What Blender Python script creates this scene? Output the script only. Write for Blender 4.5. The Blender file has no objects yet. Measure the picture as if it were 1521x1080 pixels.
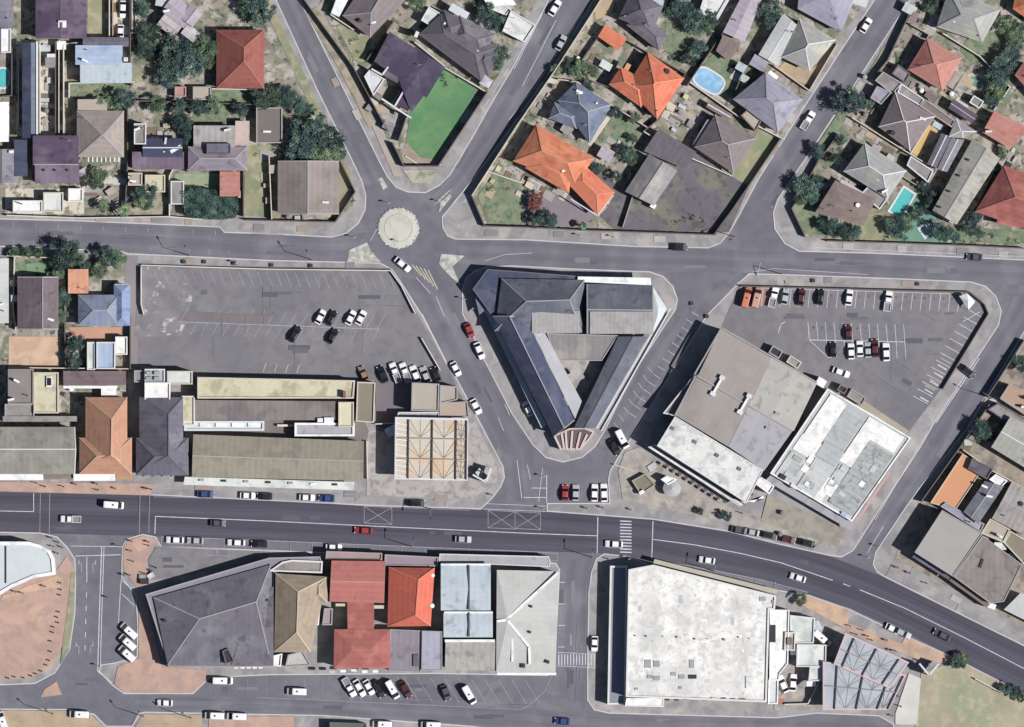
import bpy, bmesh, math, random
from mathutils import Vector, Matrix
random.seed(7)
S = 0.16                        # metres per photo pixel (a parked car is about 28 px long)
scn = bpy.context.scene
COL = scn.collection
# ---------------------------------------------------------------- camera, sky, sun, exposure
CAM_H = 2500.0
cam = bpy.data.cameras.new('camera'); camo = bpy.data.objects.new('camera', cam); COL.objects.link(camo)
camo.location = (0, 0, CAM_H); cam.sensor_width = 36.0; cam.lens = 36.0*CAM_H/(1521*S)
cam.clip_start = 10; cam.clip_end = 20000
scn.camera = camo
SUN_EL = math.radians(47); SHADOW = Vector((-1.0, 0.31)).normalized()
sdir = Vector((-SHADOW.x*math.cos(SUN_EL), -SHADOW.y*math.cos(SUN_EL), math.sin(SUN_EL)))
w = bpy.data.worlds.new('World'); scn.world = w; w.use_nodes = True
nt = w.node_tree; nt.nodes.clear()
sky = nt.nodes.new('ShaderNodeTexSky'); sky.sky_type = 'NISHITA'; sky.sun_disc = False
sky.sun_elevation = SUN_EL; sky.sun_rotation = math.atan2(sdir.x, sdir.y)
bg = nt.nodes.new('ShaderNodeBackground'); bg.inputs[1].default_value = 0.05
wo = nt.nodes.new('ShaderNodeOutputWorld')
nt.links.new(sky.outputs[0], bg.inputs[0]); nt.links.new(bg.outputs[0], wo.inputs[0])
sl = bpy.data.lights.new('sun', 'SUN'); sl.energy = 5.0; sl.angle = math.radians(0.5); sl.color = (1.0, 0.965, 0.93)
so = bpy.data.objects.new('sun', sl); COL.objects.link(so)
so.rotation_euler = (-sdir).to_track_quat('-Z', 'Y').to_euler(); so.location = (0, 0, 80)
scn.view_settings.view_transform = 'Standard'; scn.view_settings.look = 'None'
scn.view_settings.exposure = 0.43; scn.view_settings.gamma = 1; scn.view_settings.use_curve_mapping = False

# ---------------------------------------------------------------- helpers
def P(x, y, z=0.0): return Vector(((x-760.5)*S, (540-y)*S, z))
K = 0.64
def lin(h):
    r = []
    for i in (0, 2, 4):
        c = int(h[i:i+2], 16)/255
        r.append((c/12.92 if c <= .04045 else ((c+.055)/1.055)**2.4)*K)
    lum = .3*r[0]+.6*r[1]+.1*r[2]
    return (*[v*.86+lum*.14 for v in r], 1)
MATS = {}
def mat(key, col, var=.14, rough=.85, sc=.22, fine=2.6, kind='', col2=None, thr=.55, soft=.08, sc2=.35, per=1.0, rib=.07, spec=.25, bump=0.0, metal=0.0):
    if key in MATS: return MATS[key]
    m = bpy.data.materials.new(key); m.use_nodes = True; t = m.node_tree; N = t.nodes; L = t.links
    b = N['Principled BSDF']; b.inputs['Roughness'].default_value = rough
    b.inputs['Specular IOR Level'].default_value = spec; b.inputs['Metallic'].default_value = metal
    g = N.new('ShaderNodeNewGeometry')
    def noise(scale, det=4, dist=0.0):
        n = N.new('ShaderNodeTexNoise'); n.inputs['Scale'].default_value = scale; n.inputs['Detail'].default_value = det
        n.inputs['Distortion'].default_value = dist
        L.new(g.outputs['Position'], n.inputs['Vector']); return n.outputs['Fac']
    def mth(op, a, b_=None, c=None):
        n = N.new('ShaderNodeMath'); n.operation = op
        for i, v in enumerate((a, b_, c)):
            if v is None: continue
            if isinstance(v, (int, float)): n.inputs[i].default_value = v
            else: L.new(v, n.inputs[i])
        return n.outputs[0]
    src = N.new('ShaderNodeRGB'); src.outputs[0].default_value = lin(col); c = src.outputs[0]
    if col2:
        cols = col2 if isinstance(col2, list) else [(col2, thr, sc2)]
        for i, (cc, th, s2) in enumerate(cols):
            n = noise(s2*(1+.13*i), 5, .4)
            mr = N.new('ShaderNodeMapRange'); mr.inputs[1].default_value = th-soft; mr.inputs[2].default_value = th+soft
            L.new(n, mr.inputs[0])
            mx = N.new('ShaderNodeMix'); mx.data_type = 'RGBA'; L.new(mr.outputs[0], mx.inputs[0]); L.new(c, mx.inputs[6])
            mx.inputs[7].default_value = lin(cc); c = mx.outputs[2]
    v = mth('MULTIPLY_ADD', noise(sc, 5), 2*var*1.6, 1-var*1.6)
    v = mth('MULTIPLY', v, mth('MULTIPLY_ADD', noise(fine, 3), 2*var*1.1, 1-var*1.1))
    if kind in ('rib', 'tile', 'lane'):
        uv = N.new('ShaderNodeUVMap'); uv.uv_map = 'UVMap'
        sp = N.new('ShaderNodeSeparateXYZ'); L.new(uv.outputs[0], sp.inputs[0])
        ax = sp.outputs[0] if kind == 'rib' else sp.outputs[1]
        if kind == 'lane':
            wv = mth('SINE', mth('MULTIPLY', ax, math.tau*2)); wv = mth('MULTIPLY', wv, 1.0)
            n2 = N.new('ShaderNodeTexNoise'); n2.inputs['Scale'].default_value = 1.0
            mp = N.new('ShaderNodeMapping'); mp.inputs['Scale'].default_value = (.03, 14, 1); L.new(uv.outputs[0], mp.inputs[0]); L.new(mp.outputs[0], n2.inputs['Vector'])
            wv = mth('ADD', mth('MULTIPLY', wv, .6), mth('MULTIPLY_ADD', n2.outputs['Fac'], 3.2, -1.6))
        else:
            wv = mth('SINE', mth('MULTIPLY', ax, math.tau/per))
            # some sheets/courses weathered differently from their neighbours
            n2 = N.new('ShaderNodeTexNoise'); n2.inputs['Scale'].default_value = 1.0; n2.inputs['Detail'].default_value = 2
            mp = N.new('ShaderNodeMapping'); mp.inputs['Scale'].default_value = (1.3, .12, 1) if kind == 'rib' else (.25, .9, 1)
            L.new(uv.outputs[0], mp.inputs[0]); L.new(mp.outputs[0], n2.inputs['Vector'])
            wv = mth('ADD', mth('MULTIPLY', wv, .7), mth('MULTIPLY_ADD', n2.outputs['Fac'], 3.0, -1.5))
        v = mth('MULTIPLY', v, mth('MULTIPLY_ADD', wv, rib, 1.0))
    if kind == 'leaf':
        oi = N.new('ShaderNodeObjectInfo'); v = mth('MULTIPLY', v, mth('MULTIPLY_ADD', oi.outputs['Random'], .7, .65))
    hs = N.new('ShaderNodeMix'); hs.data_type = 'RGBA'; hs.blend_type = 'MULTIPLY'; hs.inputs[0].default_value = 1
    L.new(c, hs.inputs[6]); L.new(v, hs.inputs[7]); L.new(hs.outputs[2], b.inputs['Base Color'])
    if bump:
        bp = N.new('ShaderNodeBump'); bp.inputs['Strength'].default_value = bump; bp.inputs['Distance'].default_value = .12
        L.new(noise(fine*1.4, 3), bp.inputs['Height']); L.new(bp.outputs[0], b.inputs['Normal'])
    MATS[key] = m; return m
def tag(o, label=None, cat=None, group=None, kind=None):
    if label: o['label'] = label
    if cat: o['category'] = cat
    if group: o['group'] = group
    if kind: o['kind'] = kind
    return o
class MB:
    def __init__(s): s.v = []; s.f = []; s.uv = []; s.mi = []
    def face(s, pts, uv=None, mi=0):
        i = len(s.v); s.v += [tuple(p) for p in pts]; s.f.append(tuple(range(i, i+len(pts)))); s.mi.append(mi)
        s.uv.append(uv or [(p[0], p[1]) for p in pts])
    def slope(s, pts, mi=0):      # first edge is the eave: u along it, v up the slope
        a, b = Vector(pts[0]), Vector(pts[1]); u = (b-a).normalized()
        n = (b-a).cross(Vector(pts[-1])-a).normalized(); vv = n.cross(u)
        s.face(pts, [((Vector(p)-a).dot(u), (Vector(p)-a).dot(vv)) for p in pts], mi)
    def prism(s, poly, z0, z1, mi=0, top=True, bottom=False):   # poly: world xy list CCW
        n = len(poly)
        for i in range(n):
            a, b = poly[i], poly[(i+1) % n]
            s.face([(a[0], a[1], z0), (b[0], b[1], z0), (b[0], b[1], z1), (a[0], a[1], z1)], None, mi)
        if top: s.face([(p[0], p[1], z1) for p in poly], None, mi)
        if bottom: s.face([(p[0], p[1], z0) for p in reversed(poly)], None, mi)
    def ring(s, poly, inner, z0, z1, mi=0):
        n = len(poly)
        for i in range(n):
            j = (i+1) % n; a, b, c, d = poly[i], poly[j], inner[j], inner[i]
            s.face([(a[0], a[1], z1), (b[0], b[1], z1), (c[0], c[1], z1), (d[0], d[1], z1)], None, mi)
            s.face([(a[0], a[1], z0), (b[0], b[1], z0), (b[0], b[1], z1), (a[0], a[1], z1)], None, mi)
            s.face([(c[0], c[1], z0), (d[0], d[1], z0), (d[0], d[1], z1), (c[0], c[1], z1)], None, mi)
    def bar(s, a, b, w, h, mi=0):  # horizontal-ish box beam from a to b (Vectors), width w, height h (sits on a/b line)
        a, b = Vector(a), Vector(b); d = (b-a)
        if d.length < 1e-6: return
        u = d.normalized(); sd = Vector((-u.y, u.x, 0)); 
        if sd.length < 1e-4: sd = Vector((1, 0, 0))
        sd = sd.normalized()*w/2; up = Vector((0, 0, h))
        q = [a-sd, a+sd, b+sd, b-sd]; t_ = [p+up for p in q]
        s.face([t_[3], t_[2], t_[1], t_[0]], None, mi); s.face(q, None, mi)
        for i in range(4): s.face([q[i], t_[i], t_[(i+1) % 4], q[(i+1) % 4]], None, mi)
    def cyl(s, c, r, z0, z1, n=12, r1=None, mi=0):
        r1 = r if r1 is None else r1
        A = [(c[0]+r*math.cos(i*math.tau/n), c[1]+r*math.sin(i*math.tau/n), z0) for i in range(n)]
        B = [(c[0]+r1*math.cos(i*math.tau/n), c[1]+r1*math.sin(i*math.tau/n), z1) for i in range(n)]
        for i in range(n): j = (i+1) % n; s.face([A[i], A[j], B[j], B[i]], None, mi)
        s.face(B, None, mi)
    def box(s, c, sx, sy, sz, ang=0, mi=0):   # c = centre of base
        ca, sa = math.cos(ang), math.sin(ang)
        q = [(c[0]+x*ca-y*sa, c[1]+x*sa+y*ca) for x, y in ((-sx/2, -sy/2), (sx/2, -sy/2), (sx/2, sy/2), (-sx/2, sy/2))]
        s.prism(q, c[2], c[2]+sz, mi, True, True)
    def build(s, name, mats, parent=None, weld=False, smooth=False, origin=None):
        me = bpy.data.meshes.new(name); off = parent_loc(parent) if parent else Vector(origin or (0, 0, 0))
        me.from_pydata([(a-off.x, b-off.y, c-off.z) for a, b, c in s.v], [], s.f)
        uvl = me.uv_layers.new(name='UVMap'); k = 0
        for f, fu in zip(s.f, s.uv):
            for q in fu: uvl.data[k].uv = q; k += 1
        mats = mats if isinstance(mats, (list, tuple)) else [mats]
        for m in mats: me.materials.append(m)
        for p, i in zip(me.polygons, s.mi): p.material_index = i; p.use_smooth = smooth
        if weld:
            bm = bmesh.new(); bm.from_mesh(me); bmesh.ops.remove_doubles(bm, verts=bm.verts, dist=1e-4)
            bmesh.ops.recalc_face_normals(bm, faces=bm.faces); bm.to_mesh(me); bm.free()
        o = bpy.data.objects.new(name, me); COL.objects.link(o)
        if parent: o.parent = parent
        else: o.location = off
        return o
def parent_loc(p):
    v = Vector((0, 0, 0))
    while p: v += Vector(p.location); p = p.parent
    return v
def empty(name, loc, label=None, cat=None, group=None):
    o = bpy.data.objects.new(name, None); o.empty_display_size = .5; COL.objects.link(o); o.location = loc
    return tag(o, label, cat, group)
def area(p): return .5*sum(p[i][0]*p[(i+1) % len(p)][1]-p[(i+1) % len(p)][0]*p[i][1] for i in range(len(p)))
def W2(poly):            # pixel polygon -> world CCW
    q = [tuple(P(x, y))[:2] for x, y in poly]
    return q if area(q) > 0 else q[::-1]
def inset(poly, d):      # CCW world polygon, mitred
    n = len(poly); out = []
    for i in range(n):
        p0, p1, p2 = Vector(poly[i-1]), Vector(poly[i]), Vector(poly[(i+1) % n])
        e1 = (p1-p0).normalized(); e2 = (p2-p1).normalized()
        n1 = Vector((-e1.y, e1.x)); n2 = Vector((-e2.y, e2.x)); b = n1+n2
        k = b.dot(n1)
        if abs(k) < .25: k = .25
        out.append(tuple(p1 + b*(d/k)))
    return out
def R(cx, cy, w_, h_, ang=0):     # rotated pixel rectangle (ang clockwise in the picture)
    a = math.radians(ang); ca, sa = math.cos(a), math.sin(a)
    return [(cx+x*ca-y*sa, cy+x*sa+y*ca) for x, y in ((-w_/2, h_/2), (-w_/2, -h_/2), (w_/2, -h_/2), (w_/2, h_/2))]
def Q(x0, y0, x1, y1): return [(x0, y1), (x0, y0), (x1, y0), (x1, y1)]
def inside(x, y, poly):
    c = False; n = len(poly)
    for i in range(n):
        (x1, y1), (x2, y2) = poly[i], poly[i-1]
        if (y1 > y) != (y2 > y) and x < (x2-x1)*(y-y1)/(y2-y1)+x1: c = not c
    return c
SHEETS = []                        # (pixel polygon, z)
def gz(x, y):
    z = 0.02
    for p, zz in SHEETS:
        if zz > z and inside(x, y, p): z = zz
    return z
def sheet(name, poly, z, m, label=None):
    if z > .125: z += .0012*(len(SHEETS) % 60)
    from mathutils.geometry import tessellate_polygon
    mb = MB(); q = W2(poly)
    for t_ in tessellate_polygon([[Vector((a, b, 0)) for a, b in q]]):
        tri = [q[i] for i in t_]
        if area(tri) < 0: tri = tri[::-1]
        mb.face([(a, b, z) for a, b in tri])
    SHEETS.append((poly, z))
    o = mb.build(name, m); tag(o, label, None, None, 'structure'); return o
# ---------------------------------------------------------------- materials
asph = mat('asphalt', '74747f', .08, .9, .05, 2.4, col2=[('87858c', .60, .07), ('6b6874', .60, .3)], soft=.16)
asphm = mat('main_road_asphalt', '545362', .09, .9, .05, 2.2, kind='lane', rib=.25)
asphl = mat('lane_asphalt', '70707c', .08, .9, .06, 2.4, kind='lane', rib=.12, col2=[('83818a', .60, .15)], soft=.16)
park = mat('car_park_asphalt', '7c7b83', .07, .9, .05, 2.4, col2=[('8a878a', .52, .05), ('76727a', .58, .3)], soft=.16)
pavem = mat('pavement_concrete', 'a3a0a1', .12, .9, .12, 2.0, col2=[('918e92', .5, .25), ('b3aea8', .6, .2)], soft=.08)
kerbm = mat('kerb_stone', 'c9c6cc', .12, .9, .3, 3)
yard = mat('yard_soil', '999184', .2, .95, .15, 2.4, col2=[('79816a', .52, .2), ('b5aea6', .55, .3), ('635d56', .60, .6)], soft=.05)
grass = mat('lawn_grass', '76896c', .2, .95, .2, 3, col2=[('8f9276', .52, .5), ('5c7460', .6, .8)])
bgrass = mat('bright_turf', '5a8f60', .1, .95, .12, 3, col2=[('749665', .58, .12), ('56895c', .60, .5)], soft=.12)
dryg = mat('dry_grass', '9b9a7b', .16, .95, .12, 2.5, col2=[('84906c', .52, .15), ('b3a890', .6, .4)], soft=.08)
conc = mat('concrete_paving', 'b4b0ae', .15, .9, .2, 2, col2=[('97908f', .55, .5)], soft=.08)
creamc = mat('cream_concrete', 'd2cbb8', .2, .9, .3, 2, col2=[('8d8478', .56, .6)], soft=.05)
pinkp = mat('pink_brick_paving', 'c29f8f', .12, .9, .15, 2.4, col2=[('b09488', .52, .3), ('cba791', .6, .2)], soft=.08)
orangep = mat('orange_sand_paving', 'd0ac90', .14, .9, .2, 2.4, col2=[('b29a88', .55, .3)], soft=.1)
tan = mat('tan_sand', 'bda585', .12, .95, .2, 2.4, col2=[('ad9a86', .55, .3)], soft=.1)
tarl = mat('yard_tarmac', '6f6974', .14, .9, .12, 2, col2=[('7e7b6e', .55, .15), ('5c5a5e', .6, .5)], soft=.08)
white = mat('road_paint_white', 'cfcfd8', .26, .8, .8, 4)
faint = mat('road_paint_worn', 'a5a3ae', .28, .85, .8, 4)
yellow = mat('road_paint_yellow', 'c9c2a4', .25, .85, .8, 4)
# ---------------------------------------------------------------- ground, roads
sheet('ground', [(-9000, -9000), (11000, -9000), (11000, 11000), (-9000, 11000)], -.06, yard); SHEETS.clear()
sheet('road', [(-120, -120), (1640, -120), (1640, 1200), (-120, 1200)], 0.0, asph)
def strip(name, A, B, z, m):       # two pixel polylines with the same count
    mb = MB(); u = 0
    for i in range(len(A)-1):
        a0, a1, b0, b1 = P(*A[i], z), P(*A[i+1], z), P(*B[i], z), P(*B[i+1], z); u1 = u+(a1-a0).length
        n = 8
        for k in range(n):
            f0, f1 = k/n, (k+1)/n
            mb.face([b0.lerp(b1, 0).lerp(a0, f0), b1.lerp(a1, f0), b1.lerp(a1, f1), b0.lerp(a0, f1)], [(u, f0), (u1, f0), (u1, f1), (u, f1)])
        u = u1
    SHEETS.append((list(A)+list(B)[::-1], z)); return tag(mb.build(name, m), kind='structure')
strip('main_road', [(-90, 727), (0, 730), (229, 736), (400, 740), (564, 752), (698, 757), (812, 760), (905, 767), (970, 772), (1083, 790), (1153, 808), (1234, 827), (1313, 857), (1400, 900), (1521, 960), (1600, 1002)],
      [(-90, 788), (0, 790), (229, 797), (400, 803), (564, 810), (698, 815), (812, 819), (890, 822), (958, 830), (1065, 848), (1130, 862), (1200, 882), (1262, 903), (1345, 940), (1480, 1008), (1560, 1050)], .02, asphm)
strip('north_road_west', [(-90, 322), (0, 326), (120, 329), (325, 338), (400, 348), (493, 353), (545, 345)],
      [(-90, 362), (0, 365), (120, 370), (325, 382), (400, 386), (500, 388), (545, 389)], .02, asphl)
strip('north_road_east', [(680, 356), (780, 357), (944, 367), (1052, 369), (1187, 374), (1300, 377), (1521, 387), (1600, 390)],
      [(680, 393), (780, 395), (944, 402), (1052, 404), (1187, 408), (1300, 412), (1521, 424), (1600, 428)], .02, asphl)
strip('diagonal_street_north', [(447, 0-60*.5), (445, 0), (509, 131), (560, 235), (576, 272)], [(397, -30), (411, 0), (471, 131), (520, 230), (541, 275)], .024, asphl)
strip('oblique_street_north', [(900, -50), (872, 15), (820, 100), (756, 192), (706, 260), (660, 318)], [(842, -50), (811, 10), (760, 105), (702, 205), (669, 260), (640, 292)], .024, asphl)
strip('upper_right_street', [(1385, -50), (1347, 5), (1268, 126), (1200, 229), (1155, 295)], [(1330, -50), (1297, 5), (1222, 116), (1160, 210), (1105, 300)], .024, asphl)
strip('diagonal_street_south', [(650, 400), (686, 465), (717, 532), (760, 615), (791, 661), (800, 745)], [(600, 425), (627, 467), (664, 539), (709, 619), (748, 693), (752, 745)], .024, asphl)
strip('lower_right_street', [(1560, 430), (1521, 491), (1489, 545), (1437, 635), (1363, 727), (1300, 815)], [(1505, 440), (1484, 483), (1463, 515), (1389, 627), (1366, 667), (1285, 795)], .024, asphl)
strip('shop_side_street', [(1000, 470), (949, 543), (918, 601), (897, 645)], [(1049, 468), (1004, 540), (965, 605), (930, 655)], .024, asphl)
strip('south_street', [(884, 826), (876, 853), (873, 985), (873, 1045)], [(832, 836), (829, 905), (824, 998), (810, 1030)], .024, asphl)
strip('bottom_road', [(200, 1033), (400, 1036), (774, 1052), (905, 1062), (1154, 1068), (1330, 1080)], [(200, 1060), (400, 1062), (774, 1086), (905, 1098), (1154, 1104), (1330, 1110)], .02, asphl)
# ---------------------------------------------------------------- blocks (raised pavements with kerbs)
BL = {
 'A': [(-90, -90), (360, -90), (397, -30), (411, 0), (471, 131), (520, 230), (538, 268), (544, 290), (543, 312), (533, 332), (515, 347), (493, 353), (400, 348), (333, 346), (326, 338), (120, 329), (0, 326), (-90, 323)],
 'B': [(415, -90), (444, 0), (509, 131), (560, 235), (574, 262), (588, 279), (606, 286), (632, 287), (653, 276), (669, 260), (702, 205), (732, 152), (760, 105), (811, 10), (860, -90)],
 'C': [(930, -90), (872, 15), (820, 100), (756, 192), (706, 260), (656, 323), (657, 338), (664, 351), (677, 356), (780, 357), (944, 367), (1052, 369), (1070, 362), (1083, 347), (1097, 323), (1128, 265), (1200, 152), (1252, 72), (1300, 0), (1350, -90)],
 'D': [(1405, -90), (1347, 5), (1268, 126), (1200, 229), (1155, 295), (1148, 315), (1150, 340), (1165, 362), (1187, 374), (1300, 377), (1521, 387), (1610, 391), (1610, -90)],
 'E': [(-90, 363), (0, 365), (120, 370), (181, 373), (190, 376), (400, 386), (564, 390), (582, 399), (600, 425), (627, 467), (664, 539), (677, 559), (709, 619), (748, 693), (750, 709), (744, 724), (732, 740), (714, 757), (698, 756), (564, 752), (380, 743), (229, 736), (0, 730), (-90, 728)],
 'F': [(686, 428), (692, 412), (706, 401), (722, 396), (760, 394), (857, 399), (965, 403), (985, 410), (1000, 425), (1007, 445), (1004, 460), (949, 543), (918, 601), (899, 640), (884, 664), (865, 680), (836, 687), (810, 680), (791, 661), (760, 615), (717, 532), (700, 495), (686, 465)],
 'G': [(1049, 468), (1102, 415), (1112, 406), (1160, 407), (1300, 412), (1442, 418), (1465, 425), (1480, 440), (1488, 462), (1484, 483), (1463, 515), (1389, 627), (1366, 667), (1292, 780), (1268, 818), (1250, 828), (1234, 826), (1153, 808), (1083, 790), (970, 772), (905, 767), (812, 760), (812, 747), (905, 747), (903, 712), (906, 698), (920, 675), (938, 648)],
 'H': [(1610, 370), (1521, 491), (1489, 545), (1437, 635), (1363, 727), (1330, 775), (1300, 820), (1296, 838), (1302, 850), (1313, 857), (1400, 900), (1521, 960), (1610, 1006)],
 'I': [(-90, 788), (60, 791), (85, 797), (100, 812), (112, 830), (113, 870), (112, 910), (104, 965), (82, 1000), (52, 1016), (0, 1018), (-90, 1018)],
 'J': [(181, 812), (188, 800), (212, 793), (232, 797), (240, 812), (400, 817), (575, 824), (780, 832), (826, 836), (832, 846), (829, 905), (824, 998), (814, 1004), (640, 1001), (400, 1003), (312, 1007), (287, 1031), (184, 1031), (166, 1018), (146, 997), (150, 987), (170, 984), (203, 975), (204, 930), (201, 885), (180, 858)],
 'K': [(-90, 1052), (100, 1053), (140, 1060), (158, 1078), (196, 1078), (206, 1059), (215, 1057), (480, 1062), (700, 1078), (860, 1100), (860, 1170), (-90, 1170)],
 'L': [(872, 985), (874, 880), (878, 850), (885, 830), (897, 822), (934, 826), (970, 840), (1065, 857), (1130, 872), (1202, 884), (1262, 905), (1345, 944), (1410, 973), (1521, 1030), (1610, 1076), (1610, 1190), (1340, 1190), (1326, 1076), (1305, 1064), (1213, 1060), (1154, 1067), (905, 1060), (882, 1055), (872, 1040)],
}
for k, poly in BL.items():
    mb = MB(); q = W2(poly); mb.prism(q, -.05, .12, top=False); o = mb.build('kerb_face', kerbm); tag(o, kind='structure')
    sheet('pavement', poly, .12, pavem)
    mb = MB(); mb.ring(q, inset(q, .26), .10, .135); tag(mb.build('kerb', kerbm), kind='structure')
# plots (garden ground) and paved patches ------------------------------------------------
Z1, Z2, Z3, Z4 = .15, .23, .31, .39
PLOT = {'A': [(-80, -80), (350, -80), (392, 0), (450, 131), (496, 225), (527, 280), (524, 305), (500, 329), (365, 327), (360, 318), (120, 322), (-80, 318)],
 'B': [(435, -80), (470, 0), (525, 98), (575, 205), (600, 247), (651, 247), (724, 137), (748, 100), (800, -5), (845, -80)],
 'C': [(925, -60), (876, 26), (828, 100), (768, 187), (701, 291), (720, 335), (860, 339), (1060, 350), (1080, 343), (1100, 300), (1125, 258), (1190, 150), (1243, 65), (1290, -8), (1330, -80), (930, -80)],
 'D': [(1400, -60), (1355, 10), (1330, 60), (1300, 108), (1240, 195), (1215, 232), (1175, 308), (1195, 350), (1240, 356), (1521, 365), (1600, 367), (1600, -80), (1410, -80)]}
for k, v in PLOT.items(): sheet('garden_ground', v, Z1, yard)
for x in [((0-80, 382), (14, 382), (95, 375), (186, 390), (190, 545), (190, 712), (-80, 712))]: sheet('garden_ground', list(x), Z1, yard)
sheet('car_park', [(205, 394), (580, 398), (598, 425), (622, 470), (668, 552), (700, 620), (690, 640), (585, 640), (560, 565), (292, 556), (200, 540), (190, 490), (192, 400)], Z1, park)
sheet('car_park', [(1098, 424), (1440, 432), (1458, 445), (1468, 463), (1400, 575), (1345, 648), (1225, 578), (1072, 486)], Z1, park)
sheet('forecourt', [(545, 640), (698, 612), (738, 690), (738, 715), (700, 742), (545, 735)], Z1+.01, conc)
sheet('plot_ground', [(1470, 590), (1530, 500), (1610, 400), (1610, 990), (1521, 930), (1330, 830), (1345, 780), (1400, 700)], Z1, mat('plot_ground', 'a29688', .2, .9, .3, 2, col2=[('7d7470', .55, .4)]))
def lawn(name, poly, m, z=Z2): return sheet(name, poly, z, m)
lawn('lawn', [(659, 101), (706, 131), (701, 147), (667, 210), (646, 237), (624, 234), (603, 211), (609, 168)], bgrass)
lawn('gravel_bed', [(603, 211), (624, 234), (646, 237), (655, 230), (652, 244), (602, 244), (596, 232)], mat('pebble_bed', 'a59588', .25, .9, .4, 3), Z2+.01)
lawn('paving', [(560, 158), (607, 172), (592, 212), (582, 208)], conc)
lawn('verge', [(455, 20), (470, 10), (525, 98), (560, 180), (548, 190), (505, 105)], mat('dusty_verge', 'ac9f8c', .2, col2=[('8d8a74', .53, .5)]))
lawn('verge', [(545, 170), (565, 190), (600, 262), (585, 262)], mat('verge_dust', 'b0a59b', .15), Z2)
lawn('verge', [(598, 252), (650, 252), (640, 272), (612, 272)], mat('verge_pale', 'b4b1a0', .18, col2=[('8d9378', .55, .5)]), Z2)
lawn('verge', [(385, -20), (400, 0), (462, 131), (520, 262), (508, 250), (452, 140), (392, 10)], dryg)
lawn('lawn', [(510, 30), (552, 60), (540, 92), (528, 92), (500, 40)], dryg)
lawn('lawn', [(710, 292), (735, 255), (775, 272), (772, 332), (724, 332)], grass)
lawn('lawn', [(898, 180), (930, 172), (948, 186), (930, 222), (895, 212)], grass)
lawn('lawn', [(990, 30), (1020, 42), (1035, 70), (1010, 100), (985, 72)], grass)
lawn('lawn', [(1060, 80), (1110, 95), (1100, 130), (1078, 150), (1030, 110)], grass)
lawn('lawn', [(1128, 190), (1158, 212), (1110, 275), (1085, 262)], dryg)
lawn('yard_tarmac', [(980, 192), (1112, 278), (1083, 345), (912, 341), (892, 322), (955, 240)], tarl)
lawn('yard_tarmac', [(778, 288), (850, 292), (888, 320), (862, 336), (782, 336)], mat('grey_drive', '8a8088', .14))
lawn('yard_tarmac', [(830, 245), (868, 240), (930, 285), (905, 300)], tarl, Z2+.006)
lawn('lawn', [(1175, 308), (1200, 290), (1230, 325), (1250, 352), (1196, 348)], grass)
lawn('lawn', [(1250, 320), (1320, 315), (1340, 358), (1245, 354)], dryg)
lawn('lawn', [(1355, 290), (1385, 310), (1400, 360), (1335, 358)], mat('wet_lawn', '6d9a86', .2, .95, .3, 3))
lawn('lawn', [(1450, 40), (1500, 55), (1480, 110), (1440, 90), (1425, 75)], grass)
lawn('lawn', [(1420, 335), (1530, 345), (1530, 362), (1420, 360)], grass)
lawn('verge', [(1352, 12), (1300, 95), (1282, 118), (1330, 45), (1345, 15)], dryg)
lawn('verge', [(1250, 160), (1210, 222), (1225, 224), (1260, 170)], grass)
lawn('sand_drive', [(1165, 92), (1200, 106), (1232, 85), (1205, 128), (1150, 108)], tan)
lawn('sand_drive', [(1388, 172), (1398, 180), (1362, 232), (1350, 224)], mat('yellow_sand', 'cfae6f', .1))
lawn('sand_drive', [(880, 0), (915, -5), (908, 20), (885, 30)], tan)
lawn('driveway', [(835, 60), (870, 45), (845, 98), (826, 110)], mat('gravel_drive', 'aaa495', .2, col2=[('84856d', .55, .6)]))
lawn('driveway', [(815, 118), (840, 108), (850, 130), (825, 165), (800, 175)], mat('pale_gravel', 'b5aa9e', .25, col2=[('8a8478', .55, .8)]), Z2+.006)
lawn('garden_path', [(903, 170), (908, 174), (878, 218), (872, 214)], mat('path_slab', 'cbc5b8', .12), Z3)
lawn('lawn', [(10, 385), (80, 385), (80, 412), (10, 412)], grass)
lawn('lawn', [(38, 392), (85, 388), (88, 410), (40, 408)], mat('green_turf', '7b9a74', .12), Z3)
lawn('sand_yard', Q(13, 500, 90, 546), mat('peach_sand', 'cba78a', .1, col2=[('d6b99b', .55, .3)]))
lawn('terracotta_terrace', Q(103, 486, 180, 508), mat('terracotta_pave', 'c99880', .12))
lawn('driveway', Q(186, 380, 205, 550), mat('worn_drive', '938a8f', .12))
lawn('driveway', [(365, 215), (408, 215), (410, 325), (362, 320)], dryg)
lawn('garden_bed', [(300, 190), (375, 150), (378, 215), (300, 187)], yard, Z2)
lawn('lawn', [(103, 120), (190, 118), (190, 140), (103, 145)], grass)
lawn('lawn', [(197, 100), (228, 120), (195, 124)], dryg, Z2+.006)
lawn('lawn', [(314, 134), (395, 134), (395, 150), (316, 150)], grass)
lawn('lawn', [(285, 150), (340, 160), (335, 185), (288, 183)], grass, Z2+.006)
lawn('concrete_yard', Q(8, 280, 125, 318), creamc)
lawn('concrete_yard', Q(24, 60, 95, 202), creamc)
lawn('alley_ground', Q(160, -40, 196, 56), creamc)
lawn('lawn', Q(130, -40, 158, 56), dryg)
lawn('terrace', [(210, 184), (262, 205), (275, 232), (215, 228)], creamc)
lawn('concrete_yard', Q(185, 250, 255, 320), mat('dusty_yard', 'b0a690', .25, col2=[('7c7d66', .52, .5)]))
lawn('tiled_terrace', Q(260, 258, 330, 290), mat('faded_turf', 'a3a989', .15, col2=[('8fa286', .5, .3)]))
lawn('courtyard', [(400, 250), (520, 250), (524, 290), (500, 322), (405, 322)], mat('khaki_yard', '9e9682', .12, col2=[('8b8a70', .55, .2)]))
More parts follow.
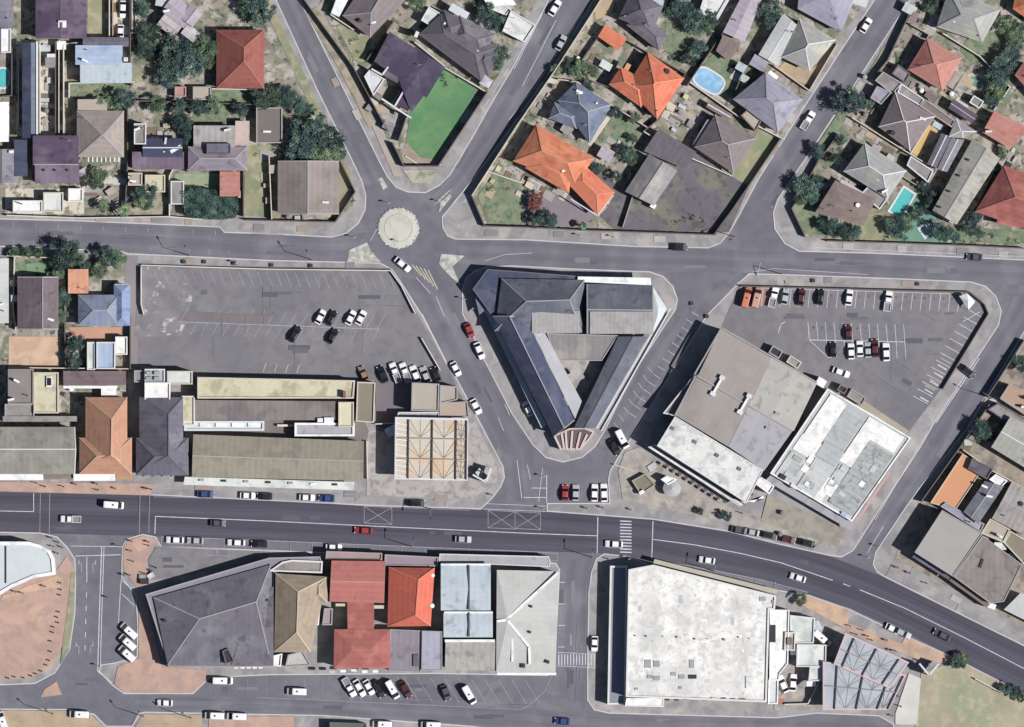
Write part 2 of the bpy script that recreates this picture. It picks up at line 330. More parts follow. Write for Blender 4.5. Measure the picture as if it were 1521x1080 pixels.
# town side
lawn('pink_pavement', [(-90, 715), (225, 718), (225, 736), (0, 730), (-90, 728)], pinkp)
lawn('pink_pavement', [(0, 862), (82, 850), (100, 825), (110, 845), (108, 905), (95, 955), (78, 990), (45, 1008), (-80, 1010), (-80, 880)], pinkp)
lawn('orange_pavement', [(5, 884), (84, 855), (97, 862), (90, 872), (40, 880), (0, 892)], orangep, Z3)
lawn('grass_verge', [(110, 900), (103, 965), (90, 988), (94, 950), (101, 900), (106, 850), (112, 850)], dryg, Z3)
lawn('pink_plaza', [(183, 812), (190, 802), (212, 796), (236, 803), (225, 815), (218, 835), (222, 870), (203, 872), (183, 846)], pinkp)
lawn('pink_plaza', [(206, 880), (216, 884), (240, 990), (306, 996), (306, 1010), (287, 1029), (184, 1028), (170, 1016), (175, 990), (206, 978)], pinkp)
lawn('tarmac_plaza', [(232, 812), (400, 820), (395, 832), (225, 862), (220, 832)], park)
lawn('sand_ground', [(-90, 1055), (98, 1056), (136, 1062), (154, 1082), (200, 1082), (212, 1061), (300, 1062), (300, 1160), (-90, 1160)], tan)
lawn('sand_ground', [(310, 1066), (400, 1064), (436, 1064), (440, 1100), (310, 1100)], pinkp)
lawn('orange_pavement', [(1195, 884), (1262, 906), (1258, 935), (1175, 890)], orangep)
lawn('orange_pavement', [(1345, 945), (1415, 977), (1400, 985), (1365, 980), (1335, 965)], orangep)
lawn('pink_pavement', [(1258, 925), (1345, 958), (1360, 978), (1250, 935)], pinkp)
lawn('dry_field', [(1395, 990), (1420, 980), (1530, 1035), (1600, 1075), (1600, 1180), (1345, 1180), (1362, 1060), (1368, 1000)], mat('dry_field', 'aca48c', .14, .95, .12, 3, col2=[('98a07f', .52, .08), ('bcae94', .58, .4)], soft=.1))
lawn('concrete_yard', [(1350, 1000), (1368, 1008), (1362, 1076), (1330, 1076), (1330, 1060)], mat('pale_yard', 'cfcfc8', .15), Z3)
lawn('yard_ground', [(1150, 900), (1260, 935), (1235, 985), (1220, 1055), (1150, 1055)], mat('shop_yard', '9c9794', .2, col2=[('b9b3a2', .55, .5)]))
lawn('sandstone_court', [(928, 672), (950, 664), (1060, 745), (1115, 765), (1230, 795), (1215, 812), (1080, 775), (925, 742), (918, 700)], mat('sandstone_pave', 'aaa49c', .16, col2=[('b9afa2', .55, .4), ('8f8b8a', .58, .3)]))
lawn('sandstone_court', [(1140, 735), (1255, 785), (1245, 812), (1130, 775)], mat('olive_court', 'a29c8e', .14, col2=[('8f8b84', .54, .4)]), Z3)
lawn('service_strip', [(1232, 575), (1260, 580), (1350, 640), (1340, 655)], mat('service_slab', 'b0a696', .14))
lawn('worn_patch', [(208, 396), (270, 398), (290, 430), (270, 500), (200, 500)], mat('dusty_tarmac', '8a8688', .2, col2=[('c9c8ca', .62, .5), ('838086', .5, .3)], soft=.04), Z2)
lawn('bay_surface', [(270, 462), (405, 469), (400, 482), (264, 476)], mat('brown_bays', '7e777c', .12, col2=[('82736f', .55, .8)], soft=.05), Z2)
lawn('bay_surface', [(1098, 426), (1150, 427), (1148, 455), (1098, 455)], mat('red_bays', '9c7c76', .14), Z2)
lawn('tarmac_apron', [(557, 566), (592, 566), (588, 640), (560, 640)], mat('apron', '7a727a', .14), Z2)
lawn('tarmac_court', [(290, 592), (530, 600), (548, 640), (545, 656), (288, 646)], mat('grey_court', '7e7775', .14), Z2)
# asphalt repairs, sealed cracks, manholes -------------------------------------------------
rp = random.Random(3); tarp = [mat('tar_patch_dark', '626270', .1, .9, .4, 3), mat('tar_patch_grey', '828188', .1, .9, .4, 3), mat('tar_patch_mid', '6d6c76', .1, .9, .4, 3)]
for cx, cy, a in ((90, 345, 0), (260, 362, 0), (430, 372, 0), (455, 90, 64), (520, 200, 64), (770, 130, -60), (700, 230, -60), (820, 60, -60), (870, 385, 0), (1030, 390, 0), (1240, 392, 0), (1400, 400, 0), (1130, 300, -58), (1190, 190, -58), (1280, 70, -58), (670, 480, 62), (720, 580, 62), (760, 670, 62), (960, 600, -60), (1010, 500, -60), (1460, 560, -58), (1400, 660, -58), (1340, 760, -58), (850, 880, 90), (855, 1010, 90), (500, 1050, 2), (300, 1046, 2), (1000, 1076, 0), (740, 1062, 0), (130, 1010, 0), (100, 780, 2), (450, 765, 2), (660, 790, 2), (1180, 840, 18), (300, 430, 0), (420, 440, 0), (560, 440, 0), (450, 520, 0), (1180, 470, 0), (1400, 470, 0), (1330, 570, 30), (1280, 470, 0), (1375, 500, 0), (250, 835, 0), (350, 1026, 0), (640, 1020, 0)):
    dark = 725 < cy < 850 and cx < 1250
    for k in range(2):
        sheet('asphalt_patch', R(cx+rp.uniform(-22, 22), cy+rp.uniform(-7, 7), rp.uniform(8, 34), rp.uniform(2.5, 8), a), gz(cx, cy)+.008+.0015*k, tarp[0] if dark else rp.choice(tarp))
sheet('courtyard_floor', [(815, 528), (900, 528), (862, 600), (850, 600)], Z1, conc)
# roundabout -----------------------------------------------------------------------------
c = P(592, 339); mb = MB(); n = 40
prof = [(30*S, 0), (30*S, .14), (28.5*S, .17), (20*S, .3), (0.01, .38)]
for (r0, z0), (r1, z1) in zip(prof, prof[1:]):
    for i in range(n):
        a0, a1 = i*math.tau/n, (i+1)*math.tau/n
        mb.face([(c.x+r0*math.cos(a0), c.y+r0*math.sin(a0), z0), (c.x+r0*math.cos(a1), c.y+r0*math.sin(a1), z0), (c.x+r1*math.cos(a1), c.y+r1*math.sin(a1), z1), (c.x+r1*math.cos(a0), c.y+r1*math.sin(a0), z1)])
rb = tag(mb.build('traffic_circle', mat('cobbles', 'cfccc0', .07, .9, .3, 3.0, col2=[('bcbab0', .55, .3)]), weld=True, origin=(c.x, c.y, 0)), 'round pale cobbled traffic circle in the middle of the roundabout', 'traffic circle')
for i in range(28):
    a = i*math.tau/28
    if random.random() < .85:
        m2 = MB(); m2.box((c.x+29.6*S*math.cos(a), c.y+29.6*S*math.sin(a), .15), .5, .42, .1, a); m2.build('white_kerb_block', faint if i % 3 else white, rb)
for rr in (21,):
    mb = MB(); rg = [(c.x+rr*S*math.cos(i*math.tau/36), c.y+rr*S*math.sin(i*math.tau/36)) for i in range(36)]; mb.ring(rg, inset(rg, .16), .2, .40-.0075*(rr-14)); mb.build('kerb_ring', mat('ring_stone', 'b9b7ac', .12), rb)
rp2 = random.Random(21); ramp = [mat('ramp_concrete', 'b5b1aa', .15), mat('ramp_brick', 'a3948a', .15), mat('ramp_tar', '8a878b', .12)]
for x, y, a, w_ in ((60, 320, 0, 20), (150, 325, 0, 16), (232, 326, 0, 14), (280, 330, 0, 12), (385, 338, 0, 16), (450, 340, 0, 18), (498, 122, 64, 14), (530, 170, 64, 16), (775, 172, -58, 12), (812, 118, -58, 12), (748, 215, -58, 12), (730, 346, 0, 20), (830, 348, 0, 16), (900, 351, 0, 14), (980, 355, 0, 18), (1176, 176, -58, 14), (1150, 222, -58, 14), (1226, 100, -58, 12), (1312, 78, -58, 12), (1276, 128, -58, 14), (1226, 205, -58, 14), (1260, 366, 0, 16), (1340, 369, 0, 14), (1430, 374, 0, 18), (1490, 378, 0, 14), (280, 388, 0, 16), (520, 394, 0, 14), (1350, 421, 0, 20), (1230, 416, 0, 12), (1330, 845, 27, 16), (1420, 890, 27, 16), (300, 726, 1, 22), (520, 734, 1, 18), (655, 740, 1, 20)):
    sheet('driveway_ramp', R(x, y, w_, 9, a), .20, rp2.choice(ramp))
# painted markings -----------------------------------------------------------------------
class Mark:
    def __init__(s, name, m): s.mb = MB(); s.n = name; s.m = m; s.k = 0
    def line(s, x0, y0, x1, y1, w_=1.0, z=None):
        a, b = P(x0, y0), P(x1, y1); L_ = (b-a).length; n = max(1, int(L_/4))
        u = (b-a).normalized(); sd = Vector((-u.y, u.x, 0))*w_*.85*S/2
        for i in range(n):
            p, q = a.lerp(b, i/n), a.lerp(b, (i+1)/n)
            zz = z if z is not None else max(gz(p.x/S+760.5, 540-p.y/S), gz(q.x/S+760.5, 540-q.y/S))+.012+.0004*(s.k % 20)
            s.mb.face([(t_.x, t_.y, zz) for t_ in (p-sd, q-sd, q+sd, p+sd)][::1])
        s.k += 1
    def path(s, pts, w_=1.0):
        for a, b in zip(pts, pts[1:]): s.line(*a, *b, w_)
    def dash(s, x0, y0, x1, y1, n, duty=.5, w_=1.0):
        for i in range(n):
            f0, f1 = i/n, (i+duty)/n
            s.line(x0+(x1-x0)*f0, y0+(y1-y0)*f0, x0+(x1-x0)*f1, y0+(y1-y0)*f1, w_)
    def bays(s, x0, y0, x1, y1, n, dx, dy, w_=1.0):
        for i in range(n+1):
            f = i/n; x, y = x0+(x1-x0)*f, y0+(y1-y0)*f; s.line(x, y, x+dx, y+dy, w_)
    def done(s): return tag(s.mb.build(s.n, s.m), kind='structure')
mk = Mark('lane_lines', white)
mk.path([(230, 793), (231, 767), (400, 774), (564, 782), (780, 792), (887, 796)], 1.3); mk.path([(0, 759), (50, 760), (50, 733)], 1.2)
mk.path([(888, 768), (887, 822)], 1.4); mk.path([(970, 774), (968, 831)], 1.4)
mk.path([(968, 801), (1030, 809), (1100, 822), (1160, 836), (1237, 862)], 1.3); mk.line(1252, 867, 1263, 871, 1.3)
mk.path([(1277, 876), (1345, 904), (1430, 946), (1521, 993), (1580, 1024)], 1.3)
mk.path([(151, 812), (148, 900), (145, 997), (166, 1014)], 1.6); mk.path([(154.5, 812), (151.5, 900), (149, 990)], 1.3)
mk.path([(112, 826), (179, 824)], 1.3); mk.path([(105, 811), (181, 812)], 1.0)
mk.dash(129, 827, 129, 865, 1, 1, 1.2); mk.dash(128.5, 880, 126, 978, 5, .4, 1.4)
mk.path([(180, 860), (177, 905), (176, 925)], 1.2); mk.line(180, 862, 200, 878); mk.line(181, 882, 200, 900)
mk.dash(786, 52, 712, 170, 5, .6, .8); mk.path([(868, 16), (794, 131), (756, 178)], .9); mk.path([(706, 262), (656, 322)], 1.1); mk.path([(718, 262), (690, 300)], .8)
mk.path([(806, 20), (764, 102)], 1.0); mk.path([(826, 30), (776, 128)], .9)
mk.path([(648, 440), (660, 470)], 1.0); mk.path([(627, 466), (664, 539), (668, 548)], .9); mk.path([(618, 412), (640, 436)], .9)
mk.path([(1489, 545), (1437, 633)], .8); mk.path([(1455, 532), (1390, 628)], 1.6); mk.path([(1378, 640), (1300, 772)], .9); mk.path([(1312, 782), (1288, 822)], .9)
mk.path([(750, 600), (757, 617)], 1); mk.path([(740, 620), (748, 640)], .8); mk.path([(768, 684), (775, 740)], 1.1); mk.path([(783, 690), (788, 712)], .8)
mk.path([(778, 739), (812, 739)], 1.3); mk.path([(790, 725), (812, 725)], 1.2); mk.path([(812, 705), (812, 758)], 1.2)
mk.path([(806, 695), (800, 745)], .9); mk.line(848, 942, 848, 958, 1); mk.path([(720, 748), (812, 752)], .8); mk.path([(718, 756), (812, 760)], .8)
for y in (865, 897, 929, 961): mk.line(829, y, 839, y, 1.0)
mk.path([(828, 969), (888, 972)], .8); mk.path([(828, 989), (888, 992)], .8)
mk.dash(700, 402, 760, 412, 2, .5); mk.path([(720, 388), (750, 378), (790, 376)], .7); mk.path([(1098, 418), (1049, 468)], .9)
mk.path([(1210, 368), (1520, 381)], .8); mk.path([(1118, 404), (1150, 399), (1290, 408)], .6)
mk.path([(560, 340), (550, 358)], .8); mk.path([(1130, 390), (1126, 404)], .7)
mk.done()
mk = Mark('box_marking', faint)
for x0, y0, x1, y1 in ((541, 752, 582, 779), (725, 758, 765, 786), (765, 760, 803, 787)):
    mk.path([(x0, y0), (x1, y0+2), (x1, y1), (x0, y1-2), (x0, y0)], .8); mk.line(x0, y0, x1, y1, .8); mk.line(x0, y1-2, x1, y0+2, .8)
for x in (60, 74, 208, 222): mk.line(x, 733, x-1, 792, .9)
mk.path([(395, 803), (575, 810.5), (780, 819), (828, 822)], 1.1); mk.path([(240, 797), (395, 803)], 1.1)
mk.path([(970, 831), (1065, 848), (1130, 861), (1200, 880)], 1.2)
mk.path([(229, 738), (400, 742), (564, 753), (698, 758)], .7)
mk.done()
mk = Mark('parking_bay_lines', white)
mk.bays(1106, 428, 1425, 437, 23, -3, 26, .9); mk.line(1100, 427, 1430, 437, .8)
mk.line(1202, 505, 1344, 508, 1.2); mk.bays(1202, 504, 1344, 508, 11, -2, -26, .9); mk.bays(1228, 505, 1344, 508, 9, 1.5, 25, .9); mk.path([(1202, 505), (1230, 531), (1236, 531)], .9)
mk.bays(1460, 472, 1378, 600, 12, -22, -12, 1.0); mk.path([(1430, 478), (1456, 463)], 1.1)
for i in range(5):
    x, y = 1400-i*7+random.uniform(-2, 2), 545+i*12; mk.line(x-5, y-3, x+7, y+4, 2.2)
mk.line(1160, 482, 1156, 494, 1.2); mk.line(1160, 482, 1166, 478, 1.2)
mk.bays(1038, 470, 945, 620, 13, -11, -7, .7); mk.bays(962, 545, 905, 640, 8, 7, 9, .6)
mk.done()
mk = Mark('parking_bay_lines', faint)
mk.bays(228, 400, 578, 408, 25, 9, 22, .8)
mk.line(264, 478, 564, 489, 1.4); mk.bays(268, 477, 560, 488, 18, 12, -20, .8); mk.bays(276, 480, 562, 490, 18, -9, 17, .8)
mk.bays(229, 725, 395, 729, 6, 0, 12, .8); mk.line(229, 725, 395, 729, .8); mk.bays(395, 729, 695, 742, 9, 0, 12, .8); mk.line(395, 729, 695, 742, .8)
mk.bays(398, 804, 828, 822, 13, 0, 14, .8); mk.bays(240, 797, 395, 803, 5, 0, 14, .8); mk.line(240, 811, 828, 833, .7)
mk.bays(973, 832, 1152, 864, 6, -2, 12, .9)
for k in range(9):
    f = k/8; x, y = 1316+f*205, 856+f*103; mk.line(x, y, x+7, y-12, .9)
mk.line(1322, 845, 1527, 948, .8); mk.bays(1258, 905, 1345, 940, 3, -5, 11, .9); mk.line(1253, 916, 1340, 951, .7)
mk.bays(600, 1006, 780, 1010, 9, 22, 36, .8); mk.bays(500, 1006, 590, 1006, 6, 22, 34, .7); mk.bays(312, 1010, 480, 1008, 6, 0, 20, .5)
mk.bays(20, 330, 320, 343, 9, 0, 7, .8); mk.bays(20, 362, 340, 378, 11, 0, -6, .7); mk.bays(202, 358, 225, 360, 1, 0, .1, 1)
mk.path([(306, 816), (322, 816), (322, 825), (306, 825), (306, 816)], .8); mk.path([(324, 816), (340, 817), (340, 826), (324, 825), (324, 816)], .8)
mk.bays(878, 865, 876, 940, 3, 12, 0, .8); mk.path([(888, 853), (876, 865), (874, 985)], .6); mk.bays(825, 720, 905, 720, 6, -2, 24, .5)
mk.path([(774, 1054), (786, 1048), (810, 1026), (822, 1000)], 1.0); mk.path([(380, 1036), (520, 1042), (774, 1054)], .7)
mk.done()
mk = Mark('zebra_crossing', white)
for i in range(11): mk.line(921, 774+i*4.6, 938, 774.6+i*4.6, 2.0)
for i in range(13): mk.line(830+i*4.4, 972, 830+i*4.4, 988, 1.5)
mk.done()
mk = Mark('lane_arrows', faint)
for x, y, d in ((121, 838, 1), (138, 838, -1), (117, 960, 1), (134, 960, -1)):
    mk.path([(x, y+12), (x, y), (x-4*d, y-3)], 1.4); mk.line(x-4*d, y-6, x-4*d, y+1, 2)
mk.done()
mk = Mark('yellow_hatching', yellow)
for i in range(5): mk.line(612+i*6, 393+i*2, 626+i*6, 410+i*5, 1.6)
for i in range(4): mk.line(646+i*5, 303-i*5, 655+i*5, 297-i*5, 1.3)
for i in range(4): mk.line(522+i*9, 372+i, 528+i*9, 377, 2)
for i in range(5): mk.line(1398-i*6, 532+i*10, 1412-i*6, 540+i*10, 1.2)
mk.bays(395, 540, 445, 542, 3, -4, 12, 1)
mk.done()
mk = Mark('sealed_crack', mat('crack_sealant', '55535c', .1))
for x, y, a, L_ in [(rp.uniform(215, 560), rp.uniform(410, 540), rp.choice((2, 92)), rp.uniform(30, 90)) for _ in range(9)]+[(rp.uniform(1150, 1400), rp.uniform(460, 560), rp.choice((2, 92, 32)), rp.uniform(20, 60)) for _ in range(8)]+[(rp.uniform(900, 1500), rp.uniform(375, 400), 1, rp.uniform(30, 80)) for _ in range(5)]+[(rp.uniform(20, 380), rp.uniform(345, 360), 2, rp.uniform(30, 80)) for _ in range(5)]+[(rp.uniform(850, 868), rp.uniform(850, 1000), 90, 60) for _ in range(3)]+[(rp.uniform(250, 800), rp.uniform(1036, 1052), 2, 60) for _ in range(5)]:
    p = (x, y); aa = math.radians(a)
    for k in range(int(L_/8)):
        q = (p[0]+8*math.cos(aa)+rp.uniform(-1, 1), p[1]+8*math.sin(aa)+rp.uniform(-1, 1)); mk.line(*p, *q, .55); p = q
mk.done()
mk = Mark('oil_stain', mat('oil_stain', '5f5c64', .2, col2=[('75727a', .5, 1.5)]))
for i in range(24):
    x = 1106+i*13.8; mk.line(x+5, 434.5+i*.35, x+5, 437.5+i*.35, 4)
for i in range(10): mk.line(1208+i*13, 485+i*.3, 1208+i*13, 489, 4); mk.line(1233+i*12.5, 516, 1233+i*12.5, 520, 4)
mk.done()
palec = mat('white_cobble', 'c6c8c2', .25, .9, .5, 2.4, col2=[('a7a79a', .5, .8)])
def island(poly, label, m=palec, h=.12):
    mb = MB(); q = W2(poly); mb.prism(q, 0, h); cx = sum(p[0] for p in poly)/len(poly); cy = sum(p[1] for p in poly)/len(poly)
    o = mb.build('traffic_island', m, origin=tuple(P(cx, cy))); SHEETS.append((poly, h)); return tag(o, label, 'traffic island', 'splitter islands round the roundabout')
island([(516, 389), (519, 371), (545, 360), (552, 375), (566, 389)], 'white cobbled splitter island left of the roundabout exit')
island([(652, 392), (655, 377), (690, 380), (672, 396), (684, 424), (668, 410)], 'white cobbled splitter island between roundabout and triangular building')
island([(561, 266), (567, 263), (576, 278), (569, 282)], 'small narrow traffic island above the roundabout')
island([(651, 317), (655, 300), (668, 288), (671, 292)], 'narrow pointed traffic island at upper right of the roundabout')
island([(66, 1024), (84, 1012), (92, 1032), (60, 1036)], 'pink triangular island on the bottom left road junction', pinkp)
# ---------------------------------------------------------------- building kit
wallm = mat('plaster_cream', 'cfc6b4', .12, .9, .5, 3); wallw = mat('plaster_white', 'e2e0dc', .1, .9, .5, 3)
wallg = mat('plaster_grey', 'a5a2a0', .12, .9, .5, 3); wallb = mat('brick_brown', '8a5f4c', .15, .9, .8, 4)
glass = mat('window_glass', '28303c', .1, .12, 1, 3, spec=.8); doorm = mat('door_wood', '5e4030', .15, .6)
ridgew = mat('ridge_white', 'd9dadf', .12); ridgeg = mat('ridge_grey', 'a7a4a8', .12); ridged = mat('ridge_dark', '6d6a76', .1)
whitem = mat('white_metal', 'f2f4f6', .07, .5, .4, 3, col2=[('d0d3d6', .6, .5)], spec=.4)
darkm = mat('dark_metal', '3a3742', .1, .6)
def T(key, c, kind='tile', var=.13, c2=None, rib=.06, per=1.4, **k):
    if c and not c2:
        rgb_ = [int(c[i:i+2], 16) for i in (0, 2, 4)]; up = ''.join('%02x' % int(v+(205-v)*.16) for v in rgb_); dn = ''.join('%02x' % int(v*.84) for v in rgb_); c2 = [(up, .56, .16), (dn, .62, .4)]
    return mat(key, c, var, .8, .3, 2.4, kind=kind, rib=rib, per=per, col2=c2, **k)
rRed = T('red_tile', '9e5c50', c2=[('8d4b48', .55, .3)]); rPlum = T('plum_sheet', '5b4a64', 'rib', .08); rPlumL = T('light_plum_sheet', '75647a', 'rib', .1)
rPurple = T('purple_sheet', '4d435c', 'rib', .07, rib=.05); rSlate = T('slate_sheet', '6d6a7a', 'rib', .08); rSlateL = T('light_slate_sheet', '8d8a94', 'rib', .09)
rBlue = T('blue_sheet', '8298c0', 'rib', .1); rBlueP = T('pale_blue_sheet', 'a9bbd6', 'rib', .09, c2=[('93a9cc', .55, .2)]); rBlueG = T('blue_grey_sheet', '6f7b94', 'rib', .09)
rNavy = T('navy_sheet', '454b66', 'rib', .1); rBrownG = T('brown_grey_tile', '8a7e80', c2=[('787078', .56, .3)]); rGrey = T('grey_tile', '918d92', c2=[('a6a29c', .58, .25)])
rGreyL = T('pale_grey_tile', 'a5a5a5', c2=[('b6b6a8', .56, .2)]); rLav = T('lavender_tile', '9d9bb0', 'tile', .1); rMauve = T('mauve_sheet', 'b3a8b6', 'rib', .09)
rOrange = T('orange_tile', 'd58058', c2=[('e08c66', .56, .25), ('c46a48', .6, .4)]); rOrangeP = T('bright_orange_tile', 'dc7b58', c2=[('cf6244', .6, .3)])
rOrangeB = T('orange_brown_tile', 'c28f70', c2=[('b5836c', .55, .3)]); rPink = T('pink_red_tile', 'c08478', c2=[('b96a60', .58, .3)])
rSalmon = T('salmon_tile', 'bd7068', 'tile', .1, c2=[('ad6460', .57, .3)]); rCrim = T('crimson_tile', 'ac625b', c2=[('bb7566', .57, .3)])
rBeige = T('beige_tile', 'a89c94', c2=[('9a8e8c', .55, .3)]); rTan = T('tan_tile', 'a99883', c2=[('968778', .56, .3)]); rBrown = T('brown_tile', '8c7a74', c2=[('7d6e6e', .55, .3)])
rDark = T('dark_grey_tile', '6c6670', c2=[('5e5a64', .56, .3)]); rOlive = T('olive_grey_sheet', '8f8c84', 'rib', .1, c2=[('9d9c8e', .54, .15), ('7d7a76', .62, .3)], rib=.05)
rKhaki = T('khaki_sheet', '9b9484', 'rib', .1, c2=[('8a8476', .56, .3)]); rWhiteG = T('white_grey_sheet', 'c4c7c6', 'rib', .08, c2=[('b4b8b6', .56, .15)], rib=.03)
rIce = T('ice_blue_sheet', 'b9c7d2', 'rib', .08, rib=.04); rCorr = T('corrugated_grey', 'a49e9c', 'rib', .14, rib=.12)
rTaupe = T('taupe_membrane', 'a39b96', 'rib', .07, rib=.02, c2=[('968e8a', .56, .08)]); rSilver = T('silver_membrane', 'adabb2', 'rib', .07, rib=.02)
fWhite = mat('white_membrane', 'f6f5f2', .07, .8, .4, 2.6, col2=[('dcdcda', .56, .4), ('bfc0c0', .68, .9)], soft=.08)
fMott = mat('mottled_membrane', 'e2e2df', .10, .8, .4, 2.6, kind='rib', rib=.035, per=5, col2=[('c3c5c4', .54, .5), ('9ea3a4', .68, .9)], soft=.08)
fCream = mat('cream_slab', 'd2caab', .12, .9, .2, 2, col2=[('b3a98d', .55, .3)]); fGrey = mat('grey_slab', '9a9694', .13, .9, .2, 2, col2=[('87827f', .55, .3)])
fBeige = mat('beige_slab', 'b5aa9c', .1, .9, .2, 2); fKhaki = mat('khaki_slab', '8f8776', .12, .9, .2, 2); fIce = mat('ice_slab', 'cdd6d8', .09, .8, .2, 2)
fPale = mat('pale_green_white', 'd8ddd8', .12, .8, .2, 2, col2=[('b9c0ba', .56, .3)]); fOrange = mat('orange_deck', 'd99a6c', .06, .9, .1, 2)
FOOT = []
BUILD = []                                  # (pixel centre, short reference) for neighbour descriptions
class Bld:
    def __init__(s, name, label, cat, ref, at, group=None, wm=None):
        s.r = empty(name, P(*at, .12), label, cat, group); s.at = at; s.wm = wm or wallm; s.ws = []; s.caps = []; s.ref = ref; s.hts = []
        BUILD.append((at, ref)); s.foot = []
    def roof(s, q, h=3.2, k=.5, hf=1.0, m=rGrey, cap=ridgeg, r=None, label=None, capw=.26, over=.35, keep=False):
        """pitched roof over the eave quad q (pixels); hf 1 = hipped ends, 0 = gables; r = explicit ridge ends"""
        q = [tuple(P(*p))[:2] for p in q]
        if area(q) > 0: q = [q[0], q[3], q[2], q[1]]          # clockwise in world
        q = q[::-1]                                            # CCW
        V = [Vector(p) for p in q]
        if r:
            rr = [Vector(tuple(P(*q_))[:2]) for q_ in r]
            def cost(V_): a_, b2 = (V_[0]+V_[1])/2, (V_[2]+V_[3])/2; return min((rr[0]-a_).length+(rr[1]-b2).length, (rr[1]-a_).length+(rr[0]-b2).length)
            if cost(V[1:]+V[:1]) < cost(V): V = V[1:]+V[:1]
        elif not keep and (V[1]-V[0]).length+(V[3]-V[2]).length > (V[2]-V[1]).length+(V[0]-V[3]).length: V = V[1:]+V[:1]
        A, B_, C, D = V; m1, m2 = (A+B_)/2, (C+D)/2; wd = ((A-B_).length+(C-D).length)/2; Ln = (m2-m1).length; ax = (m2-m1).normalized()
        if r:
            r1, r2 = Vector(tuple(P(*r[0]))[:2]), Vector(tuple(P(*r[1]))[:2])
            if (r1-m1).length > (r2-m1).length: r1, r2 = r2, r1
        else:
            f = min(wd*.5*hf, Ln/2*.96); r1, r2 = m1+ax*f, m2-ax*f
        h += .02*(len(s.ws) % 9)+.12; rise = wd*.5*k*(1.3 if (k >= .38 and hf > .5) else 1); zt = h+rise; th = .16
        E = [Vector((p.x, p.y, h)) for p in (A, B_, C, D)]; R1, R2 = Vector((r1.x, r1.y, zt)), Vector((r2.x, r2.y, zt))
        mb = MB()
        mb.slope([E[0], E[1], R1]); mb.slope([E[1], E[2], R2, R1]); mb.slope([E[2], E[3], R2]); mb.slope([E[3], E[0], R1, R2])
        for i in range(4):
            a, b = E[i], E[(i+1) % 4]; dn = Vector((0, 0, th)); mb.face([a-dn, b-dn, b, a])
        mb.face([e-Vector((0, 0, th)) for e in E[::-1]])
        o = mb.build('roof', m, s.r)
        if label: o['label'] = label
        if cap:
            cb = MB(); cw = capw
            def seg(a, b): cb.bar(a+Vector((0, 0, -.03)), b+Vector((0, 0, -.03)), cw, .1)
            if (R1-R2).length > .3: seg(R1, R2)
            if hf > .2 or r: seg(E[0], R1); seg(E[1], R1); seg(E[2], R2); seg(E[3], R2)
            if cb.f: cb.build('ridge_cap', cap, o)
        ww = MB(); ww.prism(inset([tuple(p) for p in (A, B_, C, D)], over), .0, h-.1, top=False); s.ws.append(ww)
        s.foot.append([tuple(p) for p in (A, B_, C, D)]); s.hts.append(h)
        return o
    def flat(s, poly, h=3.4, deck=fGrey, par=None, pw=.3, ph=.35, label=None, parcol=None, z0=0.0):
        q = W2(poly); h += .02*(len(s.ws) % 9)+.12; inn = inset(q, pw)
        mb = MB(); from mathutils.geometry import tessellate_polygon
        for t_ in tessellate_polygon([[Vector((a, b, 0)) for a, b in inn]]):
            tri = [inn[i] for i in t_]; tri = tri if area(tri) > 0 else tri[::-1]
            mb.face([(a, b, h-ph) for a, b in tri])
        o = mb.build('roof', deck, s.r)
        if label: o['label'] = label
        pm = MB(); pm.ring(q, inn, h-ph-.25, h); pm.build('parapet', par or ridgew, s.r)
        ww = MB(); ww.prism(inset(q, .05), z0, h-ph-.2, top=False); s.ws.append(ww); s.foot.append(q); s.hts.append(h)
        return o
    def mono(s, q, zs, m=rGrey, label=None, name='roof', th=.14, walls=True):
        """single plane sheet roof over quad, per-corner heights"""
        q = [P(*p) for p in q]; zs = list(zs)
        if area([tuple(p)[:2] for p in q]) < 0: q = q[::-1]; zs = zs[::-1]
        E = [Vector((p.x, p.y, z+.12+.013*len(s.ws))) for p, z in zip(q, zs)]; i0 = min(range(4), key=lambda i: E[i].z+E[(i+1) % 4].z)
        E = E[i0:]+E[:i0]; mb = MB(); mb.slope(E); dn = Vector((0, 0, th)); mb.face([e-dn for e in E[::-1]])
        for i in range(4): a, b = E[i], E[(i+1) % 4]; mb.face([a-dn, b-dn, b, a])
        o = mb.build(name, m, s.r)
        if label: o['label'] = label
        if walls: 
            ww = MB(); ww.prism(inset([(e.x, e.y) for e in E], .3), 0, min(e.z for e in E)-.1, top=False); s.ws.append(ww); s.foot.append([(e.x, e.y) for e in E]); s.hts.append(min(e.z for e in E))
        return o
    def box(s, name, x, y, w_, d_, ang=0, z0=3, h=.6, m=None, label=None):
        mb = MB(); p = P(x, y, z0); mb.box(p, w_*S, d_*S, h, -math.radians(ang)); o = mb.build(name, m or wallw, s.r)
        if label: o['label'] = label
        return o
    def skylight(s, x, y, w_, d_, ang=0, z0=4):
        f = s.box('skylight', x, y, w_, d_, ang, z0, .5, whitem); mb = MB(); mb.box(P(x, y, z0+.5), w_*S*.8, d_*S*.7, .04, -math.radians(ang)); mb.build('pane', glass, f)
    def vent(s, x, y, z0=4, r=.45, m=None):
        mb = MB(); c = P(x, y); mb.cyl(c, r*.55, z0-.3, z0+.35, 10); mb.cyl(c, r, z0+.35, z0+.6, 10, r*.8); mb.build('vent', m or darkm, s.r)
    def chimney(s, x, y, z0=4.6, m=None):
        o = s.box('chimney', x, y, 5, 5, 30, z0-1.4, 2.2, m or wallb); mb = MB(); mb.box(P(x, y, z0+.8), .45, .45, .06, -.5); mb.build('flue', darkm, o)
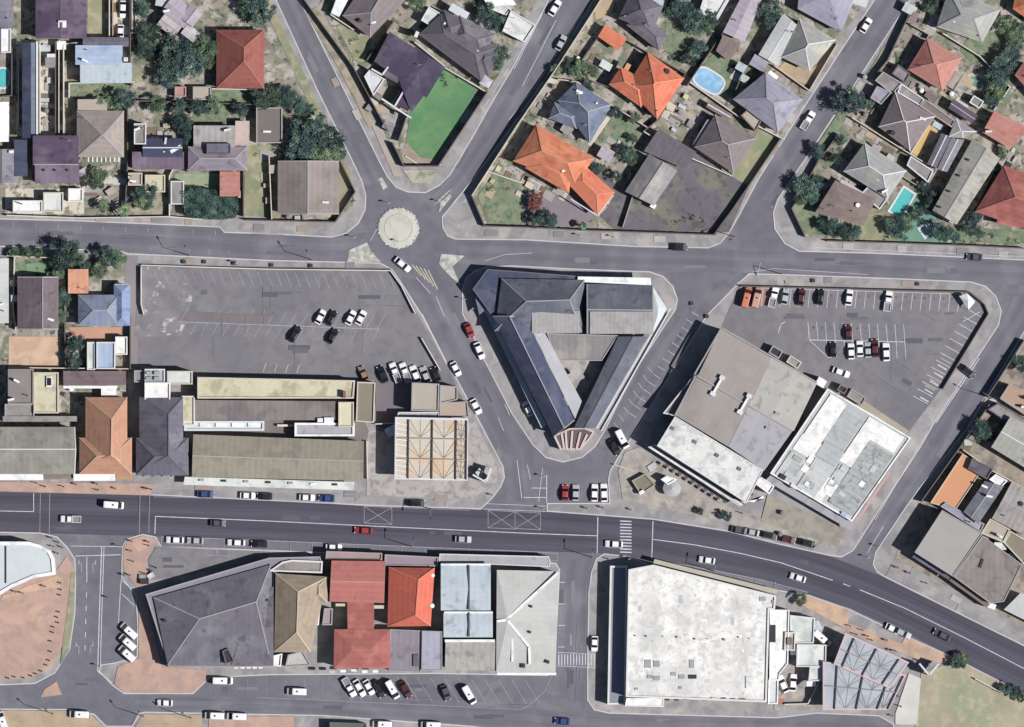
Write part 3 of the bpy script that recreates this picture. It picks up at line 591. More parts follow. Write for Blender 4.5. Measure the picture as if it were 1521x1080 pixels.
    def awning(s, q, z_in=2.9, z_out=2.6, m=None, n=0, label=None):   # q: inner edge p0,p1 then outer p2,p3
        o = s.mono(q, [z_in, z_in, z_out, z_out], m or whitem, label, 'awning', .1, walls=False)
        return o
    def solar(s, x, y, ang=0, z0=4.2, m=None):
        o = s.box('solar_geyser', x, y, 12, 10, ang, z0, .18, m or whitem); mb = MB(); mb.box(P(x, y-4, z0+.18), 1.8, .45, .45, -math.radians(ang)); mb.build('tank', ridgew, o)
    def done(s, doors=True):
        FOOT.extend(s.foot)
        mb = MB()
        for w_ in s.ws:
            b = len(mb.v); mb.v += w_.v; mb.f += [tuple(i+b for i in f) for f in w_.f]; mb.mi += w_.mi; mb.uv += w_.uv
        if mb.f: wo_ = mb.build('wall', s.wm, s.r)
        if s.r.name.split('.')[0] == 'house' and s.foot:
            rr = random.Random(s.ref); f = s.foot[0]; c_ = sum((Vector(p) for p in f), Vector((0, 0)))/len(f)
            for k in range(rr.choice((1, 2, 2, 3))):
                i = rr.randrange(len(f)); p = c_.lerp(Vector(f[i]), rr.uniform(.3, .75)); zt = s.hts[0]+rr.uniform(.4, .9); kd = rr.choice(('vent_pipe', 'vent_pipe', 'geyser', 'aerial')); mb = MB()
                if kd == 'vent_pipe': mb.cyl(p, .12, s.hts[0]-.3, zt+.5, 8); mb.cyl(p, .2, zt+.5, zt+.62, 8, .08); mb.build('vent_pipe', rr.choice([darkm, ridgeg]), s.r)
                elif kd == 'geyser': mb.box((p.x, p.y, s.hts[0]-.1), 1.5, .5, .95+zt-s.hts[0], rr.uniform(-.6, .6)); mb.build('water_heater', whitem, s.r)
                else: mb.cyl(p, .05, s.hts[0]-.3, zt+1.6, 6); mb.bar((p.x-.6, p.y, zt+1.5), (p.x+.6, p.y+.2, zt+1.5), .07, .07); mb.bar((p.x-.3, p.y-.3, zt+1.3), (p.x-.3, p.y+.4, zt+1.3), .06, .06); mb.build('aerial', ridgeg, s.r)
        if doors and s.foot:                 # a door and windows on the two longest outer walls
            f = inset(s.foot[0], .35) if len(s.foot[0]) == 4 else inset(s.foot[0], .05)
            es = sorted(((Vector(f[(i+1) % len(f)])-Vector(f[i])).length, i) for i in range(len(f)))[::-1][:2]
            first = True
            for L_, i in es:
                a, b = Vector(f[i]), Vector(f[(i+1) % len(f)]); u = (b-a).normalized(); ang = math.atan2(u.y, u.x)
                for t_ in ((.22, .5, .78) if first else (.3, .7)):
                    p = a.lerp(b, t_); isdoor = first and t_ == .5
                    if L_ < 3.5 and not isdoor: continue
                    mb = MB(); mb.box((p.x, p.y, .0 if isdoor else 1.0), .95 if isdoor else 1.4, .18, min(2.05 if isdoor else 1.2, s.hts[0]-1.2 if not isdoor else 2.05), ang)
                    if not isdoor:
                        o = mb.build('window', ridgew, s.r); m2 = MB(); m2.box((p.x, p.y, 1.08), 1.24, .22, min(1.04, s.hts[0]-1.36), ang); m2.build('pane', glass, o)
                    else: mb.build('door', doorm, s.r)
                first = False
        return s.r
HG = 'houses of the residential blocks'
def house(label, ref, at, wm=None, name='house', cat='house'): return Bld(name, label, cat, ref, at, None, wm)
# ================================================================ top-left block
b = house('slate roofed house cut off by the top left corner', 'corner slate house', (5, 10)); b.roof(Q(-30, -30, 21, 42), m=rSlate, hf=0, cap=ridged); b.done()
b = house('small white flat annex below the corner slate house', 'white annex', (8, 61), wallw, 'shed', 'shed'); b.flat(Q(2, 43, 17, 79), 2.5, fWhite); b.done()
b = house('white metal roofed outbuilding on the left picture edge', 'white edge outbuilding', (0, 180), wallw, 'outbuilding', 'outbuilding'); b.roof(Q(-24, 152, 14, 211), 2.8, m=whitem, hf=0, k=.15, cap=None); b.done()
b = house('large plum roofed house with a white solar geyser', 'large plum house', (92, 20)); b.roof(Q(54, -30, 130, 58), 4.2, .22, 0, rPlum, ridged); b.solar(94, 37, 0, 5.4); b.box('roof_gutter', 91, 57, 76, 2, 0, 4.1, .18, ridgeg); b.done()
b = house('long narrow navy lean-to building with white parapet left of the concrete yard', 'navy lean-to', (49, 130), wallw, 'outbuilding', 'outbuilding')
b.mono(Q(34, 64, 47, 206), [3.6, 3.6, 4.2, 4.2], rNavy); b.mono([(47, 206), (47, 64), (54, 64), (54, 206)], [3.2, 3.2, 3.0, 3.0], rBlueG); b.box('parapet', 56, 132, 3, 140, 0, .0, 3.4, wallw); b.done()
b = house('pale blue two level house with grey strip roof behind', 'pale blue house', (155, 92), wallw)
b.mono(Q(113, 68, 183, 97), [4.2, 4.2, 4.0, 4.0], rBlueP); b.mono(Q(120, 94, 197, 124), [3.7, 3.9, 3.9, 3.7], rIce); b.roof(Q(124, 56, 192, 70), 3.6, .3, 0, rSlate, None); b.box('water_tank', 188, 89, 6, 6, 0, 3.5, 1.2, whitem); b.done()
b = house('pale grey house turned diagonally among dark trees', 'diagonal pale grey house', (268, 28), wallw)
b.roof(R(266, 18, 42, 30, 38), 3.3, .2, 0, rMauve, ridgeg); b.roof(R(252, 39, 32, 20, 38), 3.1, .25, 0, T('pale_mauve_sheet', 'bdb2b4', 'rib'), ridgeg); b.roof(R(285, 24, 24, 26, 38), 3.5, .3, 0, rMauve, ridgeg); b.roof(R(284, 50, 24, 18, 38), 3.0, .2, 0, T('pale_sheet_a', 'c9c3cc', 'rib'), None)
b.roof(R(245, 4, 26, 14, 10), 2.8, .2, 0, rWhiteG, None); b.done()
b = house('red tiled hip roofed house with a small chimney', 'red hip roofed house', (357, 88)); b.roof(Q(322, 45, 393, 132), 3.4, .5, 1, rRed, mat('ridge_red', 'b8705f'), r=((364, 72), (364, 92))); b.vent(364, 72, 5.4, .4); b.box('gutter', 350, 47, 50, 2, 0, 3.4, .2, darkm); b.done()
b = house('small pink roofed garden shed', 'pink shed', (268, 136), None, 'shed', 'shed'); b.flat(Q(260, 129, 277, 144), 2.3, mat('pink_sheet', 'c08b88', .1), mat('par_pink', 'b89a94')); b.done(False)
b = house('small grey flat shed beside the red hip roofed house', 'grey shed', (300, 139), None, 'shed', 'shed'); b.flat(Q(287, 129, 314, 149), 2.4, fBeige, ridgeg); b.done(False)
b = house('beige pyramid roofed house with a serrated veranda edge', 'beige pyramid house', (150, 200))
b.roof(Q(115, 165, 185, 234), 3.3, .45, 1, rBeige, ridgeg, r=((153, 201), (155, 202))); b.mono(Q(116, 148, 160, 168), [2.8, 2.8, 3.1, 3.1], mat('taupe_sheet', 'b8aca0', .1))
for i in range(8): b.box('veranda_beam', 132+i*6.5, 237, 1.6, 8, 0, 2.6, .15, whitem)
b.done()
b = house('plum roofed house with a lighter lower slope near the left edge', 'two tone plum house', (85, 238)); b.mono(Q(50, 202, 118, 246), [4.6, 4.6, 4.6, 4.6], rPlum); b.mono(Q(53, 244, 119, 273), [3.4, 4.4, 4.4, 3.4], rPlumL)
for x in (66, 82, 101): b.vent(x, 253, 4.0, .35)
b.box('parapet', 85, 245, 66, 1.6, 0, 4.5, .25, ridgeg); b.done()
b = house('grey slate house cut by the left edge above the white patio', 'left edge slate house', (8, 247)); b.roof(Q(-20, 222, 27, 272), 3.2, .2, 0, rSlateL, ridged); b.mono(Q(22, 208, 42, 262), [3.4, 3.4, 3.0, 3.0], rNavy); b.box('water_heater', 18, 226, 7, 4, 0, 4, .4, whitem); b.done()
b = house('navy roofed house with a tall grey dormer block', 'navy house', (235, 228)); b.flat(Q(200, 184, 218, 215), 4.4, fGrey, ridgew); b.roof(Q(213, 206, 272, 234), 3.6, .5, 0, rNavy, ridgew); b.mono(Q(197, 226, 274, 252), [3.0, 3.6, 3.6, 3.0], rPlumL)
b.box('white_trim', 246, 216, 3, 22, 8, 4.3, .15, ridgew); b.box('roof_panel', 262, 222, 18, 5, -30, 4.6, .1, whitem); b.done()
b = house('grey corrugated roofed house with a mauve hip front', 'corrugated grey house', (320, 220)); b.mono(Q(288, 187, 350, 222), [3.3, 3.8, 3.8, 3.3], rCorr); b.roof(Q(280, 218, 368, 254), 3.3, .35, 1, T('mauve_grey', '8e8492'), ridgeg)
b.mono(Q(350, 180, 371, 222), [2.6, 2.6, 2.8, 2.8], mat('blush_slab', 'cdb9b0', .16, col2=[('b08a76', .62, .6)])); b.flat(Q(308, 214, 344, 230), 4.9, rSlate, rSlate); b.done()
b = house('small flat taupe roofed building with a pale border', 'flat taupe building', (400, 186), wallw, 'outbuilding', 'outbuilding'); b.flat(Q(381, 160, 420, 213), 3.0, mat('taupe_deck', '7b736e', .06), ridgeg); b.box('rooflight', 397, 196, 12, 3, 0, 2.9, .2, whitem); b.done()
b = house('grey gabled house with a khaki right slope beside the diagonal street', 'khaki gabled house', (456, 278)); b.roof([(413, 318), (413, 240), (504, 240), (504, 318)], 3.2, .32, 0, T('khaki_grey_tile', '968a88', c2=[('8a8078', .55, .2)]), ridgeg, r=((458, 240), (458, 318)), keep=True)
b.vent(456, 259, 4.7, .5, whitem); b.box('carport_beam', 447, 314, 36, 9, 0, 2.6, .2, mat('plum_panel', '8a7580')); b.done()
b = house('small cream flat roofed cottage left of the orange roof', 'cream cottage', (220, 272)); b.flat(Q(191, 257, 212, 276), 3.0, fBeige, wallm); b.flat(Q(216, 260, 246, 286), 3.2, fCream, wallm); b.done()
b = house('grey carport with white side walls near the dark hedge', 'white walled carport', (264, 291), wallw, 'carport', 'carport'); b.flat(Q(254, 269, 274, 304), 2.6, fGrey, ridgew); b.done(False)
b = house('orange tiled roof of the small house above the dark hedge', 'small orange roof', (343, 272)); b.mono(Q(327, 255, 357, 292), [3.4, 3.0, 3.0, 3.4], rPink); b.box('boundary_post', 356, 289, 3, 10, 0, 0, 3, wallm); b.done()
b = house('white flat roofed bungalow beside the cream front yard', 'white bungalow', (40, 300), wallw); b.flat(Q(20, 298, 64, 316), 3.1, fWhite, wallw); b.flat(Q(65, 286, 95, 315), 2.8, fPale, wallm); b.flat(Q(102, 280, 124, 300), 2.5, fWhite, wallw); b.done()
b = house('brown narrow store in the alley at top left', 'alley store', (205, 20), None, 'shed', 'shed'); b.flat(Q(196, -20, 203, 50), 2.4, fGrey, wallm); b.done(False)
# ================================================================ wedge block
b = house('grey hip roofed house with a white carport strip at top', 'top grey hip house', (560, 12)); b.roof([(509, 24), (550, 57), (622, -20), (560, -50)], 3.3, .4, 1, rBrownG, ridgeg, r=((552, 20), (574, -18))); b.mono([(492, 20), (504, 26), (524, -12), (506, -18)], [2.8, 2.8, 2.9, 2.9], whitem); b.chimney(537, 32); b.done()
b = house('purple metal roofed house beside the bright green lawn', 'purple house', (610, 110), wallw)
b.roof([(556, 92), (579, 48), (661, 101), (634, 146)], 3.6, .18, 0, rPurple, None); b.roof([(590, 112), (616, 70), (661, 101), (611, 168)], 3.5, .16, 0, rPurple, None); b.mono([(583, 154), (603, 121), (622, 130), (606, 166)], [3.3, 3.3, 3.4, 3.4], rPurple)
b.mono([(568, 112), (577, 98), (598, 110), (590, 124)], [3.5, 3.5, 3.6, 3.6], rSlate)
for x0, y0, x1, y1 in ((552, 103, 568, 112), (568, 112, 577, 100), (608, 122, 587, 158), (567, 147, 611, 176)):
    mb = MB(); mb.bar(P(x0, y0, 3.3), P(x1, y1, 3.3), .4, .75); mb.build('parapet', ridgew, b.r)
b.done()
b = house('white flat roofed garage next to the purple roof', 'white garage', (556, 125), wallw, 'garage', 'garage'); b.flat([(541, 114), (549, 104), (572, 118), (555, 143)], 2.7, mat('garage_white', 'd3d6dc', .14, col2=[('aab0ba', .56, .6)]), ridgew); b.done(False)
b = house('large dark grey house with many hips left of the oblique street', 'dark many hipped house', (680, 70)); b.roof([(622, 52), (655, 22), (740, 70), (715, 122)], 3.4, .4, 1, rDark, ridged); b.roof(R(700, 55, 60, 40, 28), 3.6, .45, 1, T('dark_tile_b', '78727c'), ridged); b.roof(R(668, 42, 40, 40, 28), 3.5, .5, 1, rDark, ridged)
b.roof(R(720, 88, 36, 40, 28), 3.3, .4, 1, rDark, ridged); b.flat(R(646, 29, 34, 24, 30), 2.9, fPale, ridgew); b.box('roof_panel', 682, 18, 30, 12, 30, 3.6, .2, fIce); b.vent(709, 78, 4.6, .5, whitem); b.box('chimney', 619, 52, 5, 9, 25, 2, 2.6, wallw); b.done()
b = house('white flat building beside the upper oblique street', 'white street corner building', (770, 40), wallw); b.flat([(746, 47), (759, 16), (796, 38), (779, 64)], 3.5, fMott, ridgew); b.done()
b = house('white roofed building cut off by the top edge', 'top edge white building', (738, 5), wallw); b.roof([(725, 10), (705, -22), (750, -18), (767, 8)], 3.3, .15, 0, whitem, None); b.flat([(722, 12), (735, 0), (760, 14), (752, 24)], 3.0, fMott, ridgew); b.done()
b = house('small white gatehouse roof at the end of the bright lawn', 'white gatehouse', (722, 122), wallw, 'shed', 'shed'); b.roof(R(722, 122, 16, 14, 30), 2.6, .3, 1, T('lilac_sheet', 'c6c4d2', 'rib'), None); b.done(False)
# ================================================================ block between the two oblique streets
b = house('small bright orange roofed garage', 'orange garage', (910, 56), None, 'garage', 'garage'); b.roof([(888, 55), (899, 37), (931, 59), (918, 76)], 2.9, .12, 0, rOrangeP, None); b.done(False)
b = house('dark slate hip roofed house touching the orange garage', 'dark slate hip house', (950, 32)); b.roof([(918, 28), (942, -22), (986, 8), (968, 50)], 3.5, .5, 1, T('dark_slate_hip', '65606f'), ridged); b.roof([(930, 38), (960, 20), (992, 55), (978, 76)], 3.3, .4, 1, T('dark_slate_hip2', '77717c'), ridged); b.box('roof_panel', 975, 2, 22, 8, 20, 3.8, .2, rIce); b.done()
b = house('bright orange hip roofed house with dark yard on its left', 'bright orange house', (960, 120)); b.roof([(930, 130), (962, 78), (1016, 117), (976, 178)], 3.7, .55, 1, rOrangeP, mat('ridge_orange', 'e3906c')); b.roof([(904, 126), (922, 100), (972, 128), (952, 160)], 3.4, .5, 1, rOrangeP, mat('ridge_orange', '')); b.vent(990, 107, 4.6, .7); b.vent(977, 146, 4.6, .5)
b.box('roof_panel', 932, 100, 7, 10, 30, 3.4, .4, fOrange); b.done()
b = house('blue grey hip roofed house beside the lawn with a white path', 'blue grey house', (865, 168)); b.roof([(828, 150), (856, 122), (908, 156), (876, 214)], 3.6, .5, 1, rBlueG, ridgeg); b.roof(R(840, 172, 44, 26, 20), 3.2, .5, 1, rBlueG, ridgeg); b.vent(886, 154, 4.8, .3, whitem); b.done()
b = house('long orange L shaped house at the lower left of its block', 'long orange house', (835, 250)); b.roof([(762, 240), (797, 185), (882, 236), (855, 275)], 3.7, .5, 1, rOrange, mat('ridge_orange2', 'dd9070')); b.roof([(842, 272), (862, 240), (913, 286), (888, 320)], 3.5, .35, 1, rOrangeP, mat('ridge_orange2', ''))
b.roof([(780, 250), (800, 222), (850, 250), (845, 288)], 3.6, .4, 1, rOrange, None)
for x0, y0, x1, y1 in ((848, 296, 888, 321), (888, 321, 911, 290), (792, 196, 874, 240)):
    mb = MB(); mb.bar(P(x0, y0, 3.3), P(x1, y1, 3.3), .25, .35); mb.build('gutter', ridgew, b.r)
b.done()
b = house('grey gabled barn with a pale right slope on the tarmac yard', 'grey gabled barn', (966, 266), wallw, 'barn', 'barn'); b.roof([(928, 285), (964, 229), (1006, 254), (971, 306)], 3.4, .45, 0, rGrey, ridgeg); b.box('porch', 970, 306, 8, 7, 30, 0, 2.6, whitem); b.done()
b = house('dark grey carport roof above the tarmac yard', 'dark carport', (975, 214), None, 'carport', 'carport'); b.mono([(956, 225), (978, 192), (1034, 226), (1018, 252)], [3.0, 3.0, 2.8, 2.8], rDark); b.done(False)
b = house('white roofed hut beside the small square lawn', 'white hut', (899, 229), wallw, 'shed', 'shed'); b.roof(R(900, 229, 22, 18, 30), 2.6, .15, 0, rMauve, None); b.done(False)
b = house('brown grey hip roofed house left of the khaki plot', 'brown grey hip house', (1076, 212)); b.roof([(1031, 219), (1062, 170), (1124, 206), (1089, 258)], 3.5, .5, 1, rBrownG, ridgeg); b.flat([(1100, 172), (1110, 163), (1131, 180), (1122, 196)], 3.1, fBeige, rBrown); b.mono([(1028, 216), (1050, 178), (1064, 178), (1042, 214)], [2.8, 2.8, 3, 3], rLav); b.vent(1069, 222, 4.6, .7); b.done()
b = house('lavender hip roofed house facing the upper right street', 'lavender hip house', (1140, 152)); b.roof([(1088, 148), (1137, 108), (1192, 148), (1155, 198)], 3.7, .5, 1, rLav, ridgeg); b.box('roof_panel', 1148, 112, 16, 6, 35, 3.8, .2, whitem); b.done()
b = house('pale mauve long roof with a brown shaded end', 'pale mauve long house', (1100, 35)); b.roof([(1073, 49), (1108, -18), (1138, -18), (1106, 63)], 3.5, .15, 0, rMauve, None); b.mono([(1063, 76), (1074, 52), (1100, 66), (1082, 92)], [2.9, 2.9, 2.8, 2.8], rBrown); b.done()
b = house('small white shed with an open grey top', 'white open shed', (1060, 14), wallw, 'shed', 'shed'); b.flat([(1038, 19), (1046, -8), (1088, -8), (1065, 32)], 2.9, fMott, ridgew, .8); b.done(False)
b = house('pale building with a flat left wing and grey hip roof', 'pale winged house', (1190, 68)); b.roof([(1126, 82), (1163, 20), (1189, 43), (1154, 98)], 3.5, .12, 0, rWhiteG, ridgew); b.roof([(1160, 86), (1187, 28), (1241, 60), (1202, 106)], 3.6, .5, 1, rGreyL, ridgew); b.box('chimney', 1229, 64, 8, 7, 30, 3, 1.2, wallw); b.done()
b = house('lavender blue roofed house at the top centre right edge', 'top lavender house', (1222, 12)); b.roof([(1184, 14), (1190, -40), (1285, -40), (1249, 49)], 3.5, .3, 1, rLav, None); b.box('roof_panel', 1277, 3, 22, 12, 20, 3.6, .2, fIce); b.done()
b = house('brown shed with a terrace near the oval pool', 'brown terrace shed', (1045, 180), None, 'shed', 'shed'); b.roof(R(1068, 165, 40, 10, 30), 2.6, .1, 0, rBrown, ridgew); b.done(False)
b = house('small dull mauve cabin beside the lavender hip house', 'mauve cabin', (1128, 96), None, 'shed', 'shed'); b.roof(R(1127, 94, 24, 18, 30), 2.5, .2, 0, rLav, None); b.done(False)
# ================================================================ right top block
b = house('grey hip roofed house with a pale right half near the top right', 'two tone grey house', (1435, 28)); b.roof([(1390, 41), (1408, -14), (1486, 14), (1458, 64)], 3.7, .5, 1, rGreyL, ridgeg); b.roof(R(1428, 18, 36, 44, 24), 3.9, .5, 1, rGrey, None); b.done()
b = house('pink red hip roofed house beside the kidney pond', 'pink red hip house', (1386, 97)); b.roof([(1347, 104), (1376, 57), (1428, 87), (1399, 136)], 3.6, .5, 1, rPink, mat('ridge_pink', 'c98a7a')); b.roof(R(1414, 118, 26, 16, -60), 2.9, .1, 0, rBeige, None); b.done()
b = house('dark plum garage with white ends', 'plum garage', (1428, 164), wallw, 'garage', 'garage'); b.roof([(1408, 161), (1415, 147), (1452, 172), (1443, 184)], 2.9, .15, 0, T('dark_plum', '5f5266', 'rib'), ridgeg); b.done(False)
b = house('small mauve framed kiosk beside the pond', 'framed garden hut', (1450, 152), wallw, 'shed', 'shed'); b.flat(R(1450, 152, 18, 13, 32), 2.7, fGrey, ridgew); b.done(False)
b = house('long taupe flat shed row between two hip roofed houses', 'taupe shed row', (1390, 168), None, 'shed', 'shed'); b.flat([(1365, 158), (1374, 148), (1419, 180), (1413, 190)], 2.9, rBrown, ridgeg); b.flat([(1332, 138), (1338, 124), (1373, 148), (1366, 158)], 2.7, rGrey, ridgew); b.done(False)
b = house('grey hip roofed house with crossing ridges left of the yellow drive', 'cross ridged house', (1343, 180)); b.roof([(1304, 189), (1329, 137), (1388, 174), (1351, 225)], 3.6, .45, 1, rBrownG, ridgew); b.roof(R(1345, 170, 46, 26, 32), 3.8, .45, 1, rGrey, ridgew); b.vent(1325, 198, 4.5, .6); b.done()
b = house('flat grey garage roof by the dark street tree', 'flat grey garage', (1318, 122), None, 'garage', 'garage'); b.flat([(1299, 120), (1311, 107), (1340, 124), (1325, 141)], 3.0, fGrey, ridgeg); b.done(False)
b = house('flat grey carport above the cross ridged house', 'grey carport', (1340, 108), None, 'carport', 'carport'); b.flat([(1324, 110), (1334, 96), (1352, 110), (1344, 124)], 2.7, fGrey, ridged); b.done(False)
b = house('lavender flat roofed shed beside the dark street tree', 'lavender shed', (1307, 141), None, 'shed', 'shed'); b.flat([(1292, 146), (1302, 128), (1324, 138), (1308, 156)], 2.8, rLav, ridgeg); b.done(False)
b = house('red orange flat tiled house at the right edge', 'red orange edge house', (1490, 193)); b.roof([(1458, 197), (1476, 165), (1526, 190), (1500, 222)], 3.5, .12, 0, rPink, None); b.done()
b = house('grey hip roofed house above the brown flat roof', 'pale ridged grey house', (1298, 250)); b.roof([(1252, 255), (1284, 212), (1346, 254), (1318, 296)], 3.6, .5, 1, rGreyL, ridgew); b.box('roof_panel', 1262, 282, 36, 14, 32, 2.8, .25, rWhiteG); b.done()
b = house('brown flat roofed house beside the turquoise pool', 'brown flat house', (1262, 305)); b.roof([(1210, 316), (1240, 268), (1300, 296), (1283, 336)], 3.4, .15, 1, rBrown, None); b.flat([(1278, 288), (1290, 276), (1318, 296), (1306, 312)], 2.8, fGrey, ridgew); b.vent(1273, 305, 4, .6, whitem); b.done()
b = house('long grey gabled hall with a khaki right slope', 'long grey gabled hall', (1432, 270), wallw, 'hall', 'hall'); b.roof([(1384, 313), (1444, 206), (1484, 236), (1420, 334)], 4.0, .35, 0, T('hall_sheet', 'a6a39a', 'rib'), ridgeg)
for i in range(4): b.vent(1437-14*i, 238+26*i*.9, 4.6, .3)
b.done()
b = house('row of narrow slate sheds with white edging above the long hall', 'narrow slate sheds', (1395, 220), wallw, 'shed', 'shed'); b.roof([(1376, 244), (1398, 198), (1412, 205), (1390, 250)], 3.1, .2, 0, rSlate, ridgew); b.roof([(1391, 252), (1412, 206), (1432, 208), (1406, 256)], 3.2, .2, 0, rSlateL, ridgew); b.roof([(1408, 204), (1420, 176), (1450, 196), (1430, 206)], 3.0, .25, 1, rGrey, ridgew); b.done(False)
b = house('dull grey flat shed next to the turquoise pool', 'poolside shed', (1362, 246), None, 'shed', 'shed'); b.flat([(1346, 246), (1352, 232), (1386, 254), (1378, 272)], 2.8, fGrey, ridgew); b.done(False)
b = house('crimson hip roofed house cut by the right edge', 'crimson edge house', (1500, 295)); b.roof([(1447, 315), (1490, 246), (1570, 275), (1545, 348)], 3.8, .5, 1, rCrim, mat('ridge_crim', 'c07a6c')); b.roof(R(1500, 318, 36, 36, 10), 3.5, .3, 1, rSalmon, None); b.done()
b = house('orange roof corner at the top right of the picture', 'top right orange roof', (1515, 18)); b.roof([(1503, 14), (1510, -20), (1560, -10), (1540, 40)], 3.4, .4, 1, rOrange, None); b.done()
b = house('pink red roofed house at the right edge above the orange one', 'right edge pink roof', (1525, 108)); b.roof([(1506, 112), (1520, 92), (1570, 110), (1540, 150)], 3.4, .4, 1, rPink, None); b.done()
# ================================================================ left column south of the road
b = house('dark gabled house with a brown right slope on the left', 'dark gabled house', (58, 450)); b.roof(Q(27, 412, 88, 489), 3.6, .4, 0, T('dark_brown_gable', '71636b'), ridgeg, r=((65, 412), (65, 489)), keep=True); b.done()
b = house('small orange roofed house with cream edge beside blue roof', 'small orange house', (117, 418)); b.mono(Q(102, 400, 132, 436), [3.2, 3.2, 2.8, 2.8], T('peach_tile', 'd79777')); b.done()
b = house('blue hip roofed house with a brighter right wing', 'blue hip house', (152, 453), wallw); b.roof(Q(117, 438, 178, 484), 3.4, .45, 1, T('steel_blue', '8590ab', 'rib'), ridgeg, r=((140, 461), (160, 461))); b.roof(Q(170, 422, 194, 484), 3.5, .45, 1, rBlue, None); b.box('wall_cap', 182, 423, 20, 2, 0, 3.4, .3, wallw); b.done()
b = house('pale blue sheet roof with white side decks', 'pale blue shed', (160, 528), wallw, 'shed', 'shed'); b.flat(Q(144, 508, 172, 548), 3.2, rBlueP, ridgew); b.flat(Q(172, 500, 190, 527), 3.0, fWhite, wallw); b.flat(Q(130, 508, 142, 550), 2.6, fPale, wallw); b.done(False)
b = house('pale grey roof cut by the left edge beside the green lawn', 'left edge grey roof', (0, 432)); b.roof(Q(-30, 384, 14, 480), 3.3, .12, 0, rWhiteG, None); b.done()
b = house('grey and beige flat block above the olive gabled building', 'grey beige block', (48, 590)); b.flat(Q(13, 548, 51, 600), 3.8, mat('grey_roof_b', '8e8684', .1), mat('par_dim', '8c8680')); b.flat(Q(51, 553, 88, 614), 3.6, fCream, wallm); b.flat(Q(8, 600, 52, 626), 3.2, fGrey, ridgeg); b.skylight(74, 567, 8, 16, 0, 3.4); b.done()
b = house('long flat brown roofed shed with a white gutter', 'long brown shed', (142, 562), None, 'shed', 'shed'); b.mono(Q(95, 551, 188, 572), [3.4, 3.4, 3.6, 3.6], T('mauve_brown', '7d6b70', 'rib')); b.box('gutter', 135, 575, 80, 4, 0, 3, .25, whitem); b.box('white_annex', 162, 583, 22, 12, 0, 0, 2.8, fWhite); b.done(False)
b = house('olive grey gabled shop building cut by the left edge', 'olive gabled shop', (45, 668), None, 'shop_building', 'shop building'); b.roof(Q(-60, 634, 112, 704), 4.4, .3, 0, rOlive, ridgew, r=((-60, 667), (114, 667)), keep=False); b.awning([(-20, 703), (65, 703), (65, 713), (-20, 713)]); b.awning([(66, 704), (106, 704), (106, 711), (66, 711)], m=rBrown); b.box('roof_pipe', 60, 622, 110, 8, 0, 0, 3.4, fGrey); b.done()
b = house('orange brown T shaped roof between olive and slate buildings', 'orange brown T building', (158, 650), None, 'shop_building', 'shop building'); b.roof(Q(128, 590, 190, 690), 4.4, .55, 1, rOrangeB, mat('ridge_tan', 'cfa88c'), r=((168, 622), (167, 676))); b.roof(Q(119, 650, 197, 704), 4.2, .5, 1, rOrangeB, mat('ridge_tan', '')); b.awning([(110, 704), (172, 704), (172, 714), (110, 714)]); b.awning([(173, 704), (198, 704), (198, 712), (173, 712)], m=rOrangeB); b.done()
b = house('slate grey T shaped roof with white plant boxes behind', 'slate T building', (240, 650), None, 'shop_building', 'shop building'); b.roof(Q(208, 590, 273, 700), 4.8, .5, 1, rSlate, ridged, r=((252, 615), (252, 676))); b.roof(Q(203, 650, 281, 706), 4.6, .5, 1, rSlate, ridged)
b.flat(Q(216, 568, 254, 596), 5.2, fWhite, whitem); b.flat(Q(200, 550, 216, 568), 3.5, fGrey, ridgeg); b.flat(Q(216, 548, 246, 568), 4.4, mat('pale_green_deck', 'a9b5ad', .15), ridgew)
for i in range(4): b.box('air_conditioner', 222+(i % 2)*12, 554+(i//2)*8, 8, 5, 0, 4.2, .7, ridgeg)
b.flat(Q(249, 551, 287, 571), 4.6, fPale, wallm); b.flat(Q(271, 588, 290, 632), 3.4, fCream, wallw)
for i in range(5): b.box('wall_bracket', 213+i*14, 706, 4, 3, 0, 3.2, .3, darkm)
b.done()
# long cream building, court and khaki block
b = house('long cream parapet roofed hall above the grey court', 'long cream hall', (398, 575), None, 'hall', 'hall'); b.flat([(294, 592), (294, 560), (528, 565), (526, 592)], 4.6, fCream, wallm, .4); b.flat(Q(503, 597, 526, 634), 4.0, mat('cream_b', 'dcd4b4', .12), wallm)
b.mono([(290, 624), (290, 594), (500, 596), (500, 624)], [3.0, 3.2, 3.2, 3.0], T('court_sheet', '89827e', 'rib', c2=[('777072', .55, .2)])); b.box('chimney', 512, 586, 4, 10, 0, 4, 2, wallb); b.done()
b = house('narrow white roofed walkway with glass panels left of court', 'white walkway', (345, 632), wallw, 'walkway', 'walkway'); b.flat(Q(274, 625, 393, 640), 3.2, fIce, ridgew, .5)
for i in range(4): b.box('rooflight', 306+i*24, 631, 18, 6, 0, 3.0, .25, whitem)
b.done(False)
b = house('white capped lean-to corridor on the right of the grey court', 'white corridor', (485, 635), wallw, 'walkway', 'walkway'); b.flat(Q(438, 628, 527, 648), 3.2, rSilver, whitem, .5); b.box('air_conditioner', 476, 624, 8, 6, 0, 2.9, 1, whitem); b.box('air_conditioner', 489, 624, 14, 8, 0, 2.9, 1.1, whitem); b.box('low_wall', 425, 632, 26, 3, 0, 0, 1.4, wallw); b.done(False)
b = house('long olive gabled shop roof with two even slopes', 'long olive gabled shop', (415, 685), None, 'shop_building', 'shop building'); b.roof([(286, 708), (288, 645), (541, 655), (540, 714)], 4.6, .28, 0, rKhaki, ridgeg); b.awning([(275, 708), (527, 716), (525, 728), (273, 720)], m=fPale)
for i in range(7): b.box('roof_clutter', 300+i*33, 713+i*1.1, 7, 3, 0, 2.8, .5, random.choice([ridgeg, whitem, darkm]))
b.done()
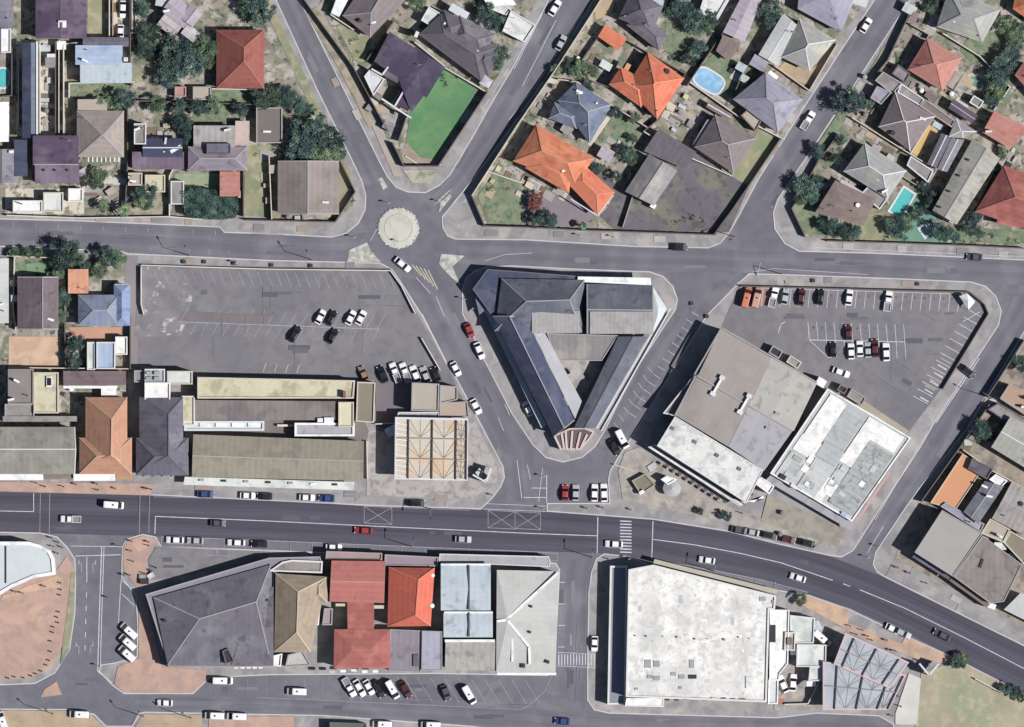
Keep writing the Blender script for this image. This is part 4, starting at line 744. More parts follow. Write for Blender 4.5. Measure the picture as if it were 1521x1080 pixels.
b = house('khaki flat roofed block with pale parapet beside parked pickups', 'khaki flat block', (544, 597), None, 'outbuilding', 'outbuilding'); b.flat([(529, 626), (531, 567), (558, 568), (556, 628)], 4.2, fKhaki, wallm); b.done()
b = house('small beige flat shop above the fuel canopy', 'beige flat shop', (640, 590), None, 'shop_building', 'shop building'); b.flat([(611, 610), (612, 568), (653, 570), (652, 611)], 5.0, fBeige, ridgeg); b.flat([(653, 600), (654, 572), (680, 574), (680, 594)], 3.8, fBeige, ridgeg); b.flat([(653, 610), (653, 598), (695, 596), (697, 620), (653, 620)], 3.4, mat('tan_slab', 'b9a594', .1), ridgeg); b.flat([(588, 622), (592, 612), (653, 612), (653, 622)], 3.2, rSilver, ridgew); b.done()
# ================================================================ fuel canopies
def canopy(label, ref, quad, panel, us, ny, h, beam, at, darkbeams, trim):
    nx = len(us)-1
    r = empty('fuel_canopy', P(*at, .12), label, 'canopy', 'fuel station canopies'); BUILD.append((at, ref)); V = [P(*p) for p in quad]   # A,B,C,D loop: A bottom-left, B top-left, C top-right, D bottom-right
    def pt(u, v): return V[0].lerp(V[3], u).lerp(V[1].lerp(V[2], u), v)
    mb = MB(); q = W2(quad); mb.prism(q, h, h+.25, bottom=True); pan = mb.build('roof', panel, r)
    tm = MB(); o_ = inset(q, -.12); tm.ring(o_, inset(q, .35), h-.35, h+.36); tm.build('fascia', trim, r)
    z = Vector((0, 0, h+.27))
    for u in us:
        mb = MB(); mb.bar(pt(u, .01)+z, pt(u, .97)+z, .34, .3); mb.build('beam', darkbeams, r)
    for j in range(1, ny):
        mb = MB(); mb.bar(pt(.02, j/ny)+z+Vector((0, 0, .1)), pt(.98, j/ny)+z+Vector((0, 0, .1)), .22, .2); mb.build('cross_beam', beam, r)
    for i in range(nx):
        for j in range(ny):
            u0, u1, v0, v1 = us[i], us[i+1], j/ny, (j+1)/ny; um = (u0+u1)/2; mb = MB()
            for (a, b_) in (((um, v0+.02), (u0+.01, v1-.02)), ((um, v0+.02), (u1-.01, v1-.02)), ((um, v0+.02), (um, v1-.02)), ((u0+.01, (v0+v1)/2), (um, v0+.02)), ((u1-.01, (v0+v1)/2), (um, v0+.02))):
                mb.bar(pt(*a)+z, pt(*b_)+z, .09, .06)
            mb.build('truss', beam, r)
    if us[0] > .175:
        for i in range(11):
            for ua, ub in ((.01, us[0]-.02), (us[-2]+.02, .98)):
                v = .06+i*.085; mb = MB(); mb.bar(pt(ua, v)+z, pt(ub, v-.03)+z, .16, .08); mb.build('bracket', whitem if ua < .1 else gbeam, r)
    for u in (.2, .8):
        for v in (.25, .75):
            mb = MB(); mb.cyl(pt(u, v), .22, 0, h, 12); mb.build('post', wallw, r)
    return r
gbeam = mat('beam_grey', '8a8684', .1); tbeam = mat('truss_grey', '9c958e', .1); dbeam = mat('beam_dark', '4c484c', .1); peach = mat('peach_panel', 'd6cab6', .1, .8, .25, 2, col2=[('d5b28c', .52, .12), ('cdcac4', .6, .2)], soft=.10)
icep = mat('ice_panel', 'b4bcc6', .1, .8, .25, 2, col2=[('a2adb8', .55, .3)]); pinkt = mat('pink_trim', 'd3b9bc', .08)
canopy('square peach and white fuel station canopy with truss beams', 'peach fuel canopy', [(587, 711), (588, 620), (695, 622), (694, 713)], peach, (.18, .51, .84, .985), 3, 5.0, tbeam, (640, 666), dbeam, ridgew)
canopy('larger blue white fuel canopy with slanted end by main road', 'blue fuel canopy', [(1238, 985), (1255, 940), (1348, 983), (1320, 1021)], icep, (.14, .5, .86), 2, 5.3, tbeam, (1292, 990), dbeam, pinkt)
canopy('pink edged fuel canopy at the bottom joined to the blue one', 'pink fuel canopy', [(1222, 1053), (1222, 982), (1344, 1002), (1319, 1053)], icep, (.17, .5, .82, .98), 2, 4.6, tbeam, (1255, 1030), dbeam, pinkt)
# ================================================================ triangular building
b = house('triangular slate roofed building wrapped round a small courtyard', 'triangular building', (840, 520), wallg, 'triangular_building', 'shop building')
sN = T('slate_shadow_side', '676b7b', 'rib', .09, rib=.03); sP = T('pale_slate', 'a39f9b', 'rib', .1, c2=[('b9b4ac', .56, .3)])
b.flat([(702, 430), (724, 400), (858, 410), (858, 440), (770, 470), (735, 475)], 4.4, T('slate_low', '454d68', 'rib', rib=.03), ridged, .25, .2)
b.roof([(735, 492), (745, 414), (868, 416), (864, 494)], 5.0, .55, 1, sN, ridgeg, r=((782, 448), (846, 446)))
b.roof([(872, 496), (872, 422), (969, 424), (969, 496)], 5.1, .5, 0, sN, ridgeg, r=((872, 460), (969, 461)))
b.roof([(808, 494), (806, 458), (862, 458), (862, 494)], 5.2, .2, 0, sP, None); bs_ = mat('bright_slope', 'a9a7a8', .14, .8, .3, 2, kind='rib', rib=.05, col2=[('9f9a98', .55, .4)]); b.mono([(876, 496), (876, 463), (969, 463), (969, 496)], [5.4, 8.1, 8.1, 5.4], bs_, walls=False); b.mono([(790, 495), (790, 462), (861, 462), (861, 495)], [5.45, 7.85, 7.85, 5.45], mat('sunlit_slope_b', 'a6a4a4', .14, .8, .3, 2, kind='rib', rib=.05), walls=False); b.mono([(790, 461), (786, 450), (846, 450), (861, 461)], [7.85, 8.6, 8.6, 7.85], mat('grey_slope_c', '8d8b90', .12, .8, .3, 2, kind='rib', rib=.04), walls=False)  # plates on the south slopes: sunlight painted in as a paler slate colour
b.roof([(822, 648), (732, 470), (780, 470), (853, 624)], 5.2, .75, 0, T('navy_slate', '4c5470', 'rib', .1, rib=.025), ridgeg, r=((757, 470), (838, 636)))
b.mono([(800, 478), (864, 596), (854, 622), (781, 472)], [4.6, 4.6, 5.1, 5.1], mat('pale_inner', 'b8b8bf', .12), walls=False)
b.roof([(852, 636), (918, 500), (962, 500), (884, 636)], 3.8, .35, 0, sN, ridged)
b.flat([(812, 495), (918, 498), (894, 536), (826, 536)], 3.4, T('court_roof', '8a888a', 'rib', c2=[('a39d98', .55, .2)]), ridgeg, .25, .2)
b.mono([(858, 411), (966, 413), (967, 424), (858, 419)], [4.9]*4, whitem, name='awning', walls=False); b.roof([(968, 496), (968, 424), (990, 458), (982, 474)], 3.6, .2, 1, fIce, None)
b.flat([(772, 500), (778, 486), (806, 484), (804, 496), (784, 510)], 4.9, mat('pale_clutter', 'cfd0d4', .3, .8, .8, 4, col2=[('7c84a0', .5, 1.2)], soft=.04), ridgew)
b.mono([(720, 462), (726, 458), (812, 630), (804, 636)], [2.9, 2.9, 3.0, 3.0], rIce, name='veranda_roof', walls=False); b.mono([(704, 434), (716, 452), (722, 460), (712, 468)], [3]*4, rBlueG, name='veranda_roof', walls=False)
b.mono([(984, 468), (996, 460), (894, 640), (886, 636)], [3.0, 2.8, 2.8, 3.0], T('veranda_sheet', 'a9a6a8', 'rib'), name='veranda_roof', walls=False)
for x0, y0, x1, y1 in ((996, 458, 893, 640), (984, 468, 886, 636), (726, 460, 810, 632), (733, 455, 748, 476), (862, 462, 862, 494), (873, 462, 873, 494), (912, 516, 920, 500)):
    mb = MB(); mb.bar(P(x0, y0, 3.4), P(x1, y1, 3.4), .3, .3); mb.build('gutter', ridgew, b.r)
b.box('air_conditioner', 863, 560, 7, 9, 60, 4.0, .8, ridgeg); b.box('chimney', 826, 634, 6, 8, 30, 3, 3, ridgeg)
b.done()
b = house('pink and white fan shaped pergola at the tip of triangle', 'fan pergola', (850, 655), wallw, 'pergola', 'pergola'); pm_ = mat('pink_white', 'd9c2c0', .08)
b.flat([(822, 647), (846, 636), (868, 635), (883, 641), (876, 652), (862, 668), (832, 668)], 2.7, mat('dark_floor_roof', '6d5f62', .12), pm_, .35, .15)
for x0, y0, x1, y1 in ((824, 648, 833, 667), (834, 643, 838, 667), (850, 640, 848, 668), (862, 642, 856, 668), (872, 645, 862, 667), (840, 640, 842, 668)):
    mb = MB(); mb.bar(P(x0, y0, 2.75), P(x1, y1, 2.75), .5, .2); mb.build('slat', pm_, b.r)
b.done(False)
# ================================================================ big centre-right buildings
b = house('large taupe supermarket roof with white front deck', 'large taupe building', (1090, 600), wallg, 'supermarket', 'shop building')
b.roof([(1035, 560), (1071, 486), (1146, 529), (1112, 606)], 6.2, .04, 0, rTaupe, None); b.roof([(1110, 605), (1145, 529), (1213, 568), (1178, 640)], 6.25, .04, 0, T('pale_taupe', 'b7b4ae', 'rib', .07, rib=.02), None)
b.roof([(1003, 617), (1034, 560), (1111, 604), (1082, 664)], 6.3, .04, 0, rTaupe, None); b.roof([(1081, 663), (1110, 604), (1176, 640), (1134, 699)], 6.35, .04, 0, rSilver, None)
b.flat([(975, 662), (1002, 618), (1133, 698), (1108, 747)], 7.0, fMott, ridgew, .3, .15); b.flat([(984, 614), (1034, 552), (1040, 556), (1002, 618)], 5.2, fGrey, ridgew)
for x0, y0, x1, y1 in ((1031, 556, 1176, 640), (1071, 487, 1212, 568), (1034, 556, 1002, 617), (1071, 487, 1031, 556)):
    mb = MB(); mb.bar(P(x0, y0, 6.5), P(x1, y1, 6.5), .35, .25); mb.build('parapet', ridgeg, b.r)
for x, y in ((1065, 573), (1105, 600)):
    b.box('roof_duct', x, y, 3.5, 22, 30, 6.6, .6, whitem)
    for s_ in (-1, 1): b.box('air_conditioner', x-s_*7, y+s_*12, 8, 6, 30, 6.5, .9, ridgew)
for x, y in ((1154, 614), (1140, 636)): b.box('roof_fan', x, y, 8, 4, 20, 6.5, .6, ridgeg)
for x, y in ((998, 636), (1031, 656), (1064, 676), (1097, 696)): b.box('roof_hatch', x, y, 6, 5, 30, 6.95, .35, mat('rust_hatch', '7d6f66', .2))
b.awning([(962, 664), (974, 660), (1108, 746), (1098, 752)], 3.4, 3.2, T('awning_stripe', 'd9d9d6', 'rib', per=4, rib=.12))
for k in range(2):
    mb = MB(); mb.bar(P(970-k*5, 663+k*2, 3.5), P(1106-k*5, 749+k*1.5, 3.5), .22, .2); mb.build('awning_beam', darkm if k == 0 else whitem, b.r)
for i in range(10): b.box('awning_bracket', 990+i*9.5, 691+i*6, 6, 4, 30, 2.4, .2, mat('brown_timber', '6e5a50', .1))
b.done()
b = house('white link roof between the two large roofs', 'white link', (1134, 720), wallw, 'link_roof', 'canopy'); b.flat([(1120, 718), (1130, 708), (1150, 722), (1142, 734)], 4.6, fWhite, whitem); b.awning([(1108, 744), (1120, 746), (1132, 736), (1136, 740)], 3, 3, whitem); b.done(False)
b = house('patchwork white and grey sheet roofed store by lower right street', 'patchwork white building', (1245, 675), wallg, 'store_building', 'shop building')
O = P(1228, 577); U = P(1352, 650)-O; Vv = P(1143, 703)-O
def g(u, v): p = O+U*u+Vv*v; return (p.x/S+760.5, 540-p.y/S)
def patch(u0, v0, u1, v1, m, h): 
    q = [P(*g(u0, v1), h), P(*g(u0, v0), h), P(*g(u1, v0), h), P(*g(u1, v1), h)]; mb = MB(); mb.slope(q[::-1]); mb.prism([tuple(p)[:2] for p in (q if area([tuple(p)[:2] for p in q]) > 0 else q[::-1])], h-.12, h-.003, top=False); return mb.build('roof_panel', m, b.r)
b.flat([g(0, 0), g(1, 0), g(.98, 1.0), g(0, 1)], 5.0, rWhiteG, whitem, .35, .3)
wA, wB, wC, wD = fWhite, T('panel_pale', 'c6c9c9', 'rib', .08, rib=.04), T('panel_grey', 'b3b8b9', 'rib', .1, rib=.05), T('panel_worn', 'aab0b0', 'rib', .14, rib=.08, c2=[('84898a', .6, .8)])
for a in ((.06, .03, .26, .5, wA), (.26, .03, .50, .45, wC), (.52, .03, .66, .55, wA), (.66, .03, .94, .22, wA), (.66, .24, .95, .95, wD), (.05, .5, .28, .68, wA), (.28, .46, .52, .62, wC), (.30, .64, .52, .98, wB), (.05, .70, .28, .98, wB), (.54, .57, .66, .74, wB), (.52, .74, .66, .90, wA), (.36, .88, .60, .99, wA), (.12, .78, .24, .9, wC)):
    patch(a[0], a[1], a[2], a[3], a[4], 5.0+.03*random.randint(0, 6)+.01*random.random())
rq = random.Random(9)
for (u0, v0, u1, v1) in ((.06, .5, .52, .98), (.54, .55, .66, .93), (.68, .26, .94, .93)):
    for k in range(7):
        a_, c_ = rq.uniform(u0, u1-.08), rq.uniform(v0, v1-.06); patch(a_, c_, a_+rq.uniform(.05, .1), c_+rq.uniform(.03, .07), rq.choice([wA, wB, wC, wD]), 5.24+.012*k+.003*rq.random())
for i in range(8): b.box('roof_rib_box', *g(.74+.15*random.random(), .3+.08*i), 10, 2, 30, 4.95, .25, ridgeg)
b.box('air_conditioner', 1162, 708, 9, 7, 30, 4.8, .8, darkm); b.box('air_conditioner', 1178, 722, 10, 5, 35, 4.8, .7, ridgew); b.box('air_conditioner', 1252, 764, 9, 6, 30, 4.8, .6, rBlueP)
b.awning([g(0.02, 1.0), g(1, 1.0), g(1.03, 1.08), g(0, 1.08)], 3.5, 3.2, rSilver)
mb = MB(); mb.bar(P(*g(1.02, .4), 3), P(*g(1.02, 1.0), 3), .6, .3); mb.build('pink_ledge', mat('pink_ledge', 'c3a29c', .1), b.r)
b.box('roof_plant', 1219, 568, 14, 12, 30, 0, 4.2, whitem)
b.done()
b = house('brown open shed against the patchwork white building', 'small brown shed', (1251, 578), None, 'shed', 'shed'); b.flat(R(1251, 578, 13, 11, 30), 2.4, darkm, rBrown); b.done(False)
b = house('pale concrete loading ramp roof beside the east car park', 'loading ramp roof', (1272, 590), wallg, 'shed', 'shed'); b.flat(R(1272, 590, 26, 14, 32), 2.0, fGrey, ridgeg); b.done(False)
b = house('small dark service kiosk at the car park edge', 'dark service kiosk', (1153, 523), None, 'kiosk', 'kiosk'); b.flat(R(1152, 523, 18, 13, 30), 2.5, darkm, ridgeg); b.done(False)
b = house('low pale service block beside large taupe roof', 'pale service block', (1180, 537), wallg, 'shed', 'shed'); b.flat(R(1179, 538, 20, 12, 32), 2.2, fGrey, wallm); b.done(False)
b = house('square green kiosk pad with a dark low wall', 'green kiosk pad', (955, 716), wallg, 'kiosk', 'kiosk'); b.flat([(938, 714), (958, 703), (974, 720), (952, 735)], 1.6, mat('olive_pad', '84836f', .12), mat('par_olive', 'a9a08a')); b.box('white_box', 953, 731, 8, 5, -30, 1.4, .7, whitem); b.done(False)
# round stall with cone roof
r = empty('market_umbrella', P(998, 725, .12), 'round grey stall roof with white rim on the sandstone court', 'stall'); mb = MB(); cc = P(998, 725)
for i in range(12):
    a0, a1 = i*math.tau/12, (i+1)*math.tau/12; mb.face([(cc.x+2.2*math.cos(a0), cc.y+2.0*math.sin(a0), 2.5), (cc.x+2.2*math.cos(a1), cc.y+2.0*math.sin(a1), 2.5), (cc.x, cc.y, 3.3)])
mb.build('canopy', mat('stall_canopy', 'b5b5b5', .08), r); mb = MB(); mb.cyl(cc, .08, .12, 3.2, 8); mb.build('pole', darkm, r)
b = house('small white canopied cube stall left of the round stall', 'cube stall', (990, 712), wallw, 'stall', 'stall'); b.flat([(981, 712), (990, 706), (1006, 712), (992, 720)], 3.0, fWhite, whitem); b.done(False)
# ================================================================ right-hand block H
b = house('tan flat roofed house at the right edge of the lower block', 'tan edge house', (1505, 596)); b.flat([(1484, 592), (1498, 570), (1545, 590), (1530, 622)], 3.4, mat('tan_deck', 'b99a84', .1), ridgeg); b.flat([(1466, 608), (1482, 598), (1530, 626), (1515, 640)], 2.8, fGrey, rSlate); b.done()
b = house('large pale grey pitched house at the right edge', 'pale grey edge house', (1515, 655)); b.roof([(1471, 664), (1500, 618), (1580, 660), (1550, 712)], 4.2, .15, 0, T('pale_grey_sheet', 'a8a8a0', 'rib'), ridgew); b.done()
b = house('bright orange sand coloured flat roof by the lower right street', 'orange flat roof', (1418, 715), wallm, 'outbuilding', 'outbuilding'); b.flat([(1381, 747), (1429, 674), (1461, 694), (1419, 757)], 2.6, fOrange, wallm, .2, .25); b.done(False)
b = house('small dark grey box roof above the orange flat roof', 'dark box roof', (1455, 696), None, 'outbuilding', 'outbuilding'); b.flat([(1437, 696), (1443, 680), (1475, 696), (1465, 712)], 3.8, T('plum_box', '5d5662', 'rib'), ridged); b.done(False)
b = house('dark grey strip roofed house right of the orange flat roof', 'blue grey strip house', (1465, 745)); b.roof([(1430, 760), (1462, 714), (1490, 722), (1452, 778)], 3.8, .2, 0, T('strip_grey', '6f727e', 'rib'), ridgeg); b.flat([(1468, 712), (1478, 704), (1496, 714), (1486, 724)], 3.4, fWhite, whitem); b.done()
b = house('grey corrugated house at the right edge beside dark yards', 'corrugated edge house', (1505, 740)); b.roof([(1472, 770), (1502, 715), (1560, 745), (1530, 800)], 4.0, .15, 0, rCorr, ridgeg); b.vent(1515, 748, 4.6, .6); b.done()
b = house('large pale grey flat roofed building at the lower right corner', 'pale grey corner building', (1405, 808), wallg, 'shop_building', 'shop building'); b.flat([(1357, 820), (1398, 757), (1458, 792), (1414, 856)], 6.0, mat('pale_slab', 'a9a6a1', .07), ridgeg, .25, .2); b.done()
b = house('brown grey flat roofed building right of the pale corner one', 'brown grey flat building', (1462, 850), wallg, 'shop_building', 'shop building'); b.flat([(1415, 856), (1458, 795), (1517, 838), (1490, 893), (1470, 896)], 5.4, T('brown_membrane', '8d8480', 'rib', .12), ridgeg, .25, .2); b.box('roof_box', 1456, 836, 4, 14, 20, 5.2, .4, darkm)
b.awning([(1414, 857), (1470, 897), (1465, 902), (1409, 862)], 3.2, 3.0, rBrown); b.awning([(1358, 822), (1412, 856), (1408, 861), (1354, 827)], 3.4, 3.2, rSlate); b.box('white_kiosk', 1470, 899, 17, 8, 20, 0, 3, whitem); b.done()
b = house('beige flat roofed shed between two yards at right edge', 'beige edge shed', (1475, 790)); b.flat([(1456, 792), (1470, 770), (1500, 786), (1490, 806)], 3.2, fBeige, wallm); b.flat([(1490, 806), (1500, 788), (1540, 812), (1520, 838)], 3.0, fKhaki, wallm); b.done()
b = house('white grey sheet roof at the lower right edge', 'white edge roof', (1525, 900), wallw); b.roof([(1490, 905), (1515, 880), (1570, 900), (1560, 940)], 3.6, .15, 0, rWhiteG, None); b.done()
b = house('lavender front wall strip above the lower right corner building', 'lavender strip shed', (1430, 770)); b.flat([(1396, 752), (1404, 746), (1462, 778), (1456, 790)], 3.0, rLav, ridgeg); b.done(False)
# ================================================================ bottom rows
b = house('pale blue flat roofed building with curved white parapet on the left', 'curved white building', (35, 840), wallw, 'shop_building', 'shop building'); b.flat([(-40, 885), (-40, 804), (44, 804), (62, 809), (76, 817), (82, 829), (84, 853), (52, 858), (20, 872), (0, 884)], 5.0, fIce, whitem, .8, .3)
b.box('roof_seam', 10, 838, 2, 55, 0, 4.9, .12, darkm); b.done()
b = house('large slate roofed building with slanted front beside pink plaza', 'large slate building', (320, 920), wallg, 'shop_building', 'shop building')
b.flat([(217, 882), (400, 828), (476, 826), (478, 834), (408, 850), (406, 990), (252, 991)], 4.0, mat('slate_canopy', '8f8b9a', .1), ridgeg, .3, .2)
b.roof([(250, 987), (229, 887), (403, 838), (404, 988)], 4.3, .34, 1, T('big_slate', '716e7a', 'rib', .09, rib=.04), ridgeg, r=((298, 918), (382, 893)), keep=True)
b.roof([(345, 987), (372, 898), (407, 870), (407, 988)], 4.6, .15, 0, T('big_slate', ''), None, keep=True); b.flat([(331, 966), (340, 962), (350, 982), (336, 985)], 5.9, darkm, ridged); b.vent(246, 921, 5, .4)
b.box('roof_bar', 391, 892, 18, 3, -12, 5.6, .3, darkm)
for i in range(5): b.box('roof_clutter', 352+i*9, 991, 6, 3, 0, 3.7, .35, whitem)
b.done()
b = house('tan hip roofed building between slate and red roofs', 'tan hip building', (445, 905), wallm, 'shop_building', 'shop building'); b.roof([(408, 968), (410, 851), (488, 856), (462, 968)], 4.8, .45, 1, rTan, mat('ridge_cream', 'cdbd9f'), r=((444, 878), (442, 938)), keep=True); b.roof([(462, 894), (462, 856), (488, 857), (487, 894)], 4.9, .4, 1, rTan, mat('ridge_cream', ''))
b.flat([(400, 848), (420, 834), (434, 831), (480, 833), (479, 851)], 4.4, fGrey, wallw, .4, .3); b.flat([(405, 988), (407, 973), (420, 970), (418, 990)], 3.4, fWhite, whitem); b.flat([(424, 990), (428, 972), (450, 966), (463, 988)], 3.4, mat('pale_roof_c', 'c2bebb', .14), ridgeg)
b.flat([(463, 928), (466, 906), (476, 906), (474, 928)], 4.0, fWhite, whitem); b.flat([(479, 928), (482, 903), (495, 903), (494, 928)], 4.2, mat('pinkish_roof', 'a8979a', .1), ridgeg); b.done()
b = house('salmon and crimson stepped roofed building in the shop row', 'salmon building', (532, 910), wallm, 'shop_building', 'shop building')
b.roof([(490, 893), (493, 832), (573, 833), (571, 895)], 5.2, .22, 0, rSalmon, mat('ridge_salmon', 'c4928a')); b.mono([(516, 893), (556, 893), (556, 940), (517, 940)], [4.4]*4, rCrim); b.roof([(496, 992), (497, 934), (580, 934), (580, 992)], 4.5, .25, 1, rCrim, None)
b.flat([(484, 831), (485, 818), (568, 821), (568, 832)], 3.6, mat('salmon_canopy', 'a99491', .12), mat('salmon_edge', 'b59d99')); b.box('white_ledge', 506, 898, 14, 4, 0, 3.8, .4, wallm); b.box('white_ledge', 562, 901, 20, 5, 0, 3.8, .4, wallm)
for i in range(6): b.box('roof_clutter', 478+i*16, 996+random.uniform(-1, 2), 8, 4, 0, 2.6, .5, random.choice([ridgeg, wallm, whitem]))
b.done()
b = house('orange red hip roofed building right of the salmon one', 'orange red hip building', (612, 885), wallm, 'shop_building', 'shop building'); b.roof([(576, 930), (578, 842), (646, 843), (640, 929)], 5.2, .5, 1, T('vivid_orange', 'd96a50', c2=[('c75e48', .6, .3)]), mat('ridge_vivid', 'de8068'), r=((622, 860), (618, 912)), keep=True)
b.flat([(571, 840), (572, 823), (652, 827), (650, 841)], 3.6, mat('plum_canopy', '9b8c98', .1), ridgeg); b.vent(643, 854, 5.3, .5, whitem); b.vent(642, 899, 5.3, .6, whitem); b.done()
b = house('grey flat roof with a lavender half below the orange red roof', 'grey lavender building', (618, 965), wallg, 'shop_building', 'shop building'); b.flat([(578, 996), (580, 934), (626, 936), (625, 998)], 4.2, T('violet_grey', '8f8894', 'rib', .08), ridgeg, .2, .2); b.flat([(626, 995), (627, 936), (657, 937), (657, 995)], 4.6, T('lavender_sheet', 'a9a9bb', 'rib', .08), ridgeg, .2, .2); b.box('roof_box', 618, 980, 8, 18, 0, 3.9, .6, rDark); b.done()
b = house('pale ice blue double bay roof with a dark centre seam', 'ice blue roof', (694, 915), wallg, 'shop_building', 'shop building'); b.roof(Q(655, 838, 729, 906), 5.0, .1, 0, rIce, None); b.roof(Q(659, 908, 732, 946), 4.8, .1, 0, rIce, None); b.roof([(661, 994), (662, 949), (736, 951), (735, 995)], 4.6, .12, 0, T('grey_beige_sheet', 'aeaba4', 'rib'), None)
b.box('roof_seam', 697, 872, 2, 66, 0, 5.5, .25, rDark); b.box('roof_seam', 697, 927, 2, 36, 0, 5.3, .25, rDark); b.box('parapet', 692, 838, 74, 3, 0, 4.9, .4, whitem); b.box('parapet', 696, 909, 72, 3, 0, 4.9, .35, whitem); b.box('parapet', 698, 951, 74, 4, 0, 4.7, .35, whitem); b.done()
b = house('large white grey hip roof with thick white ridges', 'white ridged building', (785, 922), wallw, 'shop_building', 'shop building'); b.roof([(737, 1000), (738, 846), (830, 848), (825, 1001)], 5.0, .06, 1, T('pale_hip', 'c6c7c3', 'rib', .07, rib=.02, c2=[('babbb7', .56, .15)]), None, r=((756, 918), (754, 923)), keep=True)
for x0, y0, x1, y1 in ((829, 850, 753, 919), (753, 919, 786, 960), (786, 960, 787, 986), (738, 922, 753, 920)):
    mb = MB(); mb.bar(P(x0, y0, 5.62), P(x1, y1, 5.62), .6, .22); mb.build('ridge_cap', whitem, b.r)
b.box('gable_bar', 761, 965, 3, 34, 0, 5.4, .2, whitem); b.box('parapet', 782, 1000, 88, 4, 0, 4.8, .5, whitem)
b.vent(789, 900, 5.6, .35); b.vent(787, 938, 5.6, .35); b.box('air_conditioner', 777, 988, 6, 6, 0, 5.2, .6, darkm); b.box('air_conditioner', 813, 982, 6, 5, 20, 5.2, .6, darkm); b.box('veranda', 718, 852, 20, 26, 0, 0, 3.4, rCorr); b.done()
b = house('long narrow grey street awning in front of the shop row', 'long grey awning', (740, 829), wallg, 'street_awning', 'awning'); b.flat([(652, 835), (653, 822), (815, 826), (818, 835), (816, 842)], 3.2, rSilver, ridgew, .25, .15); b.done(False)
b = house('very large white flat roofed building with mottled grey stains', 'large white building', (1030, 945), wallw, 'warehouse', 'warehouse')
b.flat([(929, 1034), (933, 845), (970, 838), (1152, 884), (1150, 905), (1142, 905), (1138, 1042)], 6.9, mat('mottled_white', 'f2f1ec', .08, .8, .3, 2.6, kind='rib', rib=.045, per=7, col2=[('dad9d6', .52, .14), ('b4b6b7', .66, .9), ('cfcfcc', .58, .5)], soft=.09), wallw, .45, .35)
b.flat([(902, 1046), (906, 840), (932, 840), (929, 1046)], 3.3, mat('blue_gutter_deck', '8f93a6', .1), wallw, .45, .25)
b.flat([(928, 1048), (930, 1036), (985, 1036), (985, 1049)], 5.0, fWhite, whitem, .2, .15); 
for i in range(9): b.box('roof_clutter', 990+i*14, 1037+random.uniform(-1, 1), random.uniform(5, 11), 3, 0, 6.6, .4, random.choice([ridgeg, darkm, wallm]))
for i in range(9): b.vent(940+i*22+random.uniform(-4, 4), 946+random.uniform(-4, 5), 6.6, random.uniform(.12, .34), ridgeg)
for i in range(26): b.box('roof_patch', random.uniform(945, 1125), random.uniform(870, 1025), random.uniform(3, 14), random.uniform(1.5, 6), random.choice((0, 90, 2)), 6.67, .03, random.choice([mat('felt_patch_a', 'd3d3d0', .12), mat('felt_patch_b', 'c0c2c3', .14), mat('felt_patch_c', 'f4f3ee', .05)]))
for x, y, w_, d_ in ((962, 985, 9, 12), (975, 985, 9, 9), (965, 1004, 8, 5), (975, 1006, 10, 6), (1000, 1000, 8, 5), (1027, 985, 7, 12), (1012, 1004, 9, 6), (1028, 1004, 12, 6), (1010, 1020, 5, 4), (945, 1022, 5, 3), (1132, 889, 9, 6), (1148, 893, 6, 5), (1107, 1012, 1.5, 18), (1145, 940, 12, 26)): b.box('roof_equipment', x, y, w_, d_, 0, 6.55, .3, mat('stain_grey_box', 'a4a8aa', .2) if w_ < 12 else darkm)
b.awning([(970, 836), (1153, 882), (1156, 876), (972, 830)], 3.4, 3.2, mat('pale_awning_edge', 'bfb9a8', .1)); b.done()
b = house('cream white annex roofs attached to the right of white building', 'white annex cluster', (1190, 960), wallw, 'annex', 'outbuilding')
b.flat([(1142, 1010), (1143, 905), (1172, 905), (1170, 985), (1158, 1000), (1157, 1010)], 4.9, fWhite, whitem); b.flat([(1173, 955), (1173, 913), (1210, 917), (1208, 955)], 4.2, fPale, ridgew); b.flat([(1182, 990), (1183, 956), (1227, 957), (1226, 990)], 4.0, fPale, ridgew); b.flat([(1200, 1012), (1202, 990), (1227, 990), (1225, 1010)], 3.8, fPale, ridgew); b.flat([(1140, 1045), (1141, 1006), (1156, 1006), (1155, 1045)], 3.6, fIce, whitem); b.flat([(1164, 965), (1165, 938), (1181, 938), (1180, 966)], 5.0, fCream, ridgew); b.box('air_conditioner', 1172, 952, 8, 10, 0, 4.8, .8, rBrown); b.box('pink_box', 1157, 1040, 12, 7, 25, 0, 1.4, rSalmon); b.done()
b = house('green flat shop roof on the bottom picture edge', 'bottom green roof', (515, 1078), None, 'outbuilding', 'outbuilding'); b.flat([(490, 1072), (545, 1074), (545, 1100), (490, 1100)], 3, mat('green_deck', '5b6f62', .1), ridged); b.done(False)
